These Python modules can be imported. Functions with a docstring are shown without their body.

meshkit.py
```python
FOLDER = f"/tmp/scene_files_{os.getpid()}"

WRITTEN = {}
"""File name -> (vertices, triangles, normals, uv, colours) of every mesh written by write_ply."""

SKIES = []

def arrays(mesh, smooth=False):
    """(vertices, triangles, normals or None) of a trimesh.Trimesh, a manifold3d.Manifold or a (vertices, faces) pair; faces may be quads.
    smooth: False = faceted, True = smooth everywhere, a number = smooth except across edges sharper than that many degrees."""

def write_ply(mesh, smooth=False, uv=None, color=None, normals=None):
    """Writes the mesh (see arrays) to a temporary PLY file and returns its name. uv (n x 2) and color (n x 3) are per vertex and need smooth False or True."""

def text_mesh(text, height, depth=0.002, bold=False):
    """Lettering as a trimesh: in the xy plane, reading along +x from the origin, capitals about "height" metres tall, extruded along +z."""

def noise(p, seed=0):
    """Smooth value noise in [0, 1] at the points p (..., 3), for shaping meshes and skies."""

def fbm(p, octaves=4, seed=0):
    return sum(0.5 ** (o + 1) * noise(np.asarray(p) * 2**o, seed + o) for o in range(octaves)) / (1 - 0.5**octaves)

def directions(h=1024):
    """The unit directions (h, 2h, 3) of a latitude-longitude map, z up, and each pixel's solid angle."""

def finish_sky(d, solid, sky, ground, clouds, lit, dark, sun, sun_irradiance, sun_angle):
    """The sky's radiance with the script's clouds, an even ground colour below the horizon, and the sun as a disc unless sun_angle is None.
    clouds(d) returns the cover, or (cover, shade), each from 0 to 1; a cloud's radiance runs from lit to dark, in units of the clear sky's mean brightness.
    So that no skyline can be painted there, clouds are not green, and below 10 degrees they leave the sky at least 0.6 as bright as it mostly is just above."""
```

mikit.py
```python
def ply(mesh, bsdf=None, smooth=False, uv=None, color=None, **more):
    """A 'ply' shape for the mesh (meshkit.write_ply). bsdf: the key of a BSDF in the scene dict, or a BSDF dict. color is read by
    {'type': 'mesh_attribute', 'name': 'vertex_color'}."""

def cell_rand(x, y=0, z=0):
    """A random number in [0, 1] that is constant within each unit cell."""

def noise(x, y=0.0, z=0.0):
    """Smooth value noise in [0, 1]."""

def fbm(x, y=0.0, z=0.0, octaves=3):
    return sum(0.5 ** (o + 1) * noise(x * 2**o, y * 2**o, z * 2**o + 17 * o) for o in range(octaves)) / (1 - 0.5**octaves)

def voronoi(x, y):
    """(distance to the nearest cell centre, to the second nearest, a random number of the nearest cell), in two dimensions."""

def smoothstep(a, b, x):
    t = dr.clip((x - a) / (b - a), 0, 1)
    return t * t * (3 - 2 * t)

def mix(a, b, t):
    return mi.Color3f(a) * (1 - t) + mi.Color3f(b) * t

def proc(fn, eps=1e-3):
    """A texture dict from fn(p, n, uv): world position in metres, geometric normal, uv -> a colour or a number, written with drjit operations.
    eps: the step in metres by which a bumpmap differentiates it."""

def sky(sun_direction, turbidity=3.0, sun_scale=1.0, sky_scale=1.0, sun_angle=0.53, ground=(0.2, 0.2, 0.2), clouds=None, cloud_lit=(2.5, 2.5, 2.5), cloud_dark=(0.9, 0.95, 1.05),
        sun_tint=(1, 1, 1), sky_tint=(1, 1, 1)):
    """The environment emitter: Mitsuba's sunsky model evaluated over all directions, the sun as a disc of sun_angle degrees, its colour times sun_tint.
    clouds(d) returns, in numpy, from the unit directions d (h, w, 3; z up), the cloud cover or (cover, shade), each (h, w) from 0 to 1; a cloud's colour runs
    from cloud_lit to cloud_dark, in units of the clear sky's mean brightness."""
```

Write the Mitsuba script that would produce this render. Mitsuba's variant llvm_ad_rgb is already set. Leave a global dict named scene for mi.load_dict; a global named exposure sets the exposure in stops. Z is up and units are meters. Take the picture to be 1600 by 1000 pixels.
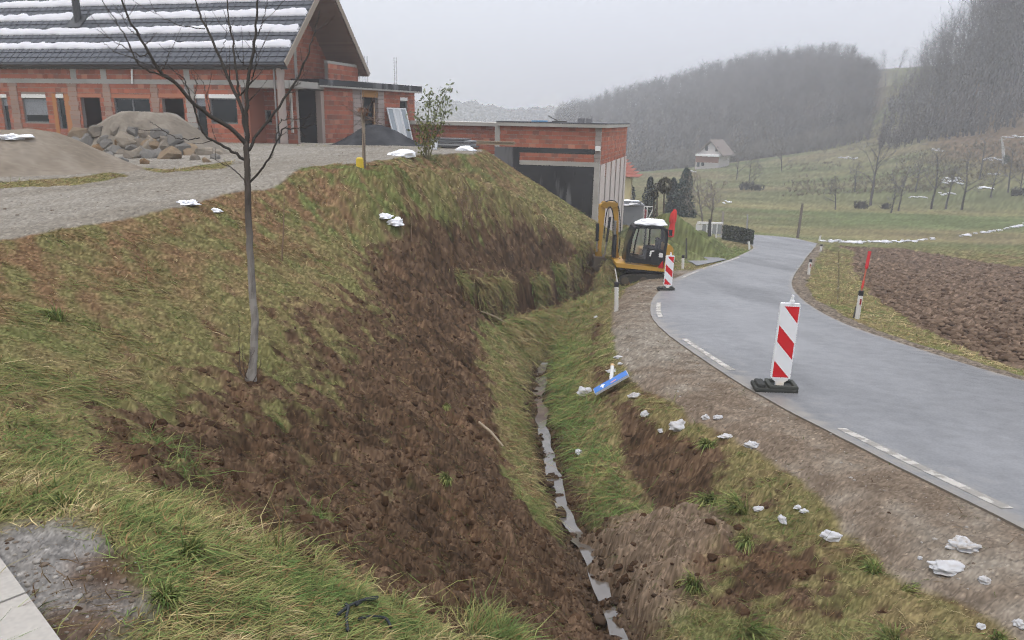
import math, random
import numpy as np, trimesh, shapely
from scipy.interpolate import LinearNDInterpolator
from scipy.ndimage import gaussian_filter, map_coordinates
import drjit as dr
import mitsuba as mi
import mikit, meshkit
from mikit import noise as tnoise, fbm as tfbm, smoothstep as tstep, mix as tmix

scene, labels = {'type': 'scene'}, {}

# ------------------------------------------------------------------ camera, sky, exposure
E = 1.6
FP = 1150.0                                   # focal length in pixels of the 1600 x 1000 photograph
PITCH, ROLL = math.radians(15.3), math.radians(1.2)
CF = np.array([0, math.cos(PITCH), -math.sin(PITCH)])
_u = np.array([0, math.sin(PITCH), math.cos(PITCH)]); _r = np.array([1.0, 0, 0])
CR = _r * math.cos(ROLL) + _u * math.sin(ROLL)
CU = _u * math.cos(ROLL) - _r * math.sin(ROLL)
EYE = np.array([0, 0, E])
exposure = 2.75
HAZE = 0.0016
scene['camera'] = {'type': 'perspective', 'fov': 2 * math.degrees(math.atan(800 / FP)), 'fov_axis': 'x', 'near_clip': 0.05, 'far_clip': 6000.0,
                   'to_world': mi.ScalarTransform4f().look_at(origin=EYE.tolist(), target=(EYE + CF).tolist(), up=CU.tolist()),
                   'medium': {'type': 'ref', 'id': 'haze_air'}}
def overcast(d):
    el = np.clip(d[..., 2], 0, 1)
    n = meshkit.fbm(d * np.array([3, 3, 9.0]) + 5, 3, 4)
    return np.ones(el.shape), np.clip(1 - el ** 0.8 + 0.25 * (n - 0.5), 0, 1)
scene['sky'] = mikit.sky((-0.25, -0.35, 0.9), turbidity=4, sun_scale=0.12, sun_angle=16, clouds=overcast,
                         cloud_lit=(2.02, 2.12, 2.36), cloud_dark=(1.17, 1.23, 1.39), ground=(0.15, 0.14, 0.12))
scene['haze_air'] = {'type': 'homogeneous', 'albedo': {'type': 'rgb', 'value': [0.905, 0.925, 0.965]}, 'sigma_t': HAZE}

# ------------------------------------------------------------------ helpers
def ray(x, y): return CF + (x - 800) / FP * CR + (500 - y) / FP * CU
def at(x, y, t): return EYE + ray(x, y) * t                          # point at depth t metres
def onz(x, y, z): d = ray(x, y); return EYE + d * ((z - E) / d[2])   # point at height z
_T = np.geomspace(1.5, 400, 6000)
def onf(x, y, f):                                                   # point where the line of sight meets the ground f
    p = EYE + _T[:, None] * ray(x, y)
    i = np.argmax(p[:, 2] < f(p[:, 0], p[:, 1]))
    return p[i]
def depth(p): return float((np.asarray(p) - EYE) @ CF)
RNG = np.random.default_rng(7)
used = {}
def numbered(name):
    if name not in used:
        used[name] = 0
        return name
    used[name] += 1
    return f'{name}_{used[name]:03d}'
def lab(key, label=None, cat=None, group=None, kind=None):
    d = labels.setdefault(key, {})
    for k, v in (('label', label), ('category', cat), ('group', group), ('kind', kind)):
        if v: d[k] = v
    return key
def thing(name, label, cat, group=None): return lab(numbered(name), label, cat, group)

class MB:
    """Collects coloured shapes into one mesh."""
    def __init__(s): s.v, s.f, s.c, s.n = [], [], [], 0
    def add(s, v, f, c):
        v = np.asarray(v, float); f = np.asarray(f, int)
        if f.shape[1] == 4: f = np.vstack([f[:, [0, 1, 2]], f[:, [0, 2, 3]]])
        s.v.append(v); s.f.append(f + s.n); s.n += len(v)
        c = np.asarray(c, float)
        s.c.append(np.tile(c, (len(v), 1)) if c.ndim == 1 else c)
        return s
    def mesh(s, m, c): return s.add(m.vertices, m.faces, c)
    def obox(s, o, a, b, c3, col):
        o, a, b, c3 = map(np.asarray, (o, a, b, c3))
        if np.dot(np.cross(a, b), c3) < 0: a, b = b, a
        v = [o, o + a, o + a + b, o + b, o + c3, o + a + c3, o + a + b + c3, o + b + c3]
        return s.add(v, [[0, 3, 2, 1], [4, 5, 6, 7], [0, 1, 5, 4], [1, 2, 6, 5], [2, 3, 7, 6], [3, 0, 4, 7]], col)
    def box(s, lo, hi, col):
        lo, hi = np.minimum(lo, hi), np.maximum(lo, hi); d = hi - lo
        return s.obox(lo, [d[0], 0, 0], [0, d[1], 0], [0, 0, d[2]], col)
    def tube(s, pts, r, col, n=6, cap=True):
        p = np.asarray(pts, float); r = np.broadcast_to(np.asarray(r, float), (len(p),))
        t = np.gradient(p, axis=0); t /= np.linalg.norm(t, axis=1, keepdims=True) + 1e-12
        ref = np.array([0, 0, 1.0]) if abs(t[:, 2]).mean() < 0.8 else np.array([1.0, 0, 0])
        a = np.cross(t, ref); a /= np.linalg.norm(a, axis=1, keepdims=True) + 1e-12
        b = np.cross(t, a); ang = np.arange(n) * 2 * np.pi / n
        v = p[:, None] + r[:, None, None] * (np.cos(ang)[None, :, None] * a[:, None] + np.sin(ang)[None, :, None] * b[:, None])
        i, j = np.meshgrid(np.arange(len(p) - 1), np.arange(n), indexing='ij')
        q = np.stack([i * n + j, (i + 1) * n + j, (i + 1) * n + (j + 1) % n, i * n + (j + 1) % n], -1).reshape(-1, 4)
        v = v.reshape(-1, 3); f = np.vstack([q[:, [0, 1, 2]], q[:, [0, 2, 3]]])
        if cap:
            k = len(v); v = np.vstack([v, p[0], p[-1]])
            e = np.arange(n); l = (len(p) - 1) * n
            f = np.vstack([f, np.stack([np.full(n, k), e, (e + 1) % n], -1), np.stack([np.full(n, k + 1), l + (e + 1) % n, l + e], -1)])
        return s.add(v, f, col)
    def arrays(s): return np.vstack(s.v), np.vstack(s.f), np.vstack(s.c)
def corner_normals(v, f, smooth):
    """normals per face corner: smooth everywhere (True), or except across edges sharper than that many degrees"""
    nf = np.cross(v[f[:, 1]] - v[f[:, 0]], v[f[:, 2]] - v[f[:, 0]]); un = nf / (np.linalg.norm(nf, axis=1, keepdims=True) + 1e-30)
    if smooth is True:
        N = np.zeros_like(v)
        for k in range(3): np.add.at(N, f[:, k], nf)
        N = N[f].reshape(-1, 3)
    elif smooth is False: N = np.repeat(un, 3, 0)
    else:
        _, w = np.unique(np.round(v, 6), axis=0, return_inverse=True); w = w.ravel()
        byv = {}
        for i, t in enumerate(w[f]):
            for a in t: byv.setdefault(a, []).append(i)
        cs = math.cos(math.radians(smooth)); N = np.zeros((len(f) * 3, 3))
        for i, t in enumerate(w[f]):
            for j, a in enumerate(t): k = np.array(byv[a]); N[3 * i + j] = nf[k[un[k] @ un[i] > cs]].sum(0)
    return N / (np.linalg.norm(N, axis=1, keepdims=True) + 1e-30)
def shape_of(mb, bsdf, smooth=False):
    """small meshes carry one colour per face, packed in their uv, so that the renderer can join them; large ones carry vertex colours"""
    v, f, c = mb.arrays()
    if len(f) > 6000: return mikit.ply((v, f), bsdf, smooth=smooth if smooth in (True, False) else True, color=c)
    cf = np.round(255 * np.sqrt(np.clip(c[f].mean(1), 0, 1)))
    uv = np.repeat(np.stack([cf[:, 0] * 256 + cf[:, 1], cf[:, 2]], -1), 3, 0)
    path = meshkit.write_ply((v[f].reshape(-1, 3), np.arange(len(f) * 3).reshape(-1, 3)), False, uv, None, normals=corner_normals(v, f, smooth))
    return {'type': 'ply', 'filename': path, 'face_normals': False, 'bsdf': {'type': 'ref', 'id': bsdf + '_piece'}}
def put(key, mb, bsdf='matte', smooth=False):
    scene[key] = shape_of(mb, bsdf, smooth)
    return key
def part(owner, name, mb, bsdf='matte', smooth=False): return put(numbered(owner + '__' + name), mb, bsdf, smooth)
def jit(col, a, n=None):
    col = np.asarray(col, float)
    return col * (1 + RNG.uniform(-a, a, (n, 1) if n else 1))
def fbm2(x, y, o=3, s=0): return meshkit.fbm(np.stack([x, y, np.zeros_like(x) + 0.37], -1), o, s)
def no2(x, y, s=0): return meshkit.noise(np.stack([x, y, np.zeros_like(x) + 0.37], -1), s)
def ss(a, b, x): t = np.clip((x - a) / (b - a), 0, 1); return t * t * (3 - 2 * t)
def lerp(a, b, t): return np.asarray(a) * (1 - t[..., None]) + np.asarray(b) * t[..., None]

# ------------------------------------------------------------------ materials (colours come with the meshes)
VC = {'type': 'mesh_attribute', 'name': 'vertex_color'}
def prin(base=VC, rough=0.8, spec=0.3, **k): return {'type': 'twosided', 'bsdf': {'type': 'principled', 'base_color': base, 'roughness': rough, 'specular': spec, **k}}
def unpack(p, n, uv):
    u = dr.floor(uv.x + 0.5); r = dr.floor(u / 256.0); g = u - r * 256.0; b = dr.floor(uv.y + 0.5)
    return mi.Color3f(dr.square(r / 255.0), dr.square(g / 255.0), dr.square(b / 255.0))
PK = mikit.proc(unpack)
scene['matte'] = prin()
scene['earth'] = {'type': 'twosided', 'bsdf': {'type': 'diffuse', 'reflectance': VC}}
scene['plant'] = {'type': 'twosided', 'bsdf': {'type': 'diffuse', 'reflectance': VC}}
scene['satin'] = prin(rough=0.4, spec=0.5)
scene['gloss'] = prin(rough=0.15, spec=0.5)
scene['metal'] = prin(rough=0.35, spec=0.5, metallic=0.8)
scene['snow'] = prin(rough=0.85, spec=0.2)
scene['pane'] = {'type': 'thindielectric'}
def concrete_light(p, n, uv):
    a = tfbm(p.x * 1.7, p.y * 1.7, 0, 4); b = tnoise(p.x * 90, p.y * 90, 1)
    return mi.Color3f(0.40, 0.375, 0.335) * (0.75 + 0.4 * a + 0.14 * b)
scene['concrete_pale'] = {'type': 'twosided', 'bsdf': {'type': 'principled', 'base_color': mikit.proc(concrete_light), 'roughness': 0.8}}
scene['glass'] = prin(rough=0.06, spec=0.6)
def asphalt(p, n, uv):
    a = tfbm(p.x * 0.8, p.y * 0.25, 0, 3); b = tnoise(p.x * 45, p.y * 45, 3); c = tfbm(p.x * 5, p.y * 5, 2, 2)
    track = tstep(0.55, 0.75, tfbm(p.x * 0.6 + 9, p.y * 0.08, 7, 2))
    k = 0.66 + 0.52 * a + 0.15 * (b - 0.5) + 0.24 * (c - 0.5) - 0.16 * track
    dirt = tstep(0.25, 1.0, uv.x + 0.6 * (c - 0.5)) * 0.75
    return tmix(mi.Color3f(0.188, 0.191, 0.198) * k, mi.Color3f(0.25, 0.225, 0.19), dirt)
scene['asphalt'] = {'type': 'twosided', 'bsdf': {'type': 'principled', 'base_color': mikit.proc(asphalt), 'roughness': 0.42, 'specular': 0.5}}
def paint(p, n, uv):
    w = tstep(0.38, 0.62, tfbm(p.x * 9, p.y * 9, 1, 3))
    return tmix(mi.Color3f(0.44, 0.42, 0.38), mi.Color3f(0.25, 0.235, 0.21), w)
scene['road_paint'] = {'type': 'twosided', 'bsdf': {'type': 'principled', 'base_color': mikit.proc(paint), 'roughness': 0.6}}
def concrete(p, n, uv):
    a = tfbm(p.x * 1.3 + p.z, p.y * 1.3, p.z * 1.7, 4); b = tnoise(p.x * 60, p.y * 60, p.z * 60)
    return mi.Color3f(0.36, 0.345, 0.315) * (0.68 + 0.5 * a + 0.14 * b)
scene['concrete'] = {'type': 'twosided', 'bsdf': {'type': 'principled', 'base_color': mikit.proc(concrete), 'roughness': 0.85}}
def tar(p, n, uv):
    a = tfbm(p.x * 2.2 + p.y, p.y * 2.2, p.z * 0.25, 4); b = tfbm(p.x * 0.7, p.y * 0.7, p.z * 0.7, 2)
    s = tstep(0.52, 0.66, a)
    return tmix(mi.Color3f(0.020, 0.021, 0.025) * (0.6 + 0.9 * b), mi.Color3f(0.17, 0.17, 0.175), s * 0.7)
scene['tar'] = {'type': 'twosided', 'bsdf': {'type': 'principled', 'base_color': mikit.proc(tar), 'roughness': 0.45}}
def muddy_water(p, n, uv): return mi.Color3f(0.13, 0.115, 0.10) * (0.7 + 0.6 * tfbm(p.x * 6, p.y * 6, 0, 2))
scene['wet'] = {'type': 'twosided', 'bsdf': {'type': 'principled', 'base_color': mikit.proc(muddy_water), 'roughness': 0.05, 'specular': 1.0}}

for k, a in dict(matte={}, satin=dict(rough=.4), gloss=dict(rough=.15), metal=dict(rough=.35, metallic=.8), snow=dict(rough=.85, spec=.2), glass=dict(rough=.06, spec=.3)).items(): scene[k + '_piece'] = prin(PK, **a)
for k in ('earth', 'plant'): scene[k + '_piece'] = {'type': 'twosided', 'bsdf': {'type': 'diffuse', 'reflectance': PK}}
for k in ('concrete', 'concrete_pale', 'tar', 'pane'): scene[k + '_piece'] = scene[k]

# ------------------------------------------------------------------ the lie of the land
_yy = np.linspace(-60, 2500, 25601)
_sl = np.interp(_yy, [40, 80, 100, 130], [.122, .06, .02, 0.0])
_zz = E - 2.8 - np.concatenate([[0], np.cumsum(_sl[:-1] * .1)]); _zz -= np.interp(0, _yy, _zz) - (E - 2.8)
def zroad(y): return np.interp(y, _yy, _zz)
RD = lambda x, y: zroad(y)
def trace(px, f): return np.array([onf(a, b, f) for a, b in px])
ROAD_L = trace([(1575, 812), (1500, 780), (1450, 755), (1375, 717), (1300, 677), (1225, 640), (1150, 598), (1095, 560), (1040, 522), (1017, 497), (1015, 482), (1020, 465), (1030, 455), (1050, 437), (1087, 422), (1125, 410), (1150, 402), (1178, 388)], RD)
ROAD_R = trace([(1600, 595), (1550, 583), (1500, 568), (1450, 550), (1400, 535), (1340, 515), (1300, 498), (1275, 484), (1255, 470), (1240, 455), (1236, 442), (1242, 428), (1260, 402), (1272, 388)], RD)
def ext(P, before, after): return np.vstack([before, P[:, :2], after])
RL2 = ext(ROAD_L, [[5.9, -6], [5.4, 0], [5.0, 4]], [[20.6, 63.5], [20.4, 67.5], [17, 70.5], [10, 73], [-10, 78]])
RR2 = ext(ROAD_R, [[11.6, -6], [10.6, 0], [9.9, 6], [9.4, 9.5]], [[27.4, 66], [28.3, 70.5], [26.5, 74.5], [20, 78], [11, 80], [-10, 85]])
ROAD_POLY = shapely.Polygon(np.vstack([RL2, RR2[::-1]]))
mono = lambda P, n: P[:n]
def xl(P, y):                                                       # x of a line at y (lines run away from the camera)
    o = np.argsort(P[:, 1]); return np.interp(y, P[o, 1], P[o, 0])
DITCH = ext(trace([(985, 1000), (960, 940), (925, 870), (880, 770), (855, 690), (842, 620), (848, 570), (868, 525)], lambda x, y: zroad(y) - 1.0), [[1.7, -6], [1.45, 2]], [[2.1, 25.5], [4.3, 33], [7, 40]])
VERGE = ext(trace([(1560, 960), (1450, 900), (1350, 830), (1260, 760), (1180, 700), (1080, 650), (1000, 600), (955, 540), (960, 480), (975, 450)], lambda x, y: zroad(y) - .12), [[4.6, -6], [4.2, 0]], [[6.2, 34], [9.0, 40]])
FIELD = ext(trace([(1600, 575), (1560, 560), (1480, 530), (1420, 500), (1375, 470), (1345, 440), (1330, 410)], lambda x, y: zroad(y) - .3), [[14, -6], [12, 8]], [[29, 62]])
TRENCH = np.array([[-.95, 17.6], [-.72, 18.9], [.2, 22.3], [1.65, 27.2], [4.1, 34.5]])
YARD = ext(np.array([onz(*q, .1) for q in [(0, 372), (120, 352), (250, 325), (350, 300), (450, 282), (560, 258), (640, 242), (740, 238)]]), [[-7.2, -6], [-6.6, 3]], [[-1.5, 38]])
CP = []
def cline(P, z, step):
    P = np.asarray(P, float); d = np.concatenate([[0], np.cumsum(np.linalg.norm(np.diff(P[:, :2], axis=0), axis=1))])
    s = np.linspace(0, d[-1], max(2, int(d[-1] / step)))
    x, y = np.interp(s, d, P[:, 0]), np.interp(s, d, P[:, 1])
    zz = z(x, y) if callable(z) else np.interp(s, d, z) if np.ndim(z) else np.full(len(s), z)
    CP.append(np.stack([x, y, zz], -1))
ys = np.linspace(-6, 40, 80)
cline(YARD, 0.1, .7)
for dx in (1.5, 6, 15, 40): cline(np.stack([xl(YARD, ys) - dx, ys], -1), 0.1, 3)
cline([[-2, 39], [-20, 40], [-60, 42]], 0.1, 4)
cline([[-60, 70], [-8, 70]], 0.1, 5)
yb = np.linspace(6, 34, 60)
xd = xl(DITCH, yb); xy_ = xl(YARD, yb); zd = zroad(yb) - 1.0
cline(np.stack([xy_ + .55 * (xd - .8 - xy_), yb], -1), lambda x, y: .1 + .47 * (zroad(y) - .45 - .1), .7)
yd = np.linspace(-6, 31, 80); xd = xl(DITCH, yd)
dl = lambda x, y: zroad(np.maximum(y, 3)) - 1.05
cline(np.stack([xd, yd], -1), dl, .4); cline(np.stack([xd - .22, yd], -1), dl, .4); cline(np.stack([xd + .2, yd], -1), dl, .4)
yn = np.linspace(3.5, 31, 60)
cline(np.stack([xl(DITCH, yn) - .85, yn], -1), lambda x, y: zroad(y) - .42, .5)
cline(VERGE, lambda x, y: zroad(y) - .14, .6)
for dx in (-.9, -.3, .25): cline(np.stack([xl(RL2[:-4], np.linspace(-6, 62, 90)) + dx, np.linspace(-6, 62, 90)], -1), lambda x, y: zroad(y) - .012, .8)
for dx in (-.25, .35, 1.0): cline(np.stack([xl(RR2[:-4], np.linspace(-6, 72, 90)) + dx, np.linspace(-6, 72, 90)], -1), lambda x, y: zroad(y) - (.012 if dx < 1 else .12), .8)
cline(RL2[-6:], lambda x, y: zroad(y) - .04, 2); cline(RR2[-6:], lambda x, y: zroad(y) - .04, 2)
cline(FIELD, lambda x, y: zroad(y) - .38, 1.2)
for dx in (4, 12, 30, 60): cline(np.stack([xl(FIELD, np.linspace(-6, 62, 30)) + dx, np.linspace(-6, 62, 30)], -1), lambda x, y: zroad(y) - .4 - .004 * dx, 3)
# by the camera
for p in [(-1.9, 2.4, -.06), (-1.2, 1.4, -.06), (-2.4, 3.4, -.12), (-3.9, 5.2, -.25), (-1.5, 2.9, -.12), (-.9, 2.2, -.25), (0, 0, -.12), (-1, -6, -.1), (.4, 1.2, -.6), (-.35, 3.2, -1.05), (-2.9, 5.3, -.75), (-1.3, 4.1, -.95), (-5, 5, .0), (0.2, 4.2, -1.75), (-5.2, 7.2, -.1)]: CP.append(np.array([p]))
# left of the far road, the side road, valley and hills
SIDE_A = trace([(1136, 406), (1090, 397), (1044, 387), (1005, 381)], RD)[:, :2]
SIDE_B = trace([(1088, 416), (1072, 408), (1050, 402), (1010, 397)], RD)[:, :2]
cline(SIDE_A, RD, 1.5); cline(SIDE_B, RD, 1.5)
for q in [(985, 350, 60), (1100, 368, 65), (1160, 380, 62), (1140, 402, 47), (1190, 372, 78), (1120, 355, 90), (1000, 300, 92), (1060, 330, 100)]: CP.append(at(*q)[None])
for q in [(1045, 327, 50.5), (1030, 330, 51), (1062, 332, 50.5), (1085, 346, 50), (1108, 366, 49.5), (1138, 394, 49), (1012, 345, 52), (1048, 370, 46.5), (1085, 388, 46), (1030, 372, 46), (1060, 330, 53), (1090, 350, 54)]: CP.append(at(*q)[None])
for p in [(4, 48, -7.0), (7, 56, -7.0), (0, 52, -6.5), (-4, 48, -3), (0, 70, -6), (9, 42, -6.4)]: CP.append(np.array([p], float))
for q in [(1300, 330, 105), (1400, 325, 112), (1500, 325, 112), (1600, 330, 110)]: p = at(*q); CP.append(np.array([[p[0], p[1], -10.3]]))
for q in [(1280, 378), (1500, 372), (1400, 350), (1600, 352)]: CP.append(onz(*q, -9.7)[None])
for q in [(1450, 215, 170), (1380, 220, 200), (1300, 250, 170), (1230, 262, 170), (1200, 290, 140), (1590, 212, 150), (1590, 250, 130), (1590, 290, 118), (1115, 262, 182), (1345, 138, 260), (1420, 122, 250), (1500, 100, 228), (1600, 60, 215), (1700, 30, 205), (1700, 200, 150), (1000, 270, 240), (1080, 262, 220), (1180, 255, 230), (1300, 210, 240), (1100, 300, 130), (1150, 320, 110), (1300, 290, 130), (1400, 290, 125), (1500, 280, 125)]: CP.append(at(*q)[None])
CREST = [(780, 200, 700), (870, 180, 600), (900, 172, 520), (950, 158, 470), (1000, 133, 440), (1050, 122, 420), (1100, 108, 400), (1150, 85, 385), (1200, 72, 370), (1250, 62, 360), (1290, 52, 350), (1330, 64, 340), (1352, 95, 320), (1365, 130, 300)]
for q in CREST:
    p = at(*q); p[2] -= 11; CP.append(p[None]); CP.append((p + [p[0] * .35, p[1] * .35, -25])[None])
for q in [(500, 150, 900), (720, 149, 830), (800, 164, 810), (870, 156, 780), (915, 168, 760)]:
    p = at(*q); p[2] -= 12; CP.append(p[None]); CP.append((p * [1, .72, 0] + [0, 0, -12])[None])
for p in [(-300, 100, 0), (-300, 400, -5), (-60, 250, -8), (20, 160, -10), (-20, 420, -14), (300, 60, 2), (300, 150, 30), (300, 300, 40), (150, 20, -4), (150, 80, -4), (110, 100, -6), (-900, 1500, 0), (900, 1500, 0), (-900, -100, 0), (900, -100, 0), (-60, -60, .1), (60, -60, 3.0), (12, -30, 1.0), (500, 600, 20), (300, 900, 10), (0, 1500, 0)]: CP.append(np.array([p], float))
CP = np.vstack(CP)
_, keep = np.unique(np.round(CP[:, :2] / .03), axis=0, return_index=True)
TIN = LinearNDInterpolator(CP[keep, :2], CP[keep, 2])
NX, NY, ND = (-28, 36), (-6, 74), 0.1
gx, gy = np.arange(NX[0], NX[1] + ND, ND), np.arange(NY[0], NY[1] + ND, ND)
GX, GY = np.meshgrid(gx, gy)
G = gaussian_filter(TIN(GX, GY), 2.2)
def grid(A, x, y, x0=NX[0], y0=NY[0], d=ND): return map_coordinates(A, [(np.asarray(y, float) - y0) / d, (np.asarray(x, float) - x0) / d], order=1, mode='nearest')
fx, fy = np.arange(-920, 921, 4.0), np.arange(-100, 1501, 4.0)
FXg, FYg = np.meshgrid(fx, fy)
FG = gaussian_filter(np.nan_to_num(TIN(FXg, FYg)), 1.4)
def seg_dist(P, X, Y):
    best, tt = np.full(X.shape, 1e9), np.zeros(X.shape); L = 0
    for a, b in zip(P[:-1], P[1:]):
        ab = b - a; l = np.linalg.norm(ab); t = np.clip(((X - a[0]) * ab[0] + (Y - a[1]) * ab[1]) / l ** 2, 0, 1)
        d = np.hypot(X - a[0] - t * ab[0], Y - a[1] - t * ab[1]); m = d < best
        best[m] = d[m]; tt[m] = L + t[m] * l; L += l
    return best, tt, L
# the fresh trench, the heap thrown up on the bank, the grass hump between trench and old ditch
rag = fbm2(GX * 1.1, GY * 1.1, 3, 3) - .5
td, ts, TL = seg_dist(TRENCH, GX, GY)
HEAP = np.array([[-3.9, 15.6], [-3.3, 19.5], [-2.3, 23.5], [-.7, 28.5], [1.4, 32.5]])
hd, hs, HL = seg_dist(HEAP, GX, GY)
left_of = GX < xl(TRENCH, GY) - .4
heap = (1.15 * np.exp(-(hd / 1.25) ** 2) * ss(-.5, 5, hs) * (1 - .5 * ss(HL - 3, HL, hs)) + .3 * np.exp(-(hd / 2.4) ** 2) * ss(0, 4, hs)) * ss(14, 17.5, GY) * (1 - ss(32.5, 34.5, GY))
G = G + heap * (1 + .9 * rag)
HUMP = np.array([[.35, 19.0], [1.2, 22.5], [2.6, 27.0], [4.3, 31.5]])
ud, us, UL = seg_dist(HUMP, GX, GY)
G += .32 * np.exp(-(ud / .55) ** 2) * ss(-.6, 1.5, us) * (1 - ss(UL - 1, UL + .3, us)) * (1 + .8 * rag)
CUT = ss(.5, .3, td + .3 * rag) * ss(.1, 1.2, ts) * (1 - ss(TL - .5, TL, ts))
G -= .75 * CUT
dd_ = GX - xl(DITCH, GY)
notch = np.exp(-(np.abs(dd_ + .22 * (fbm2(GY * .8, GY * 0, 3, 12) - .5)) / .24) ** 4) * (1 - ss(18.3, 20, GY))
G -= .16 * notch
# slumped mud slab and torn turf right of the ditch, near
SLAB = np.array([onf(*q, lambda x, y: grid(G, x, y)) for q in [(905, 860), (990, 812), (1075, 798), (1140, 815), (1145, 860), (1085, 880), (1075, 935), (1050, 985), (985, 985), (945, 920)]])[:, :2]
def soft(poly, sig): return gaussian_filter(shapely.contains_xy(shapely.Polygon(poly), GX, GY).astype(float), sig)
slab = soft(SLAB, 1.2)
G += .16 * slab * (1 + rag)
GAPP = np.array([onf(*q, lambda x, y: grid(G, x, y)) for q in [(935, 690), (1000, 650), (1060, 690), (1100, 740), (1120, 790), (1000, 790), (930, 830), (900, 850), (880, 800), (960, 760)]])[:, :2]
gap = soft(GAPP, 2)
G -= .14 * gap
in_road = shapely.contains_xy(ROAD_POLY.buffer(-.6), GX, GY)
G -= .10 * gaussian_filter(in_road.astype(float), 1.0)
SIDE_POLY = shapely.Polygon(np.vstack([SIDE_A, SIDE_B[::-1]]))
G -= .1 * gaussian_filter(shapely.contains_xy(SIDE_POLY.buffer(-.25), GX, GY).astype(float), 1.0)
def H(x, y):
    if np.ndim(x) == 0: return float(H([x], [y])[0])
    x, y = np.asarray(x, float), np.asarray(y, float)
    w = ss(62, 72, y) + ss(30, 35, x) + ss(-23, -27, x) + ss(-4, -5.8, y)
    far = map_coordinates(FG, [(y + 100) / 4, (x + 920) / 4], order=1, mode='nearest')
    return grid(G, x, y) * (1 - np.clip(w, 0, 1)) + far * np.clip(w, 0, 1)
def ground_px(x, y): return onf(x, y, H)
def gpoly(px): return np.array([ground_px(*q)[:2] for q in px])

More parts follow.
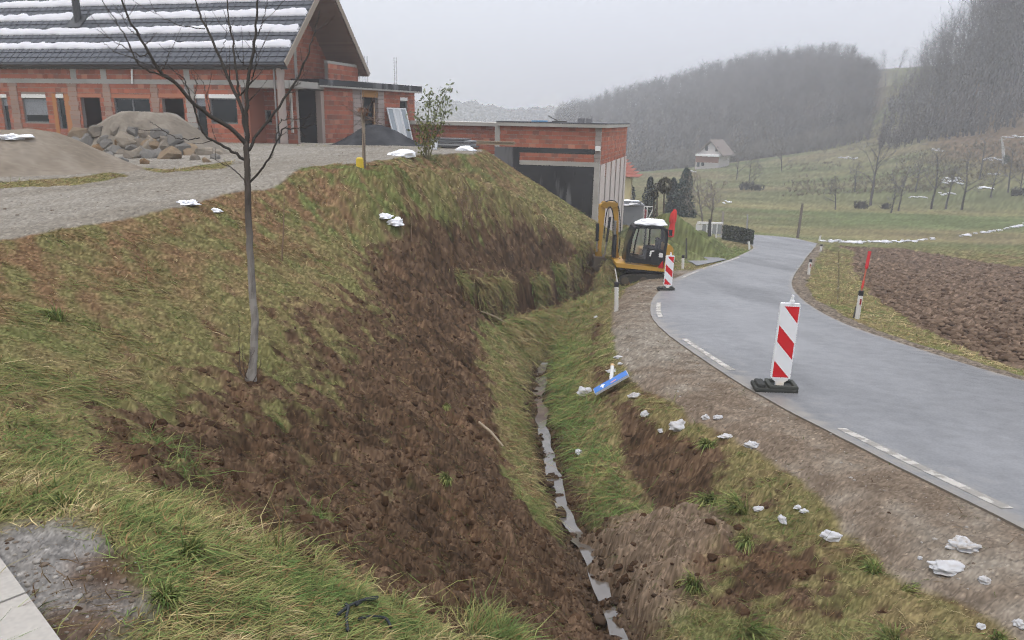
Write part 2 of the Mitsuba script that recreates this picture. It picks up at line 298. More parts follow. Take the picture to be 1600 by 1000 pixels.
# ------------------------------------------------------------------ what covers it
xyard, xditch, xverge, xrl, xrr, xfield = (xl(P, GY) for P in (YARD, DITCH, VERGE, RL2[:-4], RR2[:-4], FIELD))
wob = 1.0 * (fbm2(GX * .55, GY * .55, 3, 8) - .5)
SOIL1 = gpoly([(560, 400), (600, 368), (650, 352), (800, 344), (880, 368), (930, 412), (930, 436), (880, 446), (800, 470), (748, 505), (745, 560), (790, 620), (830, 720), (880, 810), (930, 895), (990, 1000), (700, 1030), (640, 985), (560, 940), (480, 900), (400, 858), (300, 800), (225, 760), (150, 730), (140, 660), (250, 640), (400, 660), (520, 560), (590, 480)])
SOIL2 = gpoly([(160, 700), (150, 640), (260, 560), (330, 480), (450, 440), (600, 420), (600, 560), (450, 690), (300, 740)])
CORE = gpoly([(556, 400), (650, 348), (800, 340), (880, 364), (935, 436), (800, 475), (745, 505), (745, 560), (790, 620), (830, 720), (880, 810), (935, 890), (990, 1000), (730, 1020), (660, 930), (560, 850), (470, 790), (560, 740), (640, 730), (615, 650), (625, 530), (590, 450)])
_core, _s1 = soft(CORE, 5), soft(SOIL1, 5)
m_soil = np.clip(np.maximum(1.05 * _core, .74 * _s1 + .5 * soft(SOIL2, 6) * (1 - _s1)), 0, 1)
m_soil = np.maximum(m_soil, CUT)
trim = np.exp(-((GX - xditch + .55) / .38) ** 2) * ss(6.5, 8.5, GY) * (1 - ss(17.2, 18, GY))
m_soil = np.maximum(m_soil, .0) * (1 - trim)
bed = np.exp(-((GX - xditch) / .34) ** 4) * (1 - ss(18.5, 20.5, GY))
m_slab = np.maximum(slab, .9 * soft(gpoly([(900, 860), (960, 800), (1000, 780), (1000, 990), (960, 960)]), 2))
m_gap = gap
RSOIL = gpoly([(1080, 860), (1200, 790), (1290, 840), (1330, 900), (1300, 990), (1100, 990), (1085, 930)])
RS2 = gpoly([(935, 560), (990, 600), (1070, 660), (1180, 715), (1270, 775), (1360, 850), (1450, 920), (1450, 1000), (1060, 1000), (1090, 820), (1000, 650), (900, 690)])
m_rs = np.maximum(np.maximum(.75 * soft(RSOIL, 4), m_gap), .52 * soft(RS2, 4))
m_verge = ss(-.25, .25, GX - xverge + wob * .6) * (1 - ss(-.1, .1, GX - xrr)) * (1 - .7 * ss(34, 40, GY))
m_yard = ss(.2, -.2, GX - xyard + wob * .35) * (1 - ss(36.5, 39, GY + .0 * GX))
m_yard = np.maximum(m_yard, ss(-1, -3, GX) * ss(36, 39, GY))
for _p in ([(-10, 284), (100, 279), (175, 269), (205, 275), (120, 289), (-10, 295)], [(190, 258), (260, 265), (330, 256), (372, 250), (352, 263), (250, 270)]): m_yard = m_yard * (1 - .85 * soft(gpoly(_p), 1.2))
STRIP = np.exp(-((GX - xditch - .62) / .40) ** 4) * ss(7.4, 8.4, GY) * (1 - ss(19, 22, GY))
TURF = ss(.95, 1.25, GX - xditch) * ss(-.1, -.45, GX - xverge) * ss(7.2, 8.5, GY) * (1 - ss(20, 23, GY))
m_rs = np.maximum(m_rs, .62 * TURF) * (1 - STRIP)
m_pad = soft(gpoly([(-60, 800), (60, 810), (150, 825), (235, 880), (250, 940), (235, 1000), (150, 1080), (-60, 1150)]), 2)
m_rverge = ss(-.1, .1, GX - xrr) * (1 - ss(.45, .95, GX - xrr + wob * .7))
m_field = ss(-.35, .35, GX - xfield + wob * .9) * (1 - ss(63.5, 66.5, GY - .05 * GX + wob))
LAYERS = dict(soil=m_soil, bed=bed, slab=m_slab, rs=m_rs, verge=m_verge, yard=m_yard, pad=m_pad, rverge=m_rverge, field=m_field, cut=CUT, heap=np.clip(heap, 0, 1), trim=trim, strip=STRIP, road=gaussian_filter((shapely.contains_xy(ROAD_POLY, GX, GY) | shapely.contains_xy(SIDE_POLY, GX, GY)).astype(float), .6))
def layers(x, y):
    near = (y < 72) & (x > -26) & (x < 35.5) & (y > -5.5)
    return {k: grid(v, x, y) * near for k, v in LAYERS.items()}
def relief(x, y, L):
    """small-scale height of the surface"""
    r = np.maximum(np.hypot(x, y), 1)
    a = fbm2(x * 1.4, y * 1.4, 4, 21) - .5
    b = fbm2(x * 5.5, y * 5.5, 3, 22) - .5
    cl = np.abs(fbm2(x * 3.1, y * 3.1, 3, 23) - .5) * 2
    rough = np.clip(L['soil'] + L['rs'] * .8 + L['heap'] * .6, 0, 1.3)
    z = .08 * a + .085 * b + .05 * (fbm2(x * 8, y * 8, 2, 26) - .5)
    fine = fbm2(x * 13, y * 13, 3, 24) - .5
    z += rough * (.30 * a + .30 * b + .20 * (cl - .3) + .20 * fine)
    z += L['bed'] * (.20 * b + .06 * fine)
    dr_ = np.interp(y, RL2[:-4, 1], RL2[:-4, 0]) - x
    lug = np.maximum(ss(.10, .04, np.abs(dr_ - .62) - .24), ss(.10, .04, np.abs(dr_ - 1.28) - .22)) * ss(15, 11, y) * ss(.5, .8, L['verge'])
    z += lug * (.016 * np.sin((y + .45 * dr_) * 2 * np.pi / .125 + 2.5 * a) - .02)
    z += L['slab'] * (.12 * b + .10 * cl + .08 * fine)
    flat = np.clip(L['verge'] + L['yard'] + L['pad'] + L['rverge'], 0, 1)
    z *= 1 - .55 * flat
    z *= 1 - .97 * np.clip(L['road'] * 1.4, 0, 1)
    z += L['field'] * (.10 * b + .07 * np.sin((x * .96 - y * .28) * 9 + 5 * a))
    far = ss(70, 110, y)
    return z * (1 - far) + far * .9 * (fbm2(x * .045, y * .045, 3, 25) - .5) + ss(720, 780, y) * 8 * (fbm2(x * .03, y * .03, 4, 27) - .5)
def surf(x, y):
    x, y = np.atleast_1d(np.asarray(x, float)), np.atleast_1d(np.asarray(y, float))
    return H(x, y) + relief(x, y, layers(x, y))
def on_surf(px_, py_): return onf(px_, py_, lambda x, y: surf(x, y))

# ------------------------------------------------------------------ ground mesh: a fan of rows, finer near the camera
AZ = np.radians(np.linspace(-43, 43, 700))
RR = np.concatenate([np.geomspace(1.55, 12, 440), np.geomspace(12, 60, 250)[1:], np.geomspace(60, 1480, 230)[1:]])
A_, R_ = np.meshgrid(AZ, RR)
VX, VY = (R_ * np.sin(A_)).ravel(), (R_ * np.cos(A_)).ravel()
LV = layers(VX, VY)
VZ = H(VX, VY) + relief(VX, VY, LV)
def colours(x, y, z, L):
    n1 = fbm2(x * .35, y * .35, 3, 31); n5 = fbm2(x * 7, y * 7, 3, 37); n2 = fbm2(x * 2.6, y * 2.6, 3, 32); n3 = no2(x * 17, y * 17, 33); n4 = no2(x * 46, y * 46, 34)
    streak = fbm2((x * .8 + y * .6) * 5, (y * .8 - x * .6) * .9, 3, 35)
    green = lerp([.165, .14, .065], [.12, .135, .05], ss(.35, .65, n1))
    straw = np.array([.215, .165, .085])
    c = lerp(green, straw, ss(.42, .72, .6 * n2 + .4 * streak)) * (.5 + .55 * n3 + .4 * n4)[:, None]
    c = lerp(c, np.array([.125, .08, .048]) * (.6 + .6 * n3)[:, None], .75 * ss(.5, .64, .5 * streak + .5 * n5))
    mnd = ss(42, 45, y) * ss(61, 56, y) * ss(6.5, 8, x) * ss(21, 18, x); c = lerp(c, np.array([.12, .145, .058]) * (.8 + .4 * n2)[:, None], .75 * mnd)
    soil = lerp([.049, .0325, .0215], [.120, .078, .050], ss(.25, .75, n2)) * (.25 + .8 * n3 + .65 * n4)[:, None]
    soil = lerp(soil, np.array([.130, .078, .046]), .5 * ss(.54, .7, streak))
    c = lerp(c, soil, np.clip(ss(.33, .6, L['soil'] + .8 * (streak - .5) + .5 * (n2 - .5) + .8 * (n5 - .5)), 0, 1))
    c = lerp(c, np.array([.06, .036, .023]) * (.7 + .6 * n3)[:, None], np.clip(L['cut'], 0, 1))
    c = lerp(c, np.array([.075, .05, .034]) * (.6 + .8 * n3)[:, None], np.clip(L['bed'], 0, 1))
    c = lerp(c, soil * 1.02, ss(.34, .56, L['rs'] + .6 * (n2 - .5) + .5 * (streak - .5) + .9 * (n5 - .5)))
    c = lerp(c, np.array([.175, .13, .092]) * (.4 + .6 * n2 + .5 * n3)[:, None], np.clip(L['slab'] * 1.1 - .25 * ss(.6, .8, n2), 0, 1))
    dy_ = np.interp(y, np.sort(YARD[:, 1]), YARD[np.argsort(YARD[:, 1]), 0]); rim = np.exp(-((x - dy_ - .7) / 1.3) ** 2) * ss(3, 6, y)
    c = lerp(c, np.array([.17, .105, .06]) * (.6 + .5 * n3 + .3 * n4)[:, None], rim * ss(.4, .6, .5 * n2 + .5 * streak) * (1 - L['soil']))
    pebble = np.where(n4 > .78, 1.5, 1.0) * np.where(n4 < .2, .62, 1.0)
    ver = lerp([.20, .155, .115], [.255, .225, .185], ss(.35, .65, .5 * n1 + .5 * n2)) * (.35 + .6 * n2 + .5 * n3)[:, None] * pebble[:, None]
    c = lerp(c, ver, ss(.35, .7, L['verge'] + .5 * (n2 - .5)))
    yard = lerp([.215, .192, .158], [.285, .262, .226], ss(.3, .7, .5 * n1 + .5 * fbm2((x * .97 - y * .1) * 1.6, y * .13, 3, 36))) * (.75 + .25 * n2 + .2 * n3)[:, None] * pebble[:, None] ** .5
    c = lerp(c, yard, ss(.35, .7, L['yard'] + .35 * (n2 - .5)))
    pad = lerp([.12, .08, .055], [.235, .222, .205], ss(.34, .48, .6 * n2 + .4 * streak)) * (.35 + .6 * n3 + .5 * n4)[:, None] * pebble[:, None]
    c = lerp(c, pad, ss(.3, .65, L['pad'] + .4 * (n2 - .5)))
    rv = np.array([.17, .14, .11]) * (.6 + .5 * n2 + .3 * n3)[:, None] * pebble[:, None]
    c = lerp(c, rv, ss(.35, .65, L['rverge'] + .4 * (n2 - .5)))
    fur = np.sin((x * .96 - y * .28) * 9 + 4 * n2)
    fld = lerp([.10, .068, .047], [.175, .125, .09], ss(.2, .8, .5 * n2 + .25 + .25 * fur)) * (.65 + .4 * n3 + .35 * n4)[:, None]
    c = lerp(c, fld, ss(.4, .6, L['field'] + .3 * (n2 - .5)))
    far = ss(60, 75, y) * (1 - L['field'])
    f1 = fbm2(x * .035, y * .06, 4, 41); f2 = fbm2(x * .16, y * .4, 3, 42); bands = fbm2(x * .02 + 3, (y + .12 * x) * .16, 3, 43)
    mead = lerp([.125, .15, .066], [.205, .185, .095], ss(.35, .68, bands)); mead = lerp(mead, np.array([.15, .115, .075]), .6 * ss(.5, .72, f1))
    slope_ = ss(112, 128, y + .15 * x) * (1 - ss(20, 5, x)); mead = lerp(mead, lerp([.115, .125, .066], [.165, .145, .088], ss(.42, .66, f1)), .75 * slope_)
    mead = lerp(mead, np.array([.135, .088, .060]), .8 * ss(-7.5, -3.5, z) * ss(70, 92, x) * ss(.52, .58, x / np.maximum(y, 1))) * (.6 + .8 * f2)[:, None]
    c = lerp(c, mead, far)
    wood = np.maximum(ss(232, 246, y) * ss(-15, 0, x) * ss(.49, .465, x / np.maximum(y, 1)), ss(640, 690, y))
    c = lerp(c, np.array([.075, .058, .045]), np.clip(wood, 0, 1))
    amp = .30 * (1 - .5 * np.clip(L['yard'] + .8 * L['verge'] + L['pad'], 0, 1)) * (1 - .6 * ss(60, 75, y)); c = c * np.exp(np.clip(np.random.default_rng(3).normal(0, 1, len(x)), -2, 2) * amp)[:, None]
    return np.clip(c, .008, .9)
VCOL = colours(VX, VY, VZ, LV)
nr, na = R_.shape
ij = np.arange(nr * na).reshape(nr, na)
q = np.stack([ij[:-1, :-1], ij[:-1, 1:], ij[1:, 1:], ij[1:, :-1]], -1).reshape(-1, 4)
TRI = np.vstack([q[:, [0, 1, 2]], q[:, [0, 2, 3]]])
V3 = np.stack([VX, VY, VZ], -1)
fn_ = np.cross(V3[TRI[:, 1]] - V3[TRI[:, 0]], V3[TRI[:, 2]] - V3[TRI[:, 0]])
if fn_[:, 2].mean() < 0: TRI = TRI[:, [0, 2, 1]]; fn_ = -fn_
VN = np.zeros_like(V3)
for k in range(3): np.add.at(VN, TRI[:, k], fn_)
VN /= np.linalg.norm(VN, axis=1, keepdims=True) + 1e-30
names = ['grass_bank', 'bare_soil', 'gravel_yard', 'road_verge', 'ploughed_field', 'meadow', 'hillside', 'wooded_hill', 'right_verge', 'gravel_patch', 'road_bed']
cls = np.zeros(len(VX), int)
cls[np.maximum(LV['soil'], np.maximum(LV['rs'], np.maximum(LV['slab'], LV['bed']))) > .45] = 1
cls[LV['verge'] > .5] = 3; cls[LV['rverge'] > .5] = 8; cls[LV['yard'] > .5] = 2; cls[LV['pad'] > .5] = 9
cls[(VY > 66) & (LV['yard'] < .5)] = 5; cls[LV['field'] > .5] = 4
cls[LV['road'] > .6] = 10
cls[(VY > 112) | ((VX > 70) & (VY > 100))] = 6; cls[(VY > 240) & (VX > -15)] = 7
info = {'grass_bank': 'yellowish green grass bank falling from the yard to the ditch', 'bare_soil': 'freshly dug brown soil along the ditch and on the bank', 'gravel_yard': 'pale gravel yard and driveway in front of the brick house',
        'road_verge': 'brown gravel verge with tyre tracks between ditch and asphalt', 'ploughed_field': 'brown ploughed field right of the road', 'meadow': 'pale green meadow in the valley beyond the field',
        'hillside': 'misty grass hillside rising behind the meadow', 'wooded_hill': 'leaf covered ground of the far wooded hill', 'right_verge': 'dark gritty strip along the right edge of the road',
        'gravel_patch': 'grey pebbly patch beside the concrete slab', 'road_bed': 'gravel bed under the asphalt'}
fc = cls[TRI[:, 0]]
for k, nm in enumerate(names):
    T = TRI[fc == k]
    if not len(T): continue
    ids, inv = np.unique(T, return_inverse=True)
    path = meshkit.write_ply((V3[ids], inv.reshape(-1, 3)), False, None, VCOL[ids], normals=VN[ids])
    nm2 = nm if nm != 'right_verge' else 'road_shoulder'
    scene[nm2] = {'type': 'ply', 'filename': path, 'face_normals': False, 'bsdf': {'type': 'ref', 'id': 'earth'}}
    lab(nm2, info[nm], {'grass_bank': 'grass', 'bare_soil': 'soil', 'gravel_yard': 'gravel', 'road_verge': 'verge', 'ploughed_field': 'field', 'meadow': 'meadow', 'hillside': 'hill', 'wooded_hill': 'hill', 'right_verge': 'verge', 'gravel_patch': 'gravel', 'road_bed': 'ground'}[nm], kind='structure')
# the rest of the way round, coarse
az2 = np.radians(np.linspace(43, 317, 60)); rr2 = np.geomspace(1.55, 1480, 60)
A2, R2 = np.meshgrid(az2, rr2); x2, y2 = (R2 * np.sin(A2)).ravel(), (R2 * np.cos(A2)).ravel()
L2 = layers(x2, y2); z2 = H(x2, y2) + relief(x2, y2, L2) * 0
i2 = np.arange(3600).reshape(60, 60); q2 = np.stack([i2[:-1, :-1], i2[:-1, 1:], i2[1:, 1:], i2[1:, :-1]], -1).reshape(-1, 4)[:, ::-1]
mb = MB().add(np.stack([x2, y2, z2], -1), q2, colours(x2, y2, z2, L2)); put('ground', mb, 'earth', True)
lab('ground', 'grassy ground behind and beside the viewer', 'ground', kind='structure')

# ------------------------------------------------------------------ the road
def resample(P, n):
    d = np.concatenate([[0], np.cumsum(np.linalg.norm(np.diff(P, axis=0), axis=1))])
    from scipy.interpolate import PchipInterpolator
    s = np.linspace(0, d[-1], n); return np.stack([PchipInterpolator(d, P[:, 0])(s), PchipInterpolator(d, P[:, 1])(s)], -1)
def pair(P, y0, y1, n):                                  # run of a line between two y, smoothed
    y = np.linspace(y0, y1, n); return np.stack([gaussian_filter(xl(P, y), n * .012, mode='nearest'), y], -1)
la = np.vstack([pair(RL2[:-4], -5, 63.5, 260), resample(RL2[-5:], 60)[1:]]); ra = np.vstack([pair(RR2[:-4], -5, 66, 260), resample(RR2[-5:], 60)[1:]])
la[:, 0] = gaussian_filter(la[:, 0], 1.2, mode='nearest'); ra[:, 0] = gaussian_filter(ra[:, 0], 1.2, mode='nearest')
n = 319; tt = np.linspace(0, 1, 25)
edge = .035 * (fbm2(la[:, 1] * 2.5, la[:, 0] * 0, 3, 51) - .5)
X = la[:, None, :] * (1 - tt[None, :, None]) + ra[:, None, :] * tt[None, :, None]
X[:, 0, 0] += edge
zz = zroad(X[..., 1]) + .012 + .02 * (1 - (2 * tt[None] - 1) ** 2)
v = np.dstack([X, zz]).reshape(-1, 3); k = np.arange(n * 25).reshape(n, 25)
f = np.stack([k[:-1, :-1], k[:-1, 1:], k[1:, 1:], k[1:, :-1]], -1).reshape(-1, 4)
w_ = np.linalg.norm(ra - la, axis=1)[:, None]
dirt = np.exp(-(tt[None] * w_ / .5)) * .85 + .7 * np.exp(-((1 - tt[None]) * w_ / .25))
f3 = np.vstack([f[:, [0, 1, 2]], f[:, [0, 2, 3]]])
scene['road'] = mikit.ply((v, f3), 'asphalt', smooth=True, uv=np.stack([dirt.ravel(), np.zeros(n * 25)], -1))
lab('road', 'grey winding asphalt road running downhill past the ditch', 'road', kind='structure')
mb = MB()                                                # the broken asphalt edge, 6 cm thick
for e_, sgn in ((X[:, 0], -1), (X[:, -1], 1)):
    top = np.column_stack([e_, zroad(e_[:, 1]) + .011]); bot = top - [0, 0, .09]
    kk = np.arange(n); ff = np.stack([kk[:-1], kk[1:], kk[1:] + n, kk[:-1] + n], -1)
    mb.add(np.vstack([top, bot]), ff, np.array([.19, .165, .135]))
put('road__asphalt_edge', mb, 'earth')
ns = 30
sa, sb = resample(SIDE_A, ns), resample(SIDE_B, ns)
Xs = sa[:, None] * (1 - np.linspace(0, 1, 7))[None, :, None] + sb[:, None] * np.linspace(0, 1, 7)[None, :, None]
v = np.dstack([Xs, zroad(Xs[..., 1]) + .04]).reshape(-1, 3); k = np.arange(ns * 7).reshape(ns, 7)
f = np.stack([k[:-1, :-1], k[:-1, 1:], k[1:, 1:], k[1:, :-1]], -1).reshape(-1, 4)
if True: f = np.vstack([f[:, [0, 1, 2]], f[:, [0, 2, 3]]])
scene['side_road'] = mikit.ply((v, f), 'asphalt', smooth=True, uv=np.full((ns * 7, 2), .2))
lab('side_road', 'short paved side road joining the main road past the excavator', 'road', kind='structure')
def road_z(x, y):                                        # top of the asphalt across the crown
    c = np.array([np.interp(y, la[:250, 1], la[:250, 0]), np.interp(y, ra[:250, 1], ra[:250, 0])])
    t = (x - c[0]) / (c[1] - c[0]); return zroad(y) + .012 + .02 * (1 - (2 * t - 1) ** 2)
def stripe(px0, px1, off, wid):                          # a painted dash along the left edge
    p0, p1 = onf(*px0, RD), onf(*px1, RD)
    yq = np.linspace(min(p0[1], p1[1]), max(p0[1], p1[1]), 24)
    xe = np.interp(yq, la[:260, 1], la[:260, 0]); dxy = np.gradient(np.stack([xe, yq], -1), axis=0); dxy /= np.linalg.norm(dxy, axis=1, keepdims=True)
    nrm = np.stack([dxy[:, 1], -dxy[:, 0]], -1)
    a = np.stack([xe, yq], -1) + nrm * off; b = a + nrm * wid
    v = np.vstack([np.column_stack([a, road_z(a[:, 0], a[:, 1]) + .004]), np.column_stack([b, road_z(b[:, 0], b[:, 1]) + .004])])
    k = np.arange(24); f = np.stack([k[:-1], k[1:], k[1:] + 24, k[:-1] + 24], -1); f = np.vstack([f[:, [0, 1, 2]], f[:, [0, 2, 3]]])
    return v, f
for a, b in (((1590, 800), (1300, 672)), ((1145, 580), (1060, 530)), ((1022, 496), (1020, 473)), ((1055, 434), (1083, 423)), ((1100, 417), (1150, 402))):
    v, f = stripe(a, b, .17, .13); key = numbered('road__edge_line'); scene[key] = mikit.ply((v, f), 'road_paint')

# ------------------------------------------------------------------ water in the old ditch
yw = np.linspace(4.6, 18.2, 130); xw = xl(DITCH, yw) - .22 * (fbm2(yw * .8, yw * 0, 3, 12) - .5)
ww = .02 + .15 * fbm2(yw * 1.9, yw * 0, 3, 61)
zc = grid(G, xw, yw)
zc = gaussian_filter(np.minimum.accumulate(zc[::1]) * .5 + zc * .5, 3) + .045
v = np.vstack([np.column_stack([xw + ww * s, yw, zc]) for s in (-1, -.3, .3, 1)])
k = np.arange(130); f = np.vstack([np.stack([k[:-1] + a, k[:-1] + b, k[1:] + b, k[1:] + a], -1) for a, b in ((0, 130), (130, 260), (260, 390))])
scene['water'] = mikit.ply((v, np.vstack([f[:, [0, 1, 2]], f[:, [0, 2, 3]]])), 'wet', smooth=True)
lab('water', 'narrow strip of muddy water along the bottom of the ditch', 'water', kind='structure')

# ------------------------------------------------------------------ grass, straw, clods and pebbles (too many to count)
LR = np.log(RR)
def fan_look(x, y):
    """height and normal of the ground mesh under points in view"""
    a = (np.arctan2(x, y) - AZ[0]) / (AZ[1] - AZ[0]); r = np.interp(np.hypot(x, y), RR, np.arange(nr))
    z = map_coordinates(VZ.reshape(nr, na), [r, a], order=1, mode='nearest')
    i = np.clip(np.round(r), 0, nr - 1).astype(int) * na + np.clip(np.round(a), 0, na - 1).astype(int)
    return z, VN[i]
def scatter(n, r0, r1, seed, power=0.0):
    g = np.random.default_rng(seed); u = g.random(n); az = g.uniform(math.radians(-41), math.radians(41), n)
    r = np.exp(np.log(r0) + u * (np.log(r1) - np.log(r0)))
    x, y = r * np.sin(az), r * np.cos(az)
    v = np.stack([x, y, fan_look(x, y)[0]], -1) - EYE; w = v @ CF
    px_, py_ = 800 + FP * (v @ CR) / w, 500 - FP * (v @ CU) / w
    k = (w > .5) & (px_ > -70) & (px_ < 1670) & (py_ > 150) & (py_ < 1090)
    return x[k], y[k], r[k], g
def cover(x, y, L):
    """how much of the ground is grown over, 0..1"""
    n1 = fbm2(x * .35, y * .35, 3, 31); n2 = fbm2(x * 2.6, y * 2.6, 3, 32); nf = fbm2(x * 7, y * 7, 3, 37); st = fbm2((x * .8 + y * .6) * 5, (y * .8 - x * .6) * .9, 3, 35)
    g = 1 - ss(.33, .6, L['soil'] + .8 * (st - .5) + .5 * (n2 - .5) + .8 * (nf - .5))
    for k, (a, b, m) in dict(rs=(.34, .56, .6), slab=(.25, .5, .3), verge=(.35, .7, .5), yard=(.35, .7, .35), pad=(.3, .65, .4), rverge=(.35, .65, .4), field=(.4, .6, .3)).items():
        g *= 1 - ss(a, b, L[k] + m * (n2 - .5) + (.5 * (st - .5) + .9 * (nf - .5) if k == 'rs' else 0))
    g *= 1 - np.clip(L['cut'] * 1.5, 0, 1); g *= 1 - ss(.3, .6, L['bed']); g *= 1 - ss(.05, .3, L['road'])
    return g, n1, n2, st
def blades(x, y, length, width, lay, col, g, droop=.5, wild=1.0):
    wild = np.broadcast_to(wild, (len(x),))[:, None]
    n = len(x); z, nrm = fan_look(x, y)
    down = nrm * nrm[:, 2:3] - np.array([0, 0, 1.0]); down /= np.linalg.norm(down, axis=1, keepdims=True) + 1e-6
    rnd = g.normal(0, 1, (n, 3)); lay = np.broadcast_to(lay, (n,))[:, None]
    d0 = (nrm * .5 + [0, 0, .5]) * (1 - lay) + down * lay * .75 + rnd * [.5, .5, .22] * wild
    d0 += nrm * np.maximum(0, .10 - (d0 * nrm).sum(1, keepdims=True)); d0 /= np.linalg.norm(d0, axis=1, keepdims=True)
    d1 = d0 * 1.0 + down * droop * .7 + rnd[:, ::-1] * [.25, .25, .05] - [0, 0, .35 * droop]
    lift = (d1 * nrm).sum(1, keepdims=True); d1 += nrm * np.maximum(0, .03 - lift) ; d1 /= np.linalg.norm(d1, axis=1, keepdims=True)
    p0 = np.stack([x, y, z - .012], -1); L_ = length[:, None]
    p1 = p0 + d0 * L_ * .5; p2 = p1 + d1 * L_ * .55
    sd = np.cross(d0, nrm + rnd * .5); sd /= np.linalg.norm(sd, axis=1, keepdims=True) + 1e-6; sd *= width[:, None] * .5
    v = np.stack([p0 - sd, p0 + sd, p1 - sd * .8, p1 + sd * .8, p2], 1).reshape(-1, 3)
    b = (np.arange(n) * 5)[:, None]; f = np.concatenate([b + [0, 1, 3], b + [0, 3, 2], b + [2, 3, 4]])
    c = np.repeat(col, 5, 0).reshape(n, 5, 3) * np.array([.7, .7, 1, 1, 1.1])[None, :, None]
    return v, f, c.reshape(-1, 3)
GREEN, LIME, OLIVE, STRAW, RUST = map(np.array, ([.10, .15, .048], [.215, .225, .082], [.23, .19, .085], [.42, .34, .19], [.19, .105, .055]))
def grass_colour(n1, n2, st, g, dry=0.0, rust=0.0, n5=.5):
    u = g.random(len(n1)); k = .55 * (n2 - .5) + .36 * (st - .5) + .7 * (n5 - .5) + .28 * (u - .5) + .445 + dry + .3 * (n1 - .5)
    c = lerp(np.broadcast_to(GREEN, (len(u), 3)), LIME, ss(.28, .44, k)); c = lerp(c, OLIVE, ss(.42, .52, k)); c = lerp(c, STRAW, ss(.5, .68, k))
    c = lerp(c, RUST, (g.random(len(u)) < .10 + .8 * np.clip(rust, 0, 1)).astype(float) * .85)
    return c * g.uniform(.6, 1.35, (len(u), 1)) * np.atleast_1d(.6 + .8 * n5)[:, None]
x, y, r, g = scatter(760000, 1.6, 62, 101)
L = layers(x, y); cv, n1, n2, st = cover(x, y, L)
near = ss(6.5, 4.0, r)
n5 = fbm2(x * 7, y * 7, 3, 37); k = g.random(len(x)) < cv * np.clip(.74 + .3 * near, 0, 1) * (.18 + .82 * ss(.34, .52, n5 + .25 * near))
x, y, r, n1, n2, st, near, n5 = (a[k] for a in (x, y, r, n1, n2, st, near, n5)); L = {a: b[k] for a, b in L.items()}
edge_d = np.abs(x - xl(DITCH, y)); ditch = np.exp(-(edge_d / 1.0) ** 4) * ss(5.5, 8, y) * (1 - ss(30, 33, y))
tuft = ss(.45, .7, fbm2(x * 1.7, y * 1.7, 2, 71))
length = (.06 + .10 * tuft + .015 * near + .10 * ditch + .12 * L['strip']) * np.exp(g.normal(0, .38, len(x))) * (1 + .03 * np.clip(r - 10, 0, 30))
lay = np.clip(.92 - .35 * near * tuft - .12 * near - .02 * ditch + .1 * g.normal(0, 1, len(x)), .1, 1)
width = np.maximum(.0045 + .002 * g.random(len(x)), .0010 * r)
bank = x < xl(DITCH, y)
col = grass_colour(n1, n2, st, g, dry=np.where(bank, -.015 + .05 * ss(3, 14, r), .03) - .2 * L['strip'] - .04 * ditch * ~bank + .01 * near + .05 * (x > xl(RR2[:-4], y)) - .2 * ss(42, 45, y) * ss(6, 8, x) * ~(x > xl(RR2[:-4], y)), n5=n5, rust=np.exp(-((x - xl(YARD, y) - .7) / 1.5) ** 2) * ss(3, 6, y) * ss(.38, .6, n2) * .8 + .35 * bank * ss(.52, .66, st) * (1 - near))
groups_ = [('bank_grass', bank & (ditch < .3), 'matted yellow green winter grass on the bank left of the ditch'), ('ditch_grass', ditch >= .3, 'long grass hanging down both sides of the ditch'),
           ('verge_grass', ~bank & (ditch < .3) & (x < xl(RR2[:-4], y)), 'sparse trodden grass between ditch and gravel verge'), ('field_edge_grass', x >= xl(RR2[:-4], y), 'yellowish grass strip between road and ploughed field')]
for nm, m, lb in groups_:
    m = m & ~(((x >= xl(RR2[:-4], y))) & (nm in ('bank_grass', 'ditch_grass')))
    if m.sum() == 0: continue
    v, f, c = blades(x[m], y[m], length[m], width[m], lay[m], col[m] * (1 + .28 * near[m] + .25 * L['strip'][m])[:, None], g, .6, 1 + 1.1 * near[m])
    put(nm, MB().add(v, f, c), 'plant'); lab(nm, lb, 'grass', kind='stuff')
# loose straw, roots and dead stalks on the bare soil, mud and gravel
x, y, r, g = scatter(260000, 1.6, 45, 102)
L = layers(x, y); cv, n1, n2, st = cover(x, y, L)
p = (1 - cv) * np.clip(.55 * L['soil'] + .35 * L['rs'] + 1.0 * L['pad'] * ss(.54, .44, .6 * n2 + .4 * st) + .07 * L['verge'] + .1 * L['slab'], 0, 1) * (1 - ss(.05, .3, L['road'])) * (1 - L['yard'])
k = g.random(len(x)) < p * (.25 + .9 * ss(.4, .6, st))
x, y, r, n2, st = (a[k] for a in (x, y, r, n2, st))
col = lerp(lerp(np.broadcast_to([.15, .085, .045], (len(x), 3)), np.array([.23, .17, .09]), g.random(len(x))), np.array([.10, .125, .04]), (g.random(len(x)) < .12 + .5 * ss(.5, .62, st)).astype(float)) * g.uniform(.5, 1.1, (len(x), 1))
v, f, c = blades(x, y, g.uniform(.05, .16, len(x)), np.maximum(.004, .0008 * r), np.full(len(x), .95), col, g, .8)
put('dead_stalks', MB().add(v, f, c), 'plant'); lab('dead_stalks', 'loose dead grass stalks and roots on the dug soil', 'dead grass', kind='stuff')
ICO = trimesh.creation.icosphere(subdivisions=0)
IV, IF = np.array(ICO.vertices), np.array(ICO.faces)
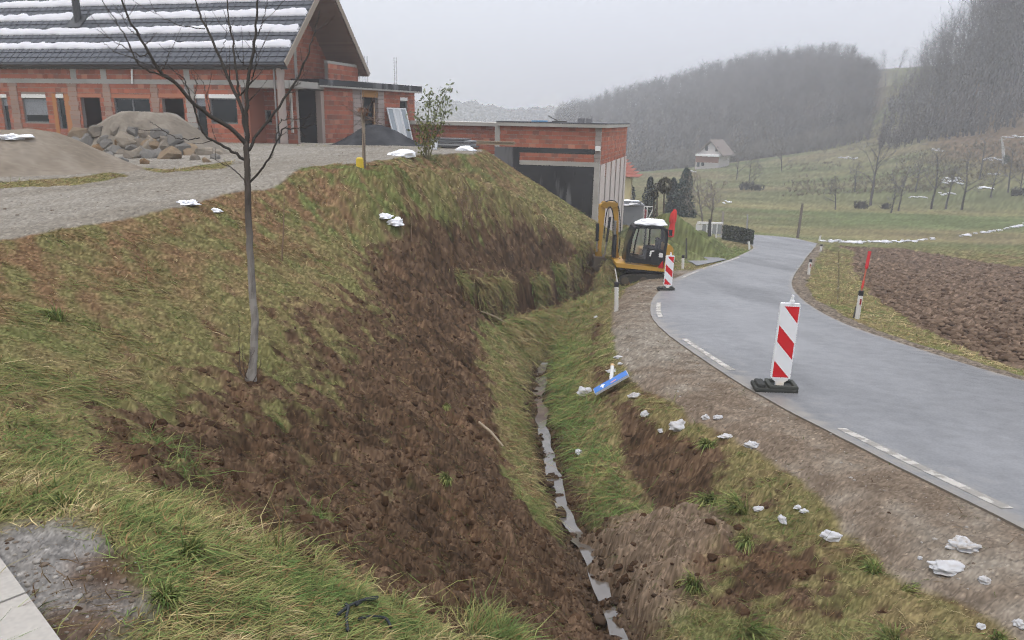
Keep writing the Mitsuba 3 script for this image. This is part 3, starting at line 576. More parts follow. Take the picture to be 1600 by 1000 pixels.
def lumps(x, y, size, col, g, flat=.65, sink=.35):
    n = len(x); z = fan_look(x, y)[0]
    v = IV[None] * g.uniform(.6, 1.25, (n, 12, 1)) * (size[:, None] * g.uniform(.7, 1.3, (n, 3)) * [1, 1, flat])[:, None, :]
    a = g.uniform(0, 6.28, n); ca, sa = np.cos(a)[:, None], np.sin(a)[:, None]
    v = np.stack([v[..., 0] * ca - v[..., 1] * sa, v[..., 0] * sa + v[..., 1] * ca, v[..., 2]], -1)
    v += np.stack([x, y, z + size * (flat - sink * 1.6) * .8], -1)[:, None]
    f = (IF[None] + (np.arange(n) * 12)[:, None, None]).reshape(-1, 3)
    return v.reshape(-1, 3), f, np.repeat(col, 12, 0) * g.uniform(.8, 1.2, (n * 12, 1))
x, y, r, g = scatter(60000, 1.7, 40, 103)
L = layers(x, y); cv, n1, n2, st = cover(x, y, L)
p = np.clip(L['soil'] + .6 * L['rs'] + .5 * L['bed'] + .04 * L['slab'] + .8 * L['cut'], 0, 1) * (1 - cv) * (1 - .93 * ss(.2, .6, L['verge'])) * (1 - ss(.05, .3, L['road'])) * (1 - L['yard'])
k = g.random(len(x)) < p * (.3 + .8 * ss(.42, .6, n2))
x, y, r, n2 = x[k], y[k], r[k], n2[k]
size = np.clip(.008 * g.pareto(2.0, len(x)) + .008, .008, .05) * (1 + .03 * np.clip(r - 4, 0, 30))
col = lerp(np.broadcast_to([.05, .031, .02], (len(x), 3)), np.array([.09, .055, .034]), g.random(len(x)))
v, f, c = lumps(x, y, size, col, g, .8, .55)
put('soil_clods', MB().add(v, f, c), 'earth', False); lab('soil_clods', 'brown crumbly clods lying on the dug soil', 'soil', kind='stuff')
x, y, r, g = scatter(60000, 1.8, 50, 104)
L = layers(x, y); on = ss(.4, .8, np.maximum(np.maximum(L['verge'], L['yard'] * .62), np.maximum(L['pad'], L['rverge']))) * (1 - ss(.05, .3, L['road']))
k = g.random(len(x)) < on * (.42 + .5 * L['pad'])
x, y, r = x[k], y[k], r[k]
size = np.clip(.005 * g.pareto(2.5, len(x)) + .004, .004, .022) * (1 + .03 * np.clip(r - 4, 0, 40)) * np.where(r < 4.5, .8, 1)
col = lerp(np.broadcast_to([.16, .125, .095], (len(x), 3)), np.array([.36, .34, .31]), g.random(len(x)) ** 1.5)
v, f, c = lumps(x, y, size, col, g)
put('pebbles', MB().add(v, f, c), 'earth', True); lab('pebbles', 'small loose stones on the gravel verge, yard and road edge', 'pebbles', kind='stuff')
g = np.random.default_rng(105); n = 6500
t = g.random(n); yy_ = np.exp(g.uniform(np.log(14), np.log(66), n)); x = xl(FIELD, yy_) + .2 + g.random(n) ** 1.3 * (.72 * yy_ + 4 - xl(FIELD, yy_)).clip(1, 40); y = yy_
L = layers(x, y); k = (L['field'] > .5) & (np.abs(np.arctan2(x, y)) < AZ[-1]); x, y = x[k], y[k]
size = g.uniform(.04, .13, len(x)) * (1 + y * .006)
col = lerp(np.broadcast_to([.095, .064, .045], (len(x), 3)), np.array([.215, .155, .11]), g.random(len(x)) ** 1.4)
v, f, c = lumps(x, y, size, col, g, .55)
put('field_clods', MB().add(v, f, c), 'earth', True); lab('field_clods', 'turned clods of the ploughed field', 'soil', kind='stuff')

# long grass left standing on both lips of the fresh trench and on the hump beside it
g = np.random.default_rng(106); X_, Y_, OUT = [], [], []
for off, spread, n in ((-.52, .12, 5200), (.72, .12, 3000), (1.05, .35, 6500)):
    u = g.uniform(.03, .93, n); seg = np.concatenate([[0], np.cumsum(np.linalg.norm(np.diff(TRENCH, axis=0), axis=1))]); tx, ty = np.interp(u * seg[-1], seg, TRENCH[:, 0]), np.interp(u * seg[-1], seg, TRENCH[:, 1])
    o_ = off + g.normal(0, spread, n) + .25 * (fbm2(tx * 1.5, ty * 1.5, 2, 5) - .5); k = fbm2(tx * 1.2 + off * 9, ty * 1.2, 2, 77) > (.42 if off < 0 else .3); X_.append((tx + .94 * o_)[k]); Y_.append((ty - .3 * o_)[k])
x, y = np.concatenate(X_), np.concatenate(Y_); r = np.hypot(x, y); n1, n2, st = fbm2(x * .35, y * .35, 3, 31), fbm2(x * 2.6, y * 2.6, 3, 32), fbm2(x * 4, y * 4, 3, 35)
v, f, c = blades(x, y, g.uniform(.22, .5, len(x)), .0012 * r, np.full(len(x), .8), grass_colour(n1, n2, st, g, .02, .1), g, .9)
put('trench_grass', MB().add(v, f, c), 'plant'); lab('trench_grass', 'long yellowish grass hanging over both lips of the fresh trench', 'grass', kind='stuff')

# wet lumps of mud lying in the water
g = np.random.default_rng(107); y = g.uniform(4.8, 18, 900); x = xl(DITCH, y) - .22 * (fbm2(y * .8, y * 0, 3, 12) - .5) + g.normal(0, .15, 900); col = np.array([.062, .043, .030]) * g.uniform(.6, 1.4, (900, 1))
v, f, c = lumps(x, y, np.clip(.012 * g.pareto(2.0, 900) + .015, .015, .08), col, g, .5, .12); put('ditch_mud', MB().add(v, f, c), 'earth', True); lab('ditch_mud', 'wet dark mud lumps breaking the water in the ditch', 'mud', kind='stuff')

# ------------------------------------------------------------------ buildings
class Frame:
    """an upright wall plane: s runs along it, z up, d outward"""
    def __init__(f, O, az, side=1):
        a = math.radians(az); f.O = np.array([O[0], O[1], 0.0]); f.e = np.array([math.sin(a), math.cos(a), 0]); f.n = side * np.array([math.cos(a), -math.sin(a), 0])
    def p(f, s, z, d=0.0): return f.O + f.e * s + f.n * d + [0, 0, z]
    def hit(f, x, y, d=0.0):
        r = ray(x, y); t = ((f.O + f.n * d - EYE) @ f.n) / (r @ f.n); q = EYE + r * t
        return float((q - f.O) @ f.e), float(q[2])
    def rect(f, x0, y0, x1, y1): a, b = f.hit(x0, y0), f.hit(x1, y1); return min(a[0], b[0]), max(a[0], b[0]), min(a[1], b[1]), max(a[1], b[1])
    def box(f, mb, s0, s1, z0, z1, d0, d1, col):
        return mb.obox(f.p(s0, z0, d0), f.e * (s1 - s0), f.n * (d1 - d0), np.array([0, 0, z1 - z0]), col)
BRICK = np.array([.36, .132, .082])
def cells(s0, s1, z0, z1, holes):
    S = sorted({s0, s1, *[min(max(h[i], s0), s1) for h in holes for i in (0, 1)]}); Z = sorted({z0, z1, *[min(max(h[i], z0), z1) for h in holes for i in (2, 3)]})
    for a, b in zip(S[:-1], S[1:]):
        for c, d in zip(Z[:-1], Z[1:]):
            m, k = (a + b) / 2, (c + d) / 2
            if b - a > 1e-4 and d - c > 1e-4 and not any(h[0] < m < h[1] and h[2] < k < h[3] for h in holes): yield a, b, c, d
def bricks(owner, fr, s0, s1, z0, z1, holes=(), bw=.39, bh=.25, tint=1.0, thick=.25):
    """courses of hollow bricks standing 12 mm proud of their mortar"""
    m = MB(); w = MB()
    for a, b, c, d in cells(s0, s1, z0, z1, holes): fr.box(w, a, b, c, d, -thick, -.012, [.27, .23, .20])
    rows = int(round((z1 - z0) / bh)); bh = (z1 - z0) / rows
    for r in range(rows):
        za, zb = z0 + r * bh + .012, z0 + (r + 1) * bh - .012; zm = (za + zb) / 2
        tone = RNG.uniform(.88, 1.1)
        x = s0 - (r % 2) * bw / 2
        cut = sorted((h[0], h[1]) for h in holes if h[2] < zm < h[3])
        while x < s1:
            spans = [(max(x + .006, s0), min(x + bw - .006, s1))]
            for h0, h1 in cut: spans = [q for a, b in spans for q in ((a, min(b, h0)), (max(a, h1), b)) if q[1] - q[0] > .03]
            for a, b in spans:
                if b - a > .03:
                    k = RNG.random(); col = BRICK * tint * tone * RNG.uniform(.82, 1.16) * ([1, .92, .9] if k < .8 else [.8, .9, 1.0] if k < .93 else [1.12, 1.3, 1.35])
                    fr.box(m, a, b, za, zb, -.05, RNG.uniform(-.003, .004), col)
            x += bw
    part(owner, 'mortar_wall', w); k = part(owner, 'brickwork', m); lab(k, kind='stuff')
GREYC = np.array([.35, .33, .30])
def cbox(owner, name, fr, s0, s1, z0, z1, d0, d1, bsdf='concrete', col=GREYC):
    m = MB(); fr.box(m, s0, s1, z0, z1, d0, d1, col); return part(owner, name, m, bsdf)

# --- the house with the snowy roof
HO = onz(450, 225, .1)
hs = thing('unfinished_house', 'unplastered red brick house with a steep dark snow striped roof and open gable', 'house')
FW, EW = Frame(HO, -74, -1), Frame(HO, 16, 1)
WL = 27.0; GZ = .05; EAVE = 4.3
s_p = FW.hit(376, 140)[0]
beam = (FW.hit(200, 131)[1], FW.hit(200, 124)[1]); EAVE = FW.hit(200, 92.5)[1]
def hole(x0, y0, x1, y1): return FW.rect(x0, y0, x1, y1)
openings = [hole(0, 147, 20, 215), hole(33, 147, 77, 192), hole(87, 147, 106, 203), hole(125, 152, 163, 215), hole(177, 153, 238, 200), hole(252, 152, 292, 217), hole(304, 147, 326, 220), hole(326, 147, 372, 194)]
for k in range(3): a = FW.hit(0, 150)[0] + 1.0 + 2.6 * k; openings.append((a + .3, a + 2.0, 1.0, 2.4))
bricks(hs, FW, s_p, WL, beam[1], EAVE); bricks(hs, FW, s_p, WL, GZ, beam[0], openings)
cbox(hs, 'ring_beam', FW, 0.18, WL, beam[0], beam[1], -.25, .015)
for px_ in (115, 162, 292): cbox(hs, 'column', FW, *[FW.hit(px_ - 5, 110)[0] * 0 + v for v in sorted((FW.hit(px_ - 5, 115)[0], FW.hit(px_ + 4, 115)[0]))], beam[1], EAVE - .02, -.2, .02)
for px_, w in ((25, 6), (117, 7), (170, 5.5), (244, 6), (299, 7.5)):
    a, b = sorted((FW.hit(px_ - w, 170)[0], FW.hit(px_ + w, 170)[0])); m = MB(); zz_ = GZ
    while zz_ < beam[0] - .02:                                      # toothed pier, roughly pointed
        h_ = min(.25, beam[0] - zz_); e_ = RNG.uniform(-.05, .05); FW.box(m, a - e_, b + e_, zz_ + .01, zz_ + h_ - .005, -.22, .03 + RNG.uniform(0, .012), jit([.33, .225, .18] if px_ != 299 else [.36, .34, .31], .12)); zz_ += h_
    part(hs, 'pier', m)
def window(owner, fr, r, blind=True, shutter=0.0, mull=0, inset=.10, fcol=(.16, .165, .17), back=True):
    s0, s1, z0, z1 = r; zt = z1
    f = MB()
    if blind: zt = z1 - .2; bb = MB(); fr.box(bb, s0, s1, zt, z1, -inset, .02, [.78, .78, .76]); part(owner, 'blind_box', bb, 'satin')
    for a, b, c, d in ((s0, s1, z0, z0 + .07), (s0, s1, zt - .06, zt), (s0, s0 + .06, z0 + .07, zt - .06), (s1 - .06, s1, z0 + .07, zt - .06)): fr.box(f, a, b, c, d, -inset - .06, -inset, fcol)
    for k in range(mull): x = s0 + (s1 - s0) * (k + 1) / (mull + 1); fr.box(f, x - .04, x + .04, z0 + .07, zt - .06, -inset - .06, -inset + .002, fcol)
    w = part(owner, 'window', f, 'satin')
    g = MB(); fr.box(g, s0 + .06, s1 - .06, z0 + .07, zt - .06, -inset - .045, -inset - .03, [.018, .022, .026]); put(numbered(w + '__pane'), g, 'glass')
    if shutter:
        m = MB(); n_ = int((zt - z0) * shutter / .055)
        for k in range(n_): fr.box(m, s0 + .06, s1 - .06, zt - .06 - .055 * (k + 1) + .006, zt - .06 - .055 * k, -inset - .028, -inset - .012, [.26, .275, .30])
        put(numbered(w + '__shutter'), m, 'satin')
    return w
window(hs, FW, openings[0], True, .18); window(hs, FW, openings[1], True, .66); window(hs, FW, openings[2], True); window(hs, FW, openings[4], False, 0, 1); window(hs, FW, openings[7], True, 0, 0)
window(hs, FW, openings[6], False, .25)
a = openings[6]; m = MB(); FW.box(m, a[0], a[1], a[3] - .21, a[3], -.1, .021, [.78, .78, .76]); part(hs, 'blind_box', m, 'satin')
for o in openings[8:]: window(hs, FW, o, True)
for o in (openings[3], openings[5]):                                # lintels over the open doorways
    m = MB(); FW.box(m, o[0] - .15, o[1] + .15, o[3], o[3] + .2, -.24, .018, [.42, .17, .10]); part(hs, 'lintel', m)
m = MB(); FW.box(m, openings[4][0] - .1, openings[4][1] + .1, openings[4][3] + .0, openings[4][3] + .2, -.24, .018, [.42, .17, .10]); part(hs, 'lintel', m)
m = MB(); o = openings[2]; FW.box(m, o[0] - .42, o[0] - .05, GZ, o[3], .0, .022, [.42, .19, .075]); FW.box(m, o[1] + .03, o[1] + .3, o[2] - .4, o[3] + .02, .0, .02, [.42, .19, .075]); part(hs, 'wooden_jamb', m)
# inside: floor slab, back wall and partitions keep it dark
HD = EW.hit(562, 97)[0]
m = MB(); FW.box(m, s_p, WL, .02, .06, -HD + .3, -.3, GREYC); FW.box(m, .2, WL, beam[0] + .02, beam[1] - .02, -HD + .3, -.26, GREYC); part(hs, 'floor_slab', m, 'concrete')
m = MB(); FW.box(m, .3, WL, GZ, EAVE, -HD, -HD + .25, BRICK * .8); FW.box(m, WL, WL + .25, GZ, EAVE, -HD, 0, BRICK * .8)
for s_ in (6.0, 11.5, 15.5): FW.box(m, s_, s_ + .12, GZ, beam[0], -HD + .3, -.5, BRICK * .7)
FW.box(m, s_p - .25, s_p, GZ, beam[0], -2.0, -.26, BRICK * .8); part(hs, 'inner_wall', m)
# porch at the corner: set-back wall with a small window, round plastered post
PB = Frame(FW.p(0, 0, -1.6), -74, -1)
bricks(hs, PB, 0.4, s_p, GZ, beam[0], [PB.rect(414, 172, 425, 193)])
window(hs, PB, PB.rect(414, 172, 425, 193), False)
m = MB(); FW.box(m, -.05, s_p - .02, beam[0] - .12, beam[1] + .02, -1.7, .03, [.42, .39, .33]); part(hs, 'porch_beam', m, 'concrete')
bricks(hs, FW, 0.25, s_p, beam[1] + .02, EAVE)
b0 = FW.hit(452, 222)[0]; m = MB(); zs = np.linspace(GZ, FW.hit(440, 92)[1] - .05, 15)
m.tube([FW.p(b0 + .28 - .05 * 0, z, .02) for z in zs], .20 + .02 * np.sin(zs * 9), [.36, .30, .27], 10); part(hs, 'corner_post', m, 'earth', True)
m = MB(); m.tube([FW.p(b0 + .62, z, .06) for z in (GZ, EAVE)], .05, [.25, .24, .23], 8); part(hs, 'downpipe', m, 'satin', True)
# end wall: open garage bay, balcony slab, set-back gable
g0, gz_ = EW.hit(457, 215); g1, gt = EW.hit(497, 146); a0 = EW.hit(500, 140)[0]
cbox(hs, 'balcony_slab', EW, .3, a0 + .25, EW.hit(480, 138)[1], EW.hit(480, 128)[1], -1.9, .12)
m = MB(); EW.box(m, a0, a0 + .3, GZ, gt + .15, -.3, .03, [.34, .27, .23]); part(hs, 'pier', m)
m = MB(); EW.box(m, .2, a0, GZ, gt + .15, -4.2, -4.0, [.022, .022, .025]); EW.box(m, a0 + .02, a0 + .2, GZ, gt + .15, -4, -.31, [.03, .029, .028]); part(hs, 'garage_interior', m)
m = MB(); EW.box(m, .55, .67, GZ + .6, gt, -.12, -.02, [.40, .37, .33]); part(hs, 'timber_prop', m)
GB = -1.9; zf = EW.hit(480, 128)[1]
qa = HD / 2; slope = math.tan(math.radians(46)); za = EAVE + .25 + slope * qa
def zroof(q): return EAVE + .25 + slope * (qa - abs(q - qa))
GF = Frame(EW.p(0, 0, GB), 16, 1)
gm, gw = MB(), MB(); zc_ = zf; r = 0
door = (.55, 1.6, zf, zf + 2.0)
while zc_ < za - .3:
    q0 = max(.12, (zc_ + .25 - EAVE - .1) / slope) if zc_ + .25 > EAVE else .12; q1 = HD - q0
    x = q0 - (r % 2) * .2
    while x < q1:
        a, b = max(x, q0) + .006, min(x + .39, q1) - .006
        if door[2] < zc_ + .12 < door[3]:
            if a < door[0] < b: b = door[0]
            elif a < door[1] < b: a = door[1]
            elif door[0] <= a and b <= door[1]: a = b
        if b - a > .04: GF.box(gm, a, b, zc_ + .012, zc_ + .238, -.05, RNG.uniform(-.003, .004), BRICK * RNG.uniform(.8, 1.15))
        x += .39
    for a, b in ((q0, min(door[0], q1)), (min(door[1], q1), q1)) if zc_ + .12 < door[3] else ((q0, q1),):
        if b - a > .02: GF.box(gw, a, b, zc_, zc_ + .25, -.24, -.012, [.27, .23, .20])
    zc_ += .25; r += 1
part(hs, 'gable_mortar', gw); k = part(hs, 'gable_brickwork', gm); lab(k, kind='stuff')
m = MB(); GF.box(m, door[0], door[1], door[2], door[3], -.5, -.4, [.03, .035, .04]); part(hs, 'balcony_door', m, 'glass')
for q_ in (1.65, 4.0): cbox(hs, 'gable_column', GF, q_, q_ + .28, zf, zroof(q_) - .3, -.2, .03)
# low wall under the far eave
bricks(hs, Frame(EW.p(0, 0, -.1), 16, 1), 4.6, HD - .05, zf + .05, EW.hit(530, 101)[1]); cbox(hs, 'gable_beam', EW, 4.5, HD, EW.hit(530, 101)[1], EW.hit(530, 97)[1], -.3, -.08)
# roof
OV = .35                                                            # how far the roof passes the end wall
u1, u2 = np.array([0, -1, 0]), None
def rp(sl, s, t, h=0.0):
    """point on a roof slope: s along the ridge (metres left of the end wall), t up the slope from the eave, h above it"""
    c, sn = math.cos(math.radians(46)), math.sin(math.radians(46))
    q = -.45 + t * c - h * sn if sl == 0 else HD + .45 - t * c + h * sn
    z = EAVE + .25 - .45 * slope + t * sn + h * c
    return HO * [1, 1, 0] + EW.e * q + FW.e * s + [0, 0, z]
TL_ = (qa + .45) / math.cos(math.radians(46))
def roof_quad(m, sl, s0, s1, t0, t1, h00, h11, col, th=.02):
    a, b, c, d = rp(sl, s0, t0, h00), rp(sl, s1, t0, h00), rp(sl, s1, t1, h11), rp(sl, s0, t1, h11)
    nn = np.cross(b - a, d - a); nn /= np.linalg.norm(nn); nn *= np.sign(nn[2])
    v = np.array([a, b, c, d, a - nn * th, b - nn * th, c - nn * th, d - nn * th])
    f = [[0, 1, 2, 3], [4, 7, 6, 5], [0, 4, 5, 1], [1, 5, 6, 2], [2, 6, 7, 3], [3, 7, 4, 0]]
    if np.dot(np.cross(b - a, c - a), nn) < 0: f = [x[::-1] for x in f]
    m.add(v, f, col)
TILE = np.array([.060, .066, .080])
m = MB()
for sl in (0, 1): roof_quad(m, sl, -OV, WL + .4, 0, TL_, 0, 0, [.10, .07, .055], .2)
rf = part(hs, 'roof', m)
m = MB()                                                            # boarded underside of the verge
for sl in (0, 1):
    for k in range(int(TL_ / .14)): roof_quad(m, sl, -OV + .02, 2.2, k * .14 + .004, k * .14 + .136, -.2, -.2, jit([.20, .125, .085], .12), .02)
part(hs, 'boarded_soffit', m)
NC = 17; ch = TL_ / NC
for k in range(NC):
    m = MB(); roof_quad(m, 0, -OV - .03, WL + .4, k * ch, (k + 1) * ch + .02, .075, .035, jit(TILE, .06), .03)
    s_ = -OV + .1
    while s_ < WL + .3: roof_quad(m, 0, s_, s_ + .09, k * ch - .015, (k + 1) * ch, .098, .058, jit(TILE * .9, .08), .03); s_ += .46
    put(numbered(rf + '__tile_course'), m, 'satin')
m = MB(); roof_quad(m, 1, -OV - .03, WL + .4, 0, TL_, .07, .07, TILE, .04); put(numbered(rf + '__tile_sheet'), m, 'satin')
m = MB()
for sl in (0, 1): roof_quad(m, sl, -OV - .07, -OV - .031, -.02, TL_, .09, .09, [.30, .25, .2], .3)
put(numbered(rf + '__barge_board'), m, 'matte')
m = MB(); m.tube([rp(0, s_, -.06, -.02) for s_ in (-OV, WL)], .075, [.05, .052, .06], 8); put(numbered(rf + '__gutter'), m, 'satin', True)
m = MB(); m.obox(rp(0, -OV, .0, -.42), FW.e * (WL + OV), rp(0, 0, .0, -.2) - rp(0, 0, 0, -.42), EW.e * .03, [.055, .057, .062]); put(numbered(rf + '__fascia'), m, 'satin')
for x0, x1 in ((-20, 132), (308, 438)):
    a, b = FW.hit(x0, 90)[0], FW.hit(x1, 90)[0]; m = MB(); FW.box(m, min(a, b), max(a, b), EAVE - .20, EAVE + .03, .022, .034, [.07, .06, .55]); k = part(hs, 'blue_foil', m, 'satin'); lab(k, 'bright blue strip of foil under the eave')
# metal flue on the roof
def roof_hit(x, y, h=.07):
    o, a, b = rp(0, 0, 0, h), rp(0, 1, 0, h), rp(0, 0, 1, h); nn = np.cross(a - o, b - o); r_ = ray(x, y); t = ((o - EYE) @ nn) / (r_ @ nn); q_ = EYE + r_ * t
    return float((q_ - o) @ FW.e), float((q_ - o) @ ((b - o) / np.linalg.norm(b - o)))
s_, t_ = roof_hit(121, 34); base = rp(0, s_, t_, 0); m = MB(); m.tube([base, base + [0, 0, 2.6]], .2, [.035, .037, .04], 12); k = put(numbered(rf + '__flue'), m, 'satin', True)
m = MB(); roof_quad(m, 0, s_ - .5, s_ + .5, t_ - .5, t_ + .45, .13, .12, [.045, .047, .05], .03); put(numbered(rf + '__flue_flashing'), m, 'satin')
m = MB(); a = FW.hit(207, 94); b = FW.hit(208, 131); m.tube([FW.p(a[0], a[1], .06), FW.p(b[0], b[1], .06)], .055, [.88, .88, .88], 8)
put(thing('white_pipe', 'short white pipe standing upright against the upper brick wall', 'pipe'), m, 'satin', True)
def lumpy_strip(P0, P1, wid, hgt, nx, seed, up):
    """a soft bank of snow between two points; up(i,j) gives positions"""
    pass
for i, (y_, txt) in enumerate(((70, 'lowest long band of snow on the dark roof, just above the eave'), (47, 'second band of snow from the eave on the dark roof'), (24, 'third band of snow up the dark roof, broken by the flue'), (2, 'topmost band of snow on the dark roof at the picture edge'))):
    t0 = roof_hit(200, y_ + 5.5)[1]; t1 = roof_hit(200, y_ - 5.5)[1]
    g_ = np.random.default_rng(200 + i); key = thing('snow_band', txt, 'snow', 'bands of snow lying on the house roof'); m = MB()
    for sa, sb in ((-.3, s_ - .5), (s_ + .42, WL)) if i == 2 else ((-.3, WL),):
        n_ = int((sb - sa) / .12); S = np.linspace(sa, sb, n_); na_ = fbm2(S * 1.3, S * 0 + i, 3, 5); nb_ = fbm2(S * 2.1, S * 0 + i + 7, 3, 6); ends = np.minimum(1, np.minimum(S - sa, sb - S) / .25 + .12)
        U_ = np.array([0, .06, .3, .6, .88, 1]); Hh = np.array([0, .7, 1, .9, .55, 0])
        V_ = [[rp(0, s, t0 + .10 * (na_[j] - .6) + (t1 - t0 + .5 * (nb_[j] - .5)) * u * (.4 + .6 * ends[j]), .055 + h * .09 * (.5 + 1.0 * na_[j]) * ends[j]) for u, h in zip(U_, Hh)] for j, s in enumerate(S)]
        kk = np.arange(n_ * 6).reshape(n_, 6); f = np.stack([kk[:-1, :-1], kk[1:, :-1], kk[1:, 1:], kk[:-1, 1:]], -1).reshape(-1, 4)
        m.add(np.array(V_).reshape(-1, 3), f, [.62, .63, .66])
    put(key, m, 'snow', True)
# --- flat annex beside the house (part of the same building)
AO = EW.p(a0 + .3, 0, 0); AW = Frame(AO, 30, 1)
A1 = AW.hit(552, 170)[0]; A2 = AW.hit(566, 170)[0]; A3 = AW.hit(591, 170)[0]; A4 = AW.hit(600, 170)[0]; A5 = AW.hit(648, 170)[0]; AT = AW.hit(600, 140)[1]
bricks(hs, AW, .05, A1, GZ, AT); wr = AW.rect(625, 152, 637, 196); bricks(hs, AW, A4, A5, GZ, AT, [wr])
window(hs, AW, wr, True)
for a, b in ((A1, A2), (A3, A4)):
    m = MB(); z_ = GZ
    while z_ < AT - .02: h_ = min(.25, AT - z_); e_ = RNG.uniform(-.06, .06); AW.box(m, a - max(e_, 0), b + max(-e_, 0) * 0, z_ + .01, z_ + h_ - .008, -.24, .025 + RNG.uniform(0, .01), jit([.36, .30, .27], .12)); z_ += h_
    part(hs, 'pier', m)
dt = AW.hit(578, 152)[1]
m = MB(); AW.box(m, A2, A3, dt, AT, -.2, .01, [.42, .22, .08]); part(hs, 'wooden_lintel', m)
m = MB(); AW.box(m, A2 + .02, A3 - .02, GZ, dt, -.6, -.5, [.05, .06, .065]); part(hs, 'door_void', m, 'glass')
m = MB(); q_ = A3 - .35; m.obox(AW.p(q_, GZ, -.1), AW.e * .1, AW.n * .05, AW.p(q_ + .25, dt - .3, -.3) - AW.p(q_, GZ, -.1), [.5, .33, .2]); part(hs, 'leaning_board', m)
m = MB(); AW.box(m, A5 - .22, A5, GZ, AT, -8, -.26, BRICK * .8); AW.box(m, .1, A5, GZ, AT, -8.2, -8, BRICK * .7); part(hs, 'annex_back_wall', m)
m = MB(); zt = AW.hit(580, 131)[1]; AW.box(m, -.6, A5 + .35, AT, zt + .05, -8.4, .35, [.045, .045, .05]); part(hs, 'annex_roof_slab', m, 'tar')
m = MB(); AW.box(m, -.6, A5 + .36, AT - .09, AT, .02, .36, [.36, .34, .31]); part(hs, 'annex_eave_edge', m, 'concrete')
for px_, h_ in ((588, 20), (596, 44), (641, 42)):                   # starter bars left standing on the annex roof
    s_ = AW.hit(px_, 131)[0]; m = MB(); z1 = AW.hit(px_, 131 - h_)[1]
    for k in range(3): m.tube([AW.p(s_ - .1 + .11 * k, zt, -1.2 - .1 * (k % 2)), AW.p(s_ - .1 + .12 * k, z1 - .25 * (k == 1), -1.2 - .1 * (k % 2))], .016, [.30, .27, .25], 5)
    part(hs, 'starter_bars', m, 'matte')
m = MB(); c = ground_px(433, 222); c[2] = .08; zz_ = np.array([0, .02, .3, .32, .6, .62, .9, .92]); m.tube([FW.p(FW.hit(432, 220)[0], z + .06, -.55) for z in zz_], [.28, .3, .3, .31, .3, .31, .3, .27], [.035, .037, .042], 14)
put(thing('barrel', 'black barrel standing in the house porch beside the corner post', 'barrel'), m, 'satin', 40)
# white window frames leaning on the annex
lf = thing('leaning_window_frames', 'white framed window units leaning against the annex wall behind the dark heap', 'window frame')
s0_, s1_ = AW.hit(600, 190)[0], AW.hit(630, 190)[0]; zt_ = AW.hit(612, 169)[1]
fb = lambda s, h, d=0.0: AW.p(s, .12 + h, .75 - .55 * h / (zt_ - .1) + d)
wf = (s1_ - s0_) / 3
for k in range(3):
    m = MB(); hh = zt_ - .1
    for a, b, c, d in ((0, .07, 0, hh), (wf - .1, wf - .03, 0, hh), (.07, wf - .1, 0, .07), (.07, wf - .1, hh - .07, hh)):
        o = fb(s0_ + k * wf + a, c); m.obox(o, AW.e * (b - a), AW.n * .06, fb(0, d) - fb(0, c), [.7, .71, .72])
    w = part(lf, 'frame', m, 'satin')
    m = MB(); o = fb(s0_ + k * wf + .07, .07); m.obox(o, AW.e * (wf - .17), AW.n * .02, fb(0, hh - .07) - fb(0, .07), [.30, .34, .37] if k != 1 else [.55, .57, .58]); put(numbered(w + '__pane'), m, 'glass')

# --- the second unfinished brick building, with the black sealed basement
b2 = thing('basement_building', 'flat roofed brick building shell with a black waterproofed basement wall by the road', 'building')
BC = at(940, 195, 42); BL, BR = Frame(BC, -76, -1), Frame(BC, 15, 1)
zt = BL.hit(900, 199)[1]; zb1 = BL.hit(900, 253)[1]; zb2 = BL.hit(900, 260)[1]; zg = -6.8
sL = BL.hit(781, 210)[0]; zm0, zm1 = BL.hit(880, 240)[1], BL.hit(880, 232)[1]; s8 = BL.hit(812, 240)[0]; sD = BL.hit(870, 240)[0]
bricks(b2, BL, .32, sL, zm1, zt, tint=.95); bricks(b2, BL, .32, s8, zb1, zm0, tint=.92)
m = MB(); BL.box(m, .32, sD, zm0, zm1, -.25, .006, [.055, .05, .045]); BL.box(m, sD, s8, zm0, zm1, -.25, .007, [.16, .13, .10]); part(b2, 'dirty_band', m, 'tar')
m = MB(); BL.box(m, s8, sL + .3, zb1 - 1.2, zm1, -.3, .05, [.03, .03, .03]); k = part(b2, 'black_membrane', m, 'tar')
cbox(b2, 'plinth_beam', BL, 0, s8, zb2, zb1, -.25, .03)
m = MB(); BL.box(m, .3, sL + 1.2, zg, zb2, -.3, .01, [.03, .03, .03])
n_ = 12
for k in range(n_): s_ = .35 + k * (sL + .5) / n_; BL.box(m, s_, s_ + .02, zg, zb2, .01, .022, [.03, .03, .03])
k = part(b2, 'basement_wall', m, 'tar'); lab(k, 'black waterproofed basement wall with pale streaks')
m = MB(); z_ = zb2
cbox(b2, 'corner_column', BL, 0, .3, zg, zb2, -.3, .035)
while z_ < zt - .01:
    h_ = min(.25, zt - z_); BL.box(m, 0, .32 + RNG.uniform(-.05, .05), z_ + .008, z_ + h_ - .008, -.3, .02 + RNG.uniform(0, .012), jit([.30, .26, .235], .12)); z_ += h_
part(b2, 'corner_pier', m)
BD = 12.5
bricks(b2, BR, .31, BD, BR.hit(945, 255)[1] if False else zb1 - .15, zt, tint=1.05)
m = MB(); BR.box(m, .3, BD, zg, zb1 - .15, -.3, -.12, [.10, .09, .085]); part(b2, 'side_wall', m)
for k in range(6):
    m = MB(); s_ = .35 + k * (BD - .8) / 5; BR.box(m, s_, s_ + (1.75 if k < 5 else .8), zg, zb1 - .15, -.12, .04, [.52, .46, .42]); part(b2, 'pale_pilaster', m, 'matte')
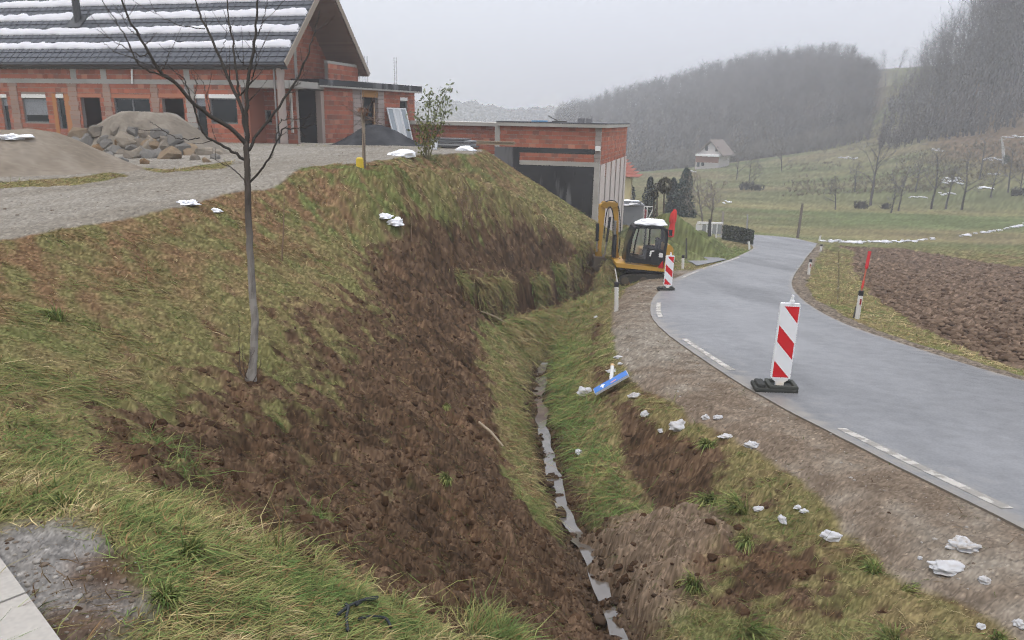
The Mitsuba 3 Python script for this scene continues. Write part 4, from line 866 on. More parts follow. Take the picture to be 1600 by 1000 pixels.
for k in range(5):
    s_ = .35 + k * (BD - .8) / 5 + 1.75; m = MB(); BR.box(m, s_, s_ + (BD - .8) / 5 - 1.75, zg, zg + 1.0, -.11, -.02, BRICK * .8); part(b2, 'brick_infill', m); m = MB(); BR.box(m, s_, s_ + (BD - .8) / 5 - 1.75, zb1 - 1.0, zb1 - .16, -.11, -.02, BRICK * .8); part(b2, 'brick_infill', m)
    m = MB(); BR.box(m, s_ + .05, s_ + (BD - .8) / 5 - 1.8, zg + 1.02, zb1 - 1.02, -.115, -.10, [.02, .024, .03]); part(b2, 'window', m, 'glass')
m = MB(); BL.box(m, -.35, sL + .15, zt, zt + .22, -BD - .2, .25, [.4, .39, .37]); part(b2, 'roof_slab', m, 'concrete')
m = MB(); BL.box(m, -.37, sL + .15, zt + .2, zt + .27, -BD - .2, .27, [.09, .09, .1]); part(b2, 'roof_edge_trim', m, 'satin')
cbox(b2, 'end_column', BL, sL, sL + .3, zb1, zt, -.3, .03)
m = MB(); a = BL.hit(938, 232); BL.box(m, a[0] - .02, a[0] + .28, a[1] - .14, a[1] + .14, .02, .14, [.75, .76, .74]); part(b2, 'junction_box', m, 'satin')
# set-back wing
W2 = Frame(BL.p(sL + .3, 0, -2.6), -76, -1); sW = W2.hit(640, 200)[0]; zw = W2.hit(720, 196)[1]
bricks(b2, W2, .1, sW, -.6, zw, tint=.9); m = MB(); W2.box(m, .0, sW + .2, zw, zw + .22, -8, .25, [.22, .215, .21]); part(b2, 'wing_roof_edge', m, 'concrete')
m = MB(); BL.box(m, sL + .02, sL + .3, -1.2, zw, -8, -.31, BRICK * .8); BL.box(m, .2, sL, zg, zt, -BD, -BD + .2, BRICK * .7); part(b2, 'inner_wall', m)
# things on its roof
m = MB(); zr_ = zt + .27
for k, px_ in enumerate((904, 916)): 
    key = thing('block_stack', ('left' if k == 0 else 'right') + ' one of two grey block stacks on the flat roof edge', 'block stack'); a = BL.hit(px_, 190)[0]
    for i_ in range(2):
        mm = MB(); BL.box(mm, a - .17, a + .17, zr_ + i_ * .12 + .004, zr_ + i_ * .12 + .118, -1.2, -.8, jit([.16, .16, .17], .15)); part(key, 'block', mm, 'matte')
mm = MB(); a = BL.hit(868, 190)[0]; mm.obox(BL.p(a, zr_ + .02, -.9), BL.p(a + .62, zr_ + .32, -.9) - BL.p(a, zr_ + .02, -.9), BL.n * .12, np.array([0, 0, .05]), [.07, .065, .06]); mm.obox(BL.p(a - .5, zr_ + .005, -1), BL.e * .9, BL.n * .12, np.array([0, 0, .06]), [.08, .075, .07]); put(thing('roof_planks', 'dark plank propped up on the flat roof edge left of the blocks', 'plank'), mm)
mm = MB(); a = BL.hit(842, 190)[0]; g_ = np.random.default_rng(5)
for k in range(6): s_ = a - .35 + k * .14; BL.box(mm, s_, s_ + .15, zr_, zr_ + .05 + .03 * g_.random(), -.9, -.3, [.10, .28, .48])
put(thing('blue_tarp', 'small crumpled blue tarpaulin on the flat roof edge', 'tarpaulin'), mm, 'satin')
# building material lying by the wing
def at_yard(x, y, t=None): p = ground_px(x, y); return p
pk = thing('plank_stack', 'stack of weathered planks lying by the brick wing', 'planks'); o = at(742, 222, 39.5); ex, ey = BL.e * -1, BL.n
for k in range(9):
    mm = MB(); i_, j_ = k % 3, k // 3; a_ = RNG.uniform(-.08, .08); q_ = o + ex * (.2 * RNG.random()) + ey * (-.15 + .22 * i_) + [0, 0, .065 * j_ - .1]
    mm.obox(q_, ex * 2.1 + ey * a_, ey * .18, np.array([0, 0, .05]), jit([.25, .19, .13], .25)); part(pk, 'plank', mm)
sh = thing('sheet_stack', 'low pile of grey boards and sheets behind the leafy sapling', 'building boards'); o = at(672, 226, 37.0)
for k in range(5):
    mm = MB(); mm.obox(o + [RNG.uniform(-.1, .1), 0, .09 * k - .1], ex * (2.3 - .1 * k) + ey * RNG.uniform(-.2, .2), ey * -1.2, np.array([0, 0, .07]), jit([.30, .31, .32] if k % 2 else [.11, .11, .115], .15)); part(sh, 'board', mm)
mm = MB(); p = at(678.5, 230, 35.0); mm.tube([p + [0, 0, z] for z in (-.1, 0, .3, .33, .34)], [.15, .16, .16, .17, .15], [.75, .77, .8], 14); put(thing('white_bucket', 'white bucket standing in front of the grey boards', 'bucket'), mm, 'satin', 40)

# --- yellow house with red hip roof behind, grey garage, trellis gate
yh = thing('yellow_house', 'pale yellow house with a red hipped roof peeping out behind the brick building', 'house')
c = at(962, 300, 80); gz2 = c[2] - 3.2; w_ = 2.0; zt = at(985, 276, 80)[2]; x1 = at(987.5, 300, 80)[0]; yy0 = c[1]
m = MB(); m.box([x1 - 8, yy0, gz2], [x1, yy0 + 7, zt], [.60, .52, .30]); part(yh, 'wall', m)
apex = at(971, 240, 84)[2]
m = MB(); xa, xb, ya, yb_ = x1 - 8.6, x1 + .55, yy0 - .5, yy0 + 7.5; v = np.array([[xa, ya, zt], [xb, ya, zt], [xb, yb_, zt], [xa, yb_, zt], [xa + 4, (ya + yb_) / 2, apex], [xb - 1.9, (ya + yb_) / 2, apex]]); m.add(v, [[0, 1, 5], [0, 5, 4], [1, 2, 5], [2, 3, 4], [2, 4, 5], [3, 0, 4], [0, 2, 1], [0, 3, 2]], [.30, .105, .08]); rk = part(yh, 'roof', m)
for k in range(8):
    m = MB(); t0 = k / 8; a = v[0] * (1 - t0) + v[4] * t0; b = v[1] * (1 - t0) + v[5] * t0; dn = (v[0] - v[4]) / 8
    m.obox(a - dn * 0 + [0, -.02, .02], b - a, dn * -.9, np.array([0, -.05, .05]), jit([.33, .115, .085], .1)); put(numbered(rk + '__tile_row'), m)
m = MB(); p = (v[1] + v[5]) / 2 + [-.9, -.25, .9]; mm = trimesh.creation.icosphere(2, .6); mm.vertices *= [1.1, .5, .4]; mm.apply_translation(p); m.mesh(mm, [.83, .84, .87]); put(thing('roof_snow', 'patch of snow left on the red hipped roof', 'snow'), m, 'snow', True)
m = MB(); m.tube([[x1 - .08, yy0 - .1, gz2], [x1 - .08, yy0 - .1, zt - .05]], .07, [.35, .3, .2], 6); part(yh, 'downpipe', m)
m = MB(); m.box([x1 - 2.0, yy0 - .03, zt - 2.1], [x1 - 1.2, yy0 + .1, zt - .8], [.03, .035, .04]); part(yh, 'window', m, 'glass')
gr = thing('garage', 'flat grey garage with snow on its roof behind the excavator', 'garage')
o = at(968, 351, 60); tz = at(968, 321, 60)[2]; xw_ = at(1005, 330, 60)[0]
m = MB(); m.box([o[0] - 1.5, o[1], o[2] - 1], [xw_, o[1] + 4, tz], [.27, .285, .31]); part(gr, 'wall', m)
m = MB(); m.box([o[0] - 1.6, o[1] - .12, tz], [xw_ + .1, o[1] + 4.1, tz + .1], [.16, .16, .17]); part(gr, 'roof', m)
for k in range(7): m = MB(); m.box([o[0] + .1 + .0, o[1] - .03, o[2] - 1 + k * .42], [xw_ - .25, o[1] + .01, o[2] - 1 + k * .42 + .40], [.24, .255, .28]); part(gr, 'door_panel', m, 'satin')
m = MB(); m.box([xw_ + .002, o[1] + .1, o[2] - 1], [xw_ + .3, o[1] + 1, tz - .35], [.30, .06, .07]); part(gr, 'red_corner', m)
def snow_heap(key, p, sx, sy, sz, seed, col=(.83, .84, .87), sub=3, ax=None, dirty=0.0, rough=.5):
    mm = trimesh.creation.icosphere(sub, 1.0); v = np.array(mm.vertices); k = 1 + rough * 1.7 * (meshkit.fbm(v * 1.7 + seed * 3.1, 3, seed) - .5) + .55 * rough * (meshkit.fbm(v * 6 + seed, 3, seed + 2) - .5); v = v * k[:, None]; v[:, 2] = np.where(v[:, 2] > 0, v[:, 2], v[:, 2] * .45)
    ax = np.array([1, 0, 0]) if ax is None else np.asarray(ax); ay = np.cross([0, 0, 1], ax)
    V = v[:, :1] * sx * ax + v[:, 1:2] * sy * ay + v[:, 2:] * [0, 0, sz] + p
    dn = meshkit.fbm(v * 3.5 + seed, 3, seed + 9); c = lerp(np.broadcast_to(col, (len(v), 3)), np.array([.36, .31, .25]), dirty * ss(.48, .62, dn))
    put(key, MB().add(V, mm.faces, c), 'snow', True)
snow_heap(thing('garage_snow', 'uneven layer of snow on the flat grey garage roof', 'snow'), np.array([(o[0] + xw_) / 2 - .3, o[1] + 1.2, tz + .1]), 1.25, 1.3, .3, 3)
tg = thing('trellis_gate', 'white slatted gate frame with a diagonal brace beside the grey garage', 'gate'); o = at(1005, 349, 58); ux = at(1020, 349, 58)[0] - o[0]; h_ = at(1005, 322, 58)[2] - o[2]
for k, (a, b) in enumerate((((0, 0), (0, 1)), ((.33, 0), (.33, 1)), ((1, 0), (1, 1)), ((0, 1), (1, 1)), ((.33, .05), (1, .95)), ((0, .05), (1, .05)))):
    m = MB(); m.tube([o + [a[0] * ux, 0, a[1] * h_], o + [b[0] * ux, .02 * k, b[1] * h_]], .05, [.68, .68, .66], 6); part(tg, 'bar', m, 'satin')

# ------------------------------------------------------------------ heaps on the yard
class Mound:
    def __init__(s, c, R, h, asp=1.0, ang=0.0, flat=.25, seed=0, rough=.25):
        s.c, s.R, s.h, s.asp, s.flat, s.seed, s.rough = np.asarray(c, float), R, h, asp, flat, seed, rough; s.ca, s.sa = math.cos(ang), math.sin(ang)
    def z(s, x, y):
        dx, dy = x - s.c[0], y - s.c[1]; u = (dx * s.ca + dy * s.sa); v = (-dx * s.sa + dy * s.ca) / s.asp
        d = np.hypot(u, v) / s.R + .16 * (fbm2(x * .8, y * .8, 3, s.seed) - .5)
        return s.c[2] - .08 + s.h * ss(1.03, s.flat * .35, d) * (1 + s.rough * (fbm2(x * 2.3, y * 2.3, 3, s.seed + 1) - .5)) - .3 * ss(.98, 1.12, d)
    def build(s, key, ca, cb, n=64, bsdf='earth'):
        a, r = np.meshgrid(np.linspace(0, 2 * np.pi, n * 2, endpoint=False), np.linspace(0, 1.12, n)); u, v = r * s.R * np.cos(a), r * s.R * np.sin(a) * s.asp
        x = s.c[0] + u * s.ca - v * s.sa; y = s.c[1] + u * s.sa + v * s.ca; z = s.z(x, y) + .02 * (no2(x * 9, y * 9, 4) - .5)
        i = np.arange(n * n * 2).reshape(n, n * 2); j = np.roll(i, -1, 1); f = np.stack([i[:-1], i[1:], j[1:], j[:-1]], -1).reshape(-1, 4)
        k = fbm2(x * 1.6, y * 1.6, 4, 9); k2 = no2(x * 22, y * 22, 3)
        c = lerp(np.broadcast_to(ca, x.shape + (3,)), np.asarray(cb, float), ss(.3, .7, k)) * (.75 + .45 * k2)[..., None]
        put(key, MB().add(np.stack([x, y, z], -1).reshape(-1, 3), f, c.reshape(-1, 3)), bsdf, True)
sp = onz(38, 268, .1); sp += np.array([-.5, .9, 0])
sand = Mound(sp, 3.0, onf(40, 206, lambda x, y: np.where(y > sp[1], 9, -9))[2] - .1 + .12, 1.0, .2, .35, 11, .15)
sand.build(thing('sand_pile', 'smooth grey brown sand pile at the left edge of the yard', 'sand pile'), [.215, .18, .14], [.265, .228, .185])
gp = onz(212, 240, .1) + np.array([-.2, 1.6, 0])
mound = Mound(gp, 3.5, onf(212, 177, lambda x, y: np.where(y > gp[1], 9, -9))[2] + .0, .62, -.25, .75, 12, .18)
mound.build(thing('gravel_mound', 'flat topped grey gravel mound behind the heap of boulders', 'gravel mound'), [.19, .165, .135], [.27, .24, .20])
dp = onz(583, 226, .1) + np.array([.1, 1.0, 0])
dark = Mound(dp, 2.75, onf(583, 198, lambda x, y: np.where(y > dp[1], 9, -9))[2] + .05, .7, .1, .15, 13, .3)
dark.build(thing('dark_heap', 'dark grey gravel heap in front of the annex wall', 'gravel heap'), [.040, .042, .047], [.075, .077, .083])
def near_heap(m): return lambda x, y: np.maximum(H(x, y), m.z(x, y))
p = onf(21, 214, near_heap(sand)); snow_heap(thing('pile_snow', 'patch of snow on top of the sand pile', 'snow'), p - [0, 0, .02], .34, .3, .10, 4, rough=.9)
# boulders, each a broken stone of its own
def boulder(p, s, seed, col, sy=.8, sz=.75):
    g = np.random.default_rng(seed); v = g.normal(0, 1, (26, 3)); v /= np.linalg.norm(v, axis=1, keepdims=True); v *= g.uniform(.8, 1.1, (26, 1)); v = np.sign(v) * np.abs(v) ** .8
    m = trimesh.Trimesh(v).convex_hull if False else trimesh.convex.convex_hull(v); m = m.subdivide(); a = g.uniform(0, 6.28, 3)
    V = np.array(m.vertices); V += .05 * (meshkit.fbm(V * 2.4 + seed, 3, 5)[:, None] - .5) * V * 3
    V = V * [s, s * sy, s * sz]; R_ = trimesh.transformations.euler_matrix(a[0] * .12, a[1] * .12, a[2])[:3, :3]; V = V @ R_.T + p
    n = meshkit.fbm(V * 5, 3, seed); c = np.asarray(col) * (.6 + .8 * n)[:, None]
    c = lerp(c, np.array([.05, .05, .045]), .5 * ss(.55, .7, meshkit.fbm(V * 2.1 + 9, 3, 3)))
    return MB().add(V, m.faces, c)
BC_ = ([.23, .20, .165], [.27, .205, .14], [.20, .19, .175], [.30, .26, .21], [.24, .16, .095])
spec = [(92, 212, 11, 4), (121, 215, 16, 1), (150, 209, 15, 0), (137, 228, 17, 2), (113, 224, 11, 2), (196, 222, 19, 3), (178, 205, 12, 0), (205, 209, 13, 2), (216, 226, 13, 0), (225, 213, 12, 0), (245, 211, 15, 2), (236, 228, 16, 1), (232, 233, 14, 3), (252, 234, 13, 0),
        (165, 228, 13, 2), (150, 237, 12, 4), (176, 238, 14, 2), (190, 240, 11, 0), (204, 247, 15, 0), (212, 243, 12, 3), (228, 247, 14, 2), (242, 246, 15, 2), (262, 248, 19, 1), (281, 236, 15, 2), (270, 222, 14, 2), (294, 238, 17, 1), (316, 242, 15, 3), (333, 249, 10, 2), (160, 220, 11, 2),
        (186, 226, 11, 4), (222, 236, 10, 2), (203, 233, 11, 2), (256, 222, 11, 0), (128, 237, 10, 2), (140, 215, 9, 0), (233, 218, 9, 3), (302, 250, 10, 0), (166, 246, 10, 2), (340, 240, 7, 3), (320, 254, 7, 1), (188, 253, 8, 2), (222, 256, 8, 4), (247, 224, 8, 2), (210, 221, 9, 2)]
hp = near_heap(mound)
special = {0: 'rusty brown boulder at the far left end of the boulder heap', 5: 'large pale slanting boulder in the middle of the boulder heap', 22: 'big tan upright boulder at the front foot of the boulder heap', 25: 'rounded brownish boulder near the right end of the heap',
           1: 'broad tan boulder on the upper left of the heap', 10: 'dark grey boulder high on the right of the heap', 26: 'pale grey boulder at the right foot of the heap'}
for i, (x_, y_, r_, ci) in enumerate(spec):
    p = onf(x_, y_, hp); s_ = r_ * depth(p) / FP * 1.12
    p = p + np.array([0, .15, .02]) - ray(x_, y_) * .2 * s_
    key = thing('boulder', special.get(i, 'broken grey or brown boulder in the heap before the gravel mound'), 'boulder', 'boulders heaped before the house' if i not in special else None)
    put(key, boulder(p, s_, 300 + i, np.array(BC_[ci]) * .9, RNG.uniform(.65, .95), RNG.uniform(.6, .85)), 'earth')
# ------------------------------------------------------------------ warning beacons
def face_frame(p, tilt, yaw):
    """x to the right, y away, z up, leaning sideways by tilt"""
    cy, sy = math.cos(yaw), math.sin(yaw); X = np.array([cy, sy, 0]); Y = np.array([-sy, cy, 0]); Z = np.array([0, 0, 1.0])
    ct, st = math.cos(tilt), math.sin(tilt); return p, X * ct - Z * st, Y, Z * ct + X * st
class Local:
    def __init__(s, p, X, Y, Z): s.p, s.X, s.Y, s.Z = np.asarray(p, float), X, Y, Z; s.M = np.array([X, Y, Z])
    def __call__(s, v): return np.asarray(v, float) @ s.M + s.p
    def put(s, m, v, f, c): m.add(s(v), f, c)
    def mesh(s, m, t, c): m.add(s(t.vertices), t.faces, c)
def extr(poly, d):
    t = trimesh.creation.extrude_polygon(shapely.Polygon(poly), d, engine='earcut'); return t
def upright(t):                                                     # xy outline -> standing in xz, thickness along +y
    t = t.copy(); v = t.vertices.copy(); t.vertices = np.stack([v[:, 0], v[:, 2], v[:, 1]], -1); t.invert(); return t
def rbox(sx, sy, sz, r=.02):
    import manifold3d as m3
    s = m3.Manifold.sphere(r, 12); pts = [s.translate([x * (sx / 2 - r), y * (sy / 2 - r), z * (sz / 2 - r)]) for x in (-1, 1) for y in (-1, 1) for z in (-1, 1)]
    h = m3.Manifold.batch_hull(pts).to_mesh(); return trimesh.Trimesh(h.vert_properties[:, :3], h.tri_verts, process=False)
def beacon(label, p, Hp, W, tilt, yaw, foot_yaw, group):
    key = thing('warning_beacon', label, 'road beacon', group)
    FL = Local(*face_frame(p, 0, foot_yaw)); PL = Local(*face_frame(p + [0, 0, .10], tilt, yaw)); K = Hp / 1.25
    m = MB(); rub = [.045, .047, .042]
    base = rbox(.62 * K, .36 * K, .07 * K, .02); base.apply_translation([-.07 * K, 0, .036 * K]); FL.mesh(m, base, rub)
    for sx, sy, cx, cy in ((.42, .055, .03, -.145), (.42, .055, .03, .145), (.055, .24, .215, 0), (.06, .26, -.16, 0)):
        b = rbox(sx * K, sy * K, .05 * K, .012); b.apply_translation([cx * K, cy * K, .09 * K]); FL.mesh(m, b, np.array(rub) * 1.25)
    part(key, 'rubber_foot', m, 'matte', 35)
    m = MB()
    for sx, sy, cx, cy in ((.12, .26, -.28, 0), (.08, .10, -.29, -.1)): b = rbox(sx * K, sy * K, .06 * K, .015); b.apply_translation([cx * K, cy * K, .09 * K]); FL.mesh(m, b, np.array(rub) * .9)
    part(key, 'carry_grip', m, 'matte', 35)
    m = MB(); b = rbox(.30 * K, .05 * K, .012 * K, .005); b.apply_translation([.09 * K, -.06 * K, .078 * K]); FL.mesh(m, b, [.72, .42, .03]); part(key, 'yellow_reflector', m, 'satin')
    m = MB(); t = upright(extr([(-.06 * K, 0), (.06 * K, 0), (.06 * K, .06 * K), (W / 2 - .03, .10 * K), (W / 2 - .03, .12 * K), (-W / 2 + .03, .12 * K), (-W / 2 + .03, .10 * K), (-.06 * K, .06 * K)], .05)); t.apply_translation([0, -.025, -.03]); PL.mesh(m, t, [.74, .75, .76]); part(key, 'neck', m, 'satin')
    z0, z1 = .09 * K, .09 * K + Hp - .10
    m = MB(); out = shapely.box(-W / 2, z0, W / 2, z1).buffer(-.02).buffer(.02); t = upright(trimesh.creation.extrude_polygon(out, .055, engine='earcut')); t.apply_translation([0, -.0275, 0]); PL.mesh(m, t, [.80, .81, .83]); part(key, 'panel', m, 'satin')
    for poly in ([(.2, .04), (.95, .04), (.95, .255)], [(.06, .29), (.94, .52), (.94, .735), (.06, .505)], [(.06, .76), (.9, .98), (.06, .98)]):
        q_ = [(-W / 2 + a * W, z1 - b * (z1 - z0)) for a, b in poly]; t = upright(extr(q_, .003)); t.apply_translation([0, -.031, 0]); m = MB(); PL.mesh(m, t, [.62, .022, .028]); part(key, 'red_stripe', m, 'satin')
    m = MB(); m.tube([PL([.02 * K, 0, z1 - .005]), PL([.02 * K, 0, z1 + .05]), PL([.02 * K, 0, z1 + .055]), PL([.02 * K, 0, z1 + .12 * K])], [.04, .036, .024, .022], [.78, .79, .80], 12); part(key, 'top_pin', m, 'satin', 40)
    return key
def tilt_for(p, h, px_, py_):
    best = min(np.linspace(-.3, .3, 241), key=lambda a: abs(px2(p + np.array([math.sin(a), 0, math.cos(a)]) * h)[0] - px_)); return best
def px2(p): q = np.asarray(p) - EYE; w = q @ CF; return 800 + FP * (q @ CR) / w, 500 - FP * (q @ CU) / w
pb = onf(1216, 611, RD); pb[2] = road_z(pb[0], pb[1]) + .005; hb = (612 - 480) * depth(pb) / FP * .985
beacon('near red and white striped warning beacon on the road edge, largest of the two', pb, hb, .305, tilt_for(pb, hb, 1234, 480), -.05, -.10, 'red and white beacons along the road works')
pb = onf(1042.5, 454, RD); pb[2] = road_z(pb[0], pb[1]) + .005; hb = (454 - 403) * depth(pb) / FP
beacon('far red and white striped warning beacon just in front of the excavator', pb, hb, .31, tilt_for(pb, hb, 1047, 403), -.02, .1, 'red and white beacons along the road works')
# ------------------------------------------------------------------ marker posts
def delineator(label, foot, top, strip=True, W=.12, cap=True, pole=None, group='white marker posts along the road'):
    p = ground_px(*foot); p[2] = surf(p[0], p[1])[0] - .05
    d = depth(p); h = (foot[1] - top[1]) * d / FP * 1.01 + .05; a = tilt_for(p, h, top[0], top[1]); L_ = Local(*face_frame(p, a, 0))
    key = thing('marker_post', label, 'marker post', group)
    prof = shapely.Polygon([(-W / 2, -.03), (0, -.055), (W / 2, -.03), (W / 2, .04), (-W / 2, .04)]).buffer(-.01).buffer(.01)
    m = MB(); t = trimesh.creation.extrude_polygon(prof, h - (.14 if cap else 0), engine='earcut'); v = t.vertices.copy(); k = v[:, 2] / h
    L_.put(m, v, t.faces, lerp(np.broadcast_to([.62, .61, .56], (len(v), 3)), np.array([.74, .74, .72]), np.clip(k * 3, 0, 1))); part(key, 'shaft', m, 'satin')
    if cap:
        m = MB(); t = trimesh.creation.extrude_polygon(prof.buffer(.004), .14, engine='earcut'); t.apply_translation([0, 0, h - .14]); L_.mesh(m, t, [.03, .03, .032]); part(key, 'black_cap', m, 'satin')
    if strip:
        m = MB(); t = rbox(.045, .02, .17, .008); t.apply_translation([0, -.058, h - .32]); L_.mesh(m, t, [.32, .025, .03]); part(key, 'red_reflector', m, 'satin')
    return key, L_, h
key, L_, h = delineator('white marker post carrying a tall red snow pole beside the ploughed field', (1339, 498), (1346, 453))
sp_ = thing('snow_pole', 'tall leaning red snow pole fixed to the right hand marker post', 'snow pole')
p0 = L_([.0, .075, .05]); d_ = depth(p0); top = at(1359, 393, d_ + .2); mid = p0 + (top - p0) * .62
m = MB(); m.tube([p0 + (top - p0) * .02, p0 + (top - p0) * .74], [.022, .022], [.42, .10, .06], 8); part(sp_, 'shaft', m, 'satin', True)
m = MB(); m.tube([p0 + (top - p0) * .742, p0 + (top - p0) * .76, top], [.03, .05, .048], [.50, .025, .03], 8); part(sp_, 'red_sleeve', m, 'satin', 40)
m = MB(); m.tube([p0 + (top - p0) * .45, p0 + (top - p0) * .56], [.034, .034], [.50, .04, .03], 8); part(sp_, 'red_band', m, 'satin', 40)
m = MB(); m.tube([L_([-.10, .03, -.02]), L_([-.055, .06, .42])], [.02, .02], [.05, .05, .05], 6); part(key, 'black_stay', m, 'satin', True)
key, L_, h = delineator('white marker post leaning a grey stick, left of the road near the trench', (963, 486), (963.5, 440), False)
m = MB(); a = at(968, 434, depth(L_([0, 0, 0])) - .1); m.tube([L_([.03, -.03, h - .05]), at(961, 420, depth(L_([0, 0, 0])))], [.022, .018], [.45, .44, .40], 6); put(thing('grey_stick', 'grey stick standing up from the top of the left marker post', 'stick'), m, 'matte', True)
delineator('small white marker post right of the road, third from the near one', (1263, 429), (1267, 405), True)
delineator('white marker post on the right outside of the far bend, before the field path', (1282, 393), (1284, 382), False, .14)
delineator('far white marker post at the crest of the road on the right', (1280, 377), (1282, 368), False, .16, False)
delineator('white marker post with black head beside the side road mouth', (1066.5, 421), (1067.5, 399), False, .13)
delineator('white marker post at the left of the road beyond the side road', (1171, 390), (1170, 377), False, .16, False)
def pole(label, foot, top, r, col, t=None, name='pole', cat='pole', group=None, z=None):
    p = ground_px(*foot) if t is None else at(*foot, t); d = depth(p); q_ = at(*top, d); key = thing(name, label, cat, group); m = MB()
    m.tube([p - (q_ - p) * .05, p * .5 + q_ * .5, q_], [r, r * .92, r * .8], col, 7); put(key, m, 'matte', True); return key, p, q_
pole('dark thin post standing in the grass at the side road bend', (1072, 404), (1072.5, 372), .05, [.06, .055, .05])
pole('leaning wooden utility pole beyond the far road bend', (1246, 372), (1254, 318), .15, [.12, .10, .08])
pole('thick dark pole in front of the white fence', (1108.5, 368), (1109, 343), .12, [.05, .05, .05])
pole('grey wooden pole between the white fence and the dark hedge', (1127, 366), (1130, 331), .14, [.22, .20, .17])
pole('slim grey pole rising behind the dark hedge', (1167, 362), (1168, 335), .09, [.25, .25, .24])
# dry stalk with pale flecks right of the road
sk, p, q_ = pole('tall dry flecked weed stalk in the grass strip right of the road', (1309, 474), (1310.5, 392), .03, [.22, .19, .12], name='weed_stalk', cat='dry stalk')
del scene[sk]; m = MB(); g_ = np.random.default_rng(44); m.tube([p - [0, 0, .1], (p + q_) / 2 + [.02, 0, 0], q_], [.022, .02, .014], [.20, .17, .10], 6); put(sk + '__stem', m, 'plant', True)
m = MB()
for k in range(70):
    u = g_.uniform(.05, 1) ; c_ = p + (q_ - p) * u; d_ = g_.normal(0, 1, 3); d_[2] = abs(d_[2]); d_ /= np.linalg.norm(d_); m.tube([c_, c_ + d_ * g_.uniform(.03, .09)], [.014, .004], [.45, .42, .33] if g_.random() < .35 else [.19, .165, .09], 4)
put(sk + '__dry_leaves', m, 'plant'); lab(sk + '__dry_leaves', kind='stuff')
# ------------------------------------------------------------------ the fallen blue sign
sg = thing('fallen_sign', 'fallen blue street sign lying tilted on the grass with its white post stub', 'road sign')
c = ground_px(957, 612); c[2] = surf(c[0], c[1])[0]; d_ = depth(c)
A, B, C_ = at(929, 615, d_ - .02), at(982, 585, d_ - .1), at(932, 602, d_ + .33)
ux = B - A; Ls = np.linalg.norm(ux); ux /= Ls; uy = C_ - A; uy -= ux * (uy @ ux); Ws = .30; uy /= np.linalg.norm(uy); un = np.cross(ux, uy); un *= np.sign(un[2])
SL = Local(A, ux, uy, un)
def sl_poly(poly, z, th, col, name, owner=sg, bs='satin'): m = MB(); t = trimesh.creation.extrude_polygon(poly, th, engine='earcut'); t.apply_translation([0, 0, z]); SL.mesh(m, t, col); return part(owner, name, m, bs)
pl = shapely.box(0, 0, Ls, Ws).buffer(-.02).buffer(.02)
sl_poly(pl, -.045, .04, [.42, .45, .50], 'rim'); fc_ = sl_poly(pl.buffer(-.012), -.005, .006, [.055, .19, .56], 'blue_face')
sl_poly(shapely.Polygon([(.24 * Ls, .05), (.29 * Ls, .05), (.29 * Ls, .15), (.35 * Ls, .15), (.265 * Ls, .25), (.18 * Ls, .15), (.24 * Ls, .15)]), .001, .003, [.8, .82, .84], 'white_arrow')
sl_poly(shapely.Polygon([(.50 * Ls, .06), (.66 * Ls, .06), (.66 * Ls, .11), (.50 * Ls, .11)]), .001, .003, [.62, .30, .36], 'faded_mark')
m = MB(); b_ = SL([.52 * Ls, Ws - .02, -.03]); t_ = at(957, 570, d_ + .45); m.tube([b_, t_], .035, [.68, .68, .64], 10); part(sg, 'post_stub', m, 'satin', 40)
m = MB(); m.tube([b_ + (t_ - b_) * .9, t_ + (t_ - b_) * .02], .039, [.60, .42, .22], 10); part(sg, 'post_cap', m, 'satin', 40)
# ------------------------------------------------------------------ snow left along the roadside
snow_list = [(915, 606, 26, 18, 'lumpy snow on the left end of the fallen blue sign', .1), (966, 558, 14, 6, 'dirty white scrap of snow above the fallen sign post', .4), (969, 567, 9, 6, 'small yellowish white lump beyond the fallen sign post', .2), (958, 578, 22, 7, 'thin grey snow strip behind the fallen blue sign', .7), (993, 616, 24, 9, 'elongated grey snow lump right of the fallen blue sign', .8),
  (1007, 645, 15, 12, 'snow lump on the torn dark turf below the fallen sign', .2), (1061, 655, 36, 22, 'large arched snow lump between beacon and ditch', .35), (1034, 668, 13, 7, 'small snow lump left of the large arched one', .3), (1103, 648, 14, 11, 'left one of two snow lumps beside the verge', .5), (1122, 649, 17, 10, 'right one of two snow lumps beside the verge', .2), (1135, 682, 24, 7, 'thin melting patch of snow below the pair of lumps', .8),
  (1174, 692, 26, 14, 'white crumbled snow lump at the gravel verge edge', .25), (904, 706, 12, 11, 'single white snow lump on the grass bank of the ditch', .1), (1186, 791, 20, 9, 'snow lump on top of the grass tuft right of the mud slab', .3), (1222, 806, 14, 15, 'upright small snow lump right of the grass tuft', .05), (1246, 791, 13, 8, 'round snow lump of a touching pair, upper one', .05), (1256, 798, 18, 8, 'flat snow lump of a touching pair, lower one', .05), (1301, 830, 36, 17, 'smooth rounded white snow lump in the mud near the verge', .05),
  (1506, 850, 50, 22, 'big dirty crumbling snow heap on the verge near the right edge', .85), (1480, 882, 58, 17, 'long white snow slab below the big dirty heap', .35), (1438, 868, 9, 7, 'tiny snow lump left of the long snow slab', .1), (1540, 902, 22, 14, 'greyish snow lump right below the long snow slab', .6), (1533, 976, 18, 9, 'small snow lump at the lower right near a grass tuft', .2), (1592, 970, 18, 14, 'snow lump cut by the right picture edge', .5), (931, 494, 7, 5, 'tiny snow lump on the far grass of the ditch bank', .1)]
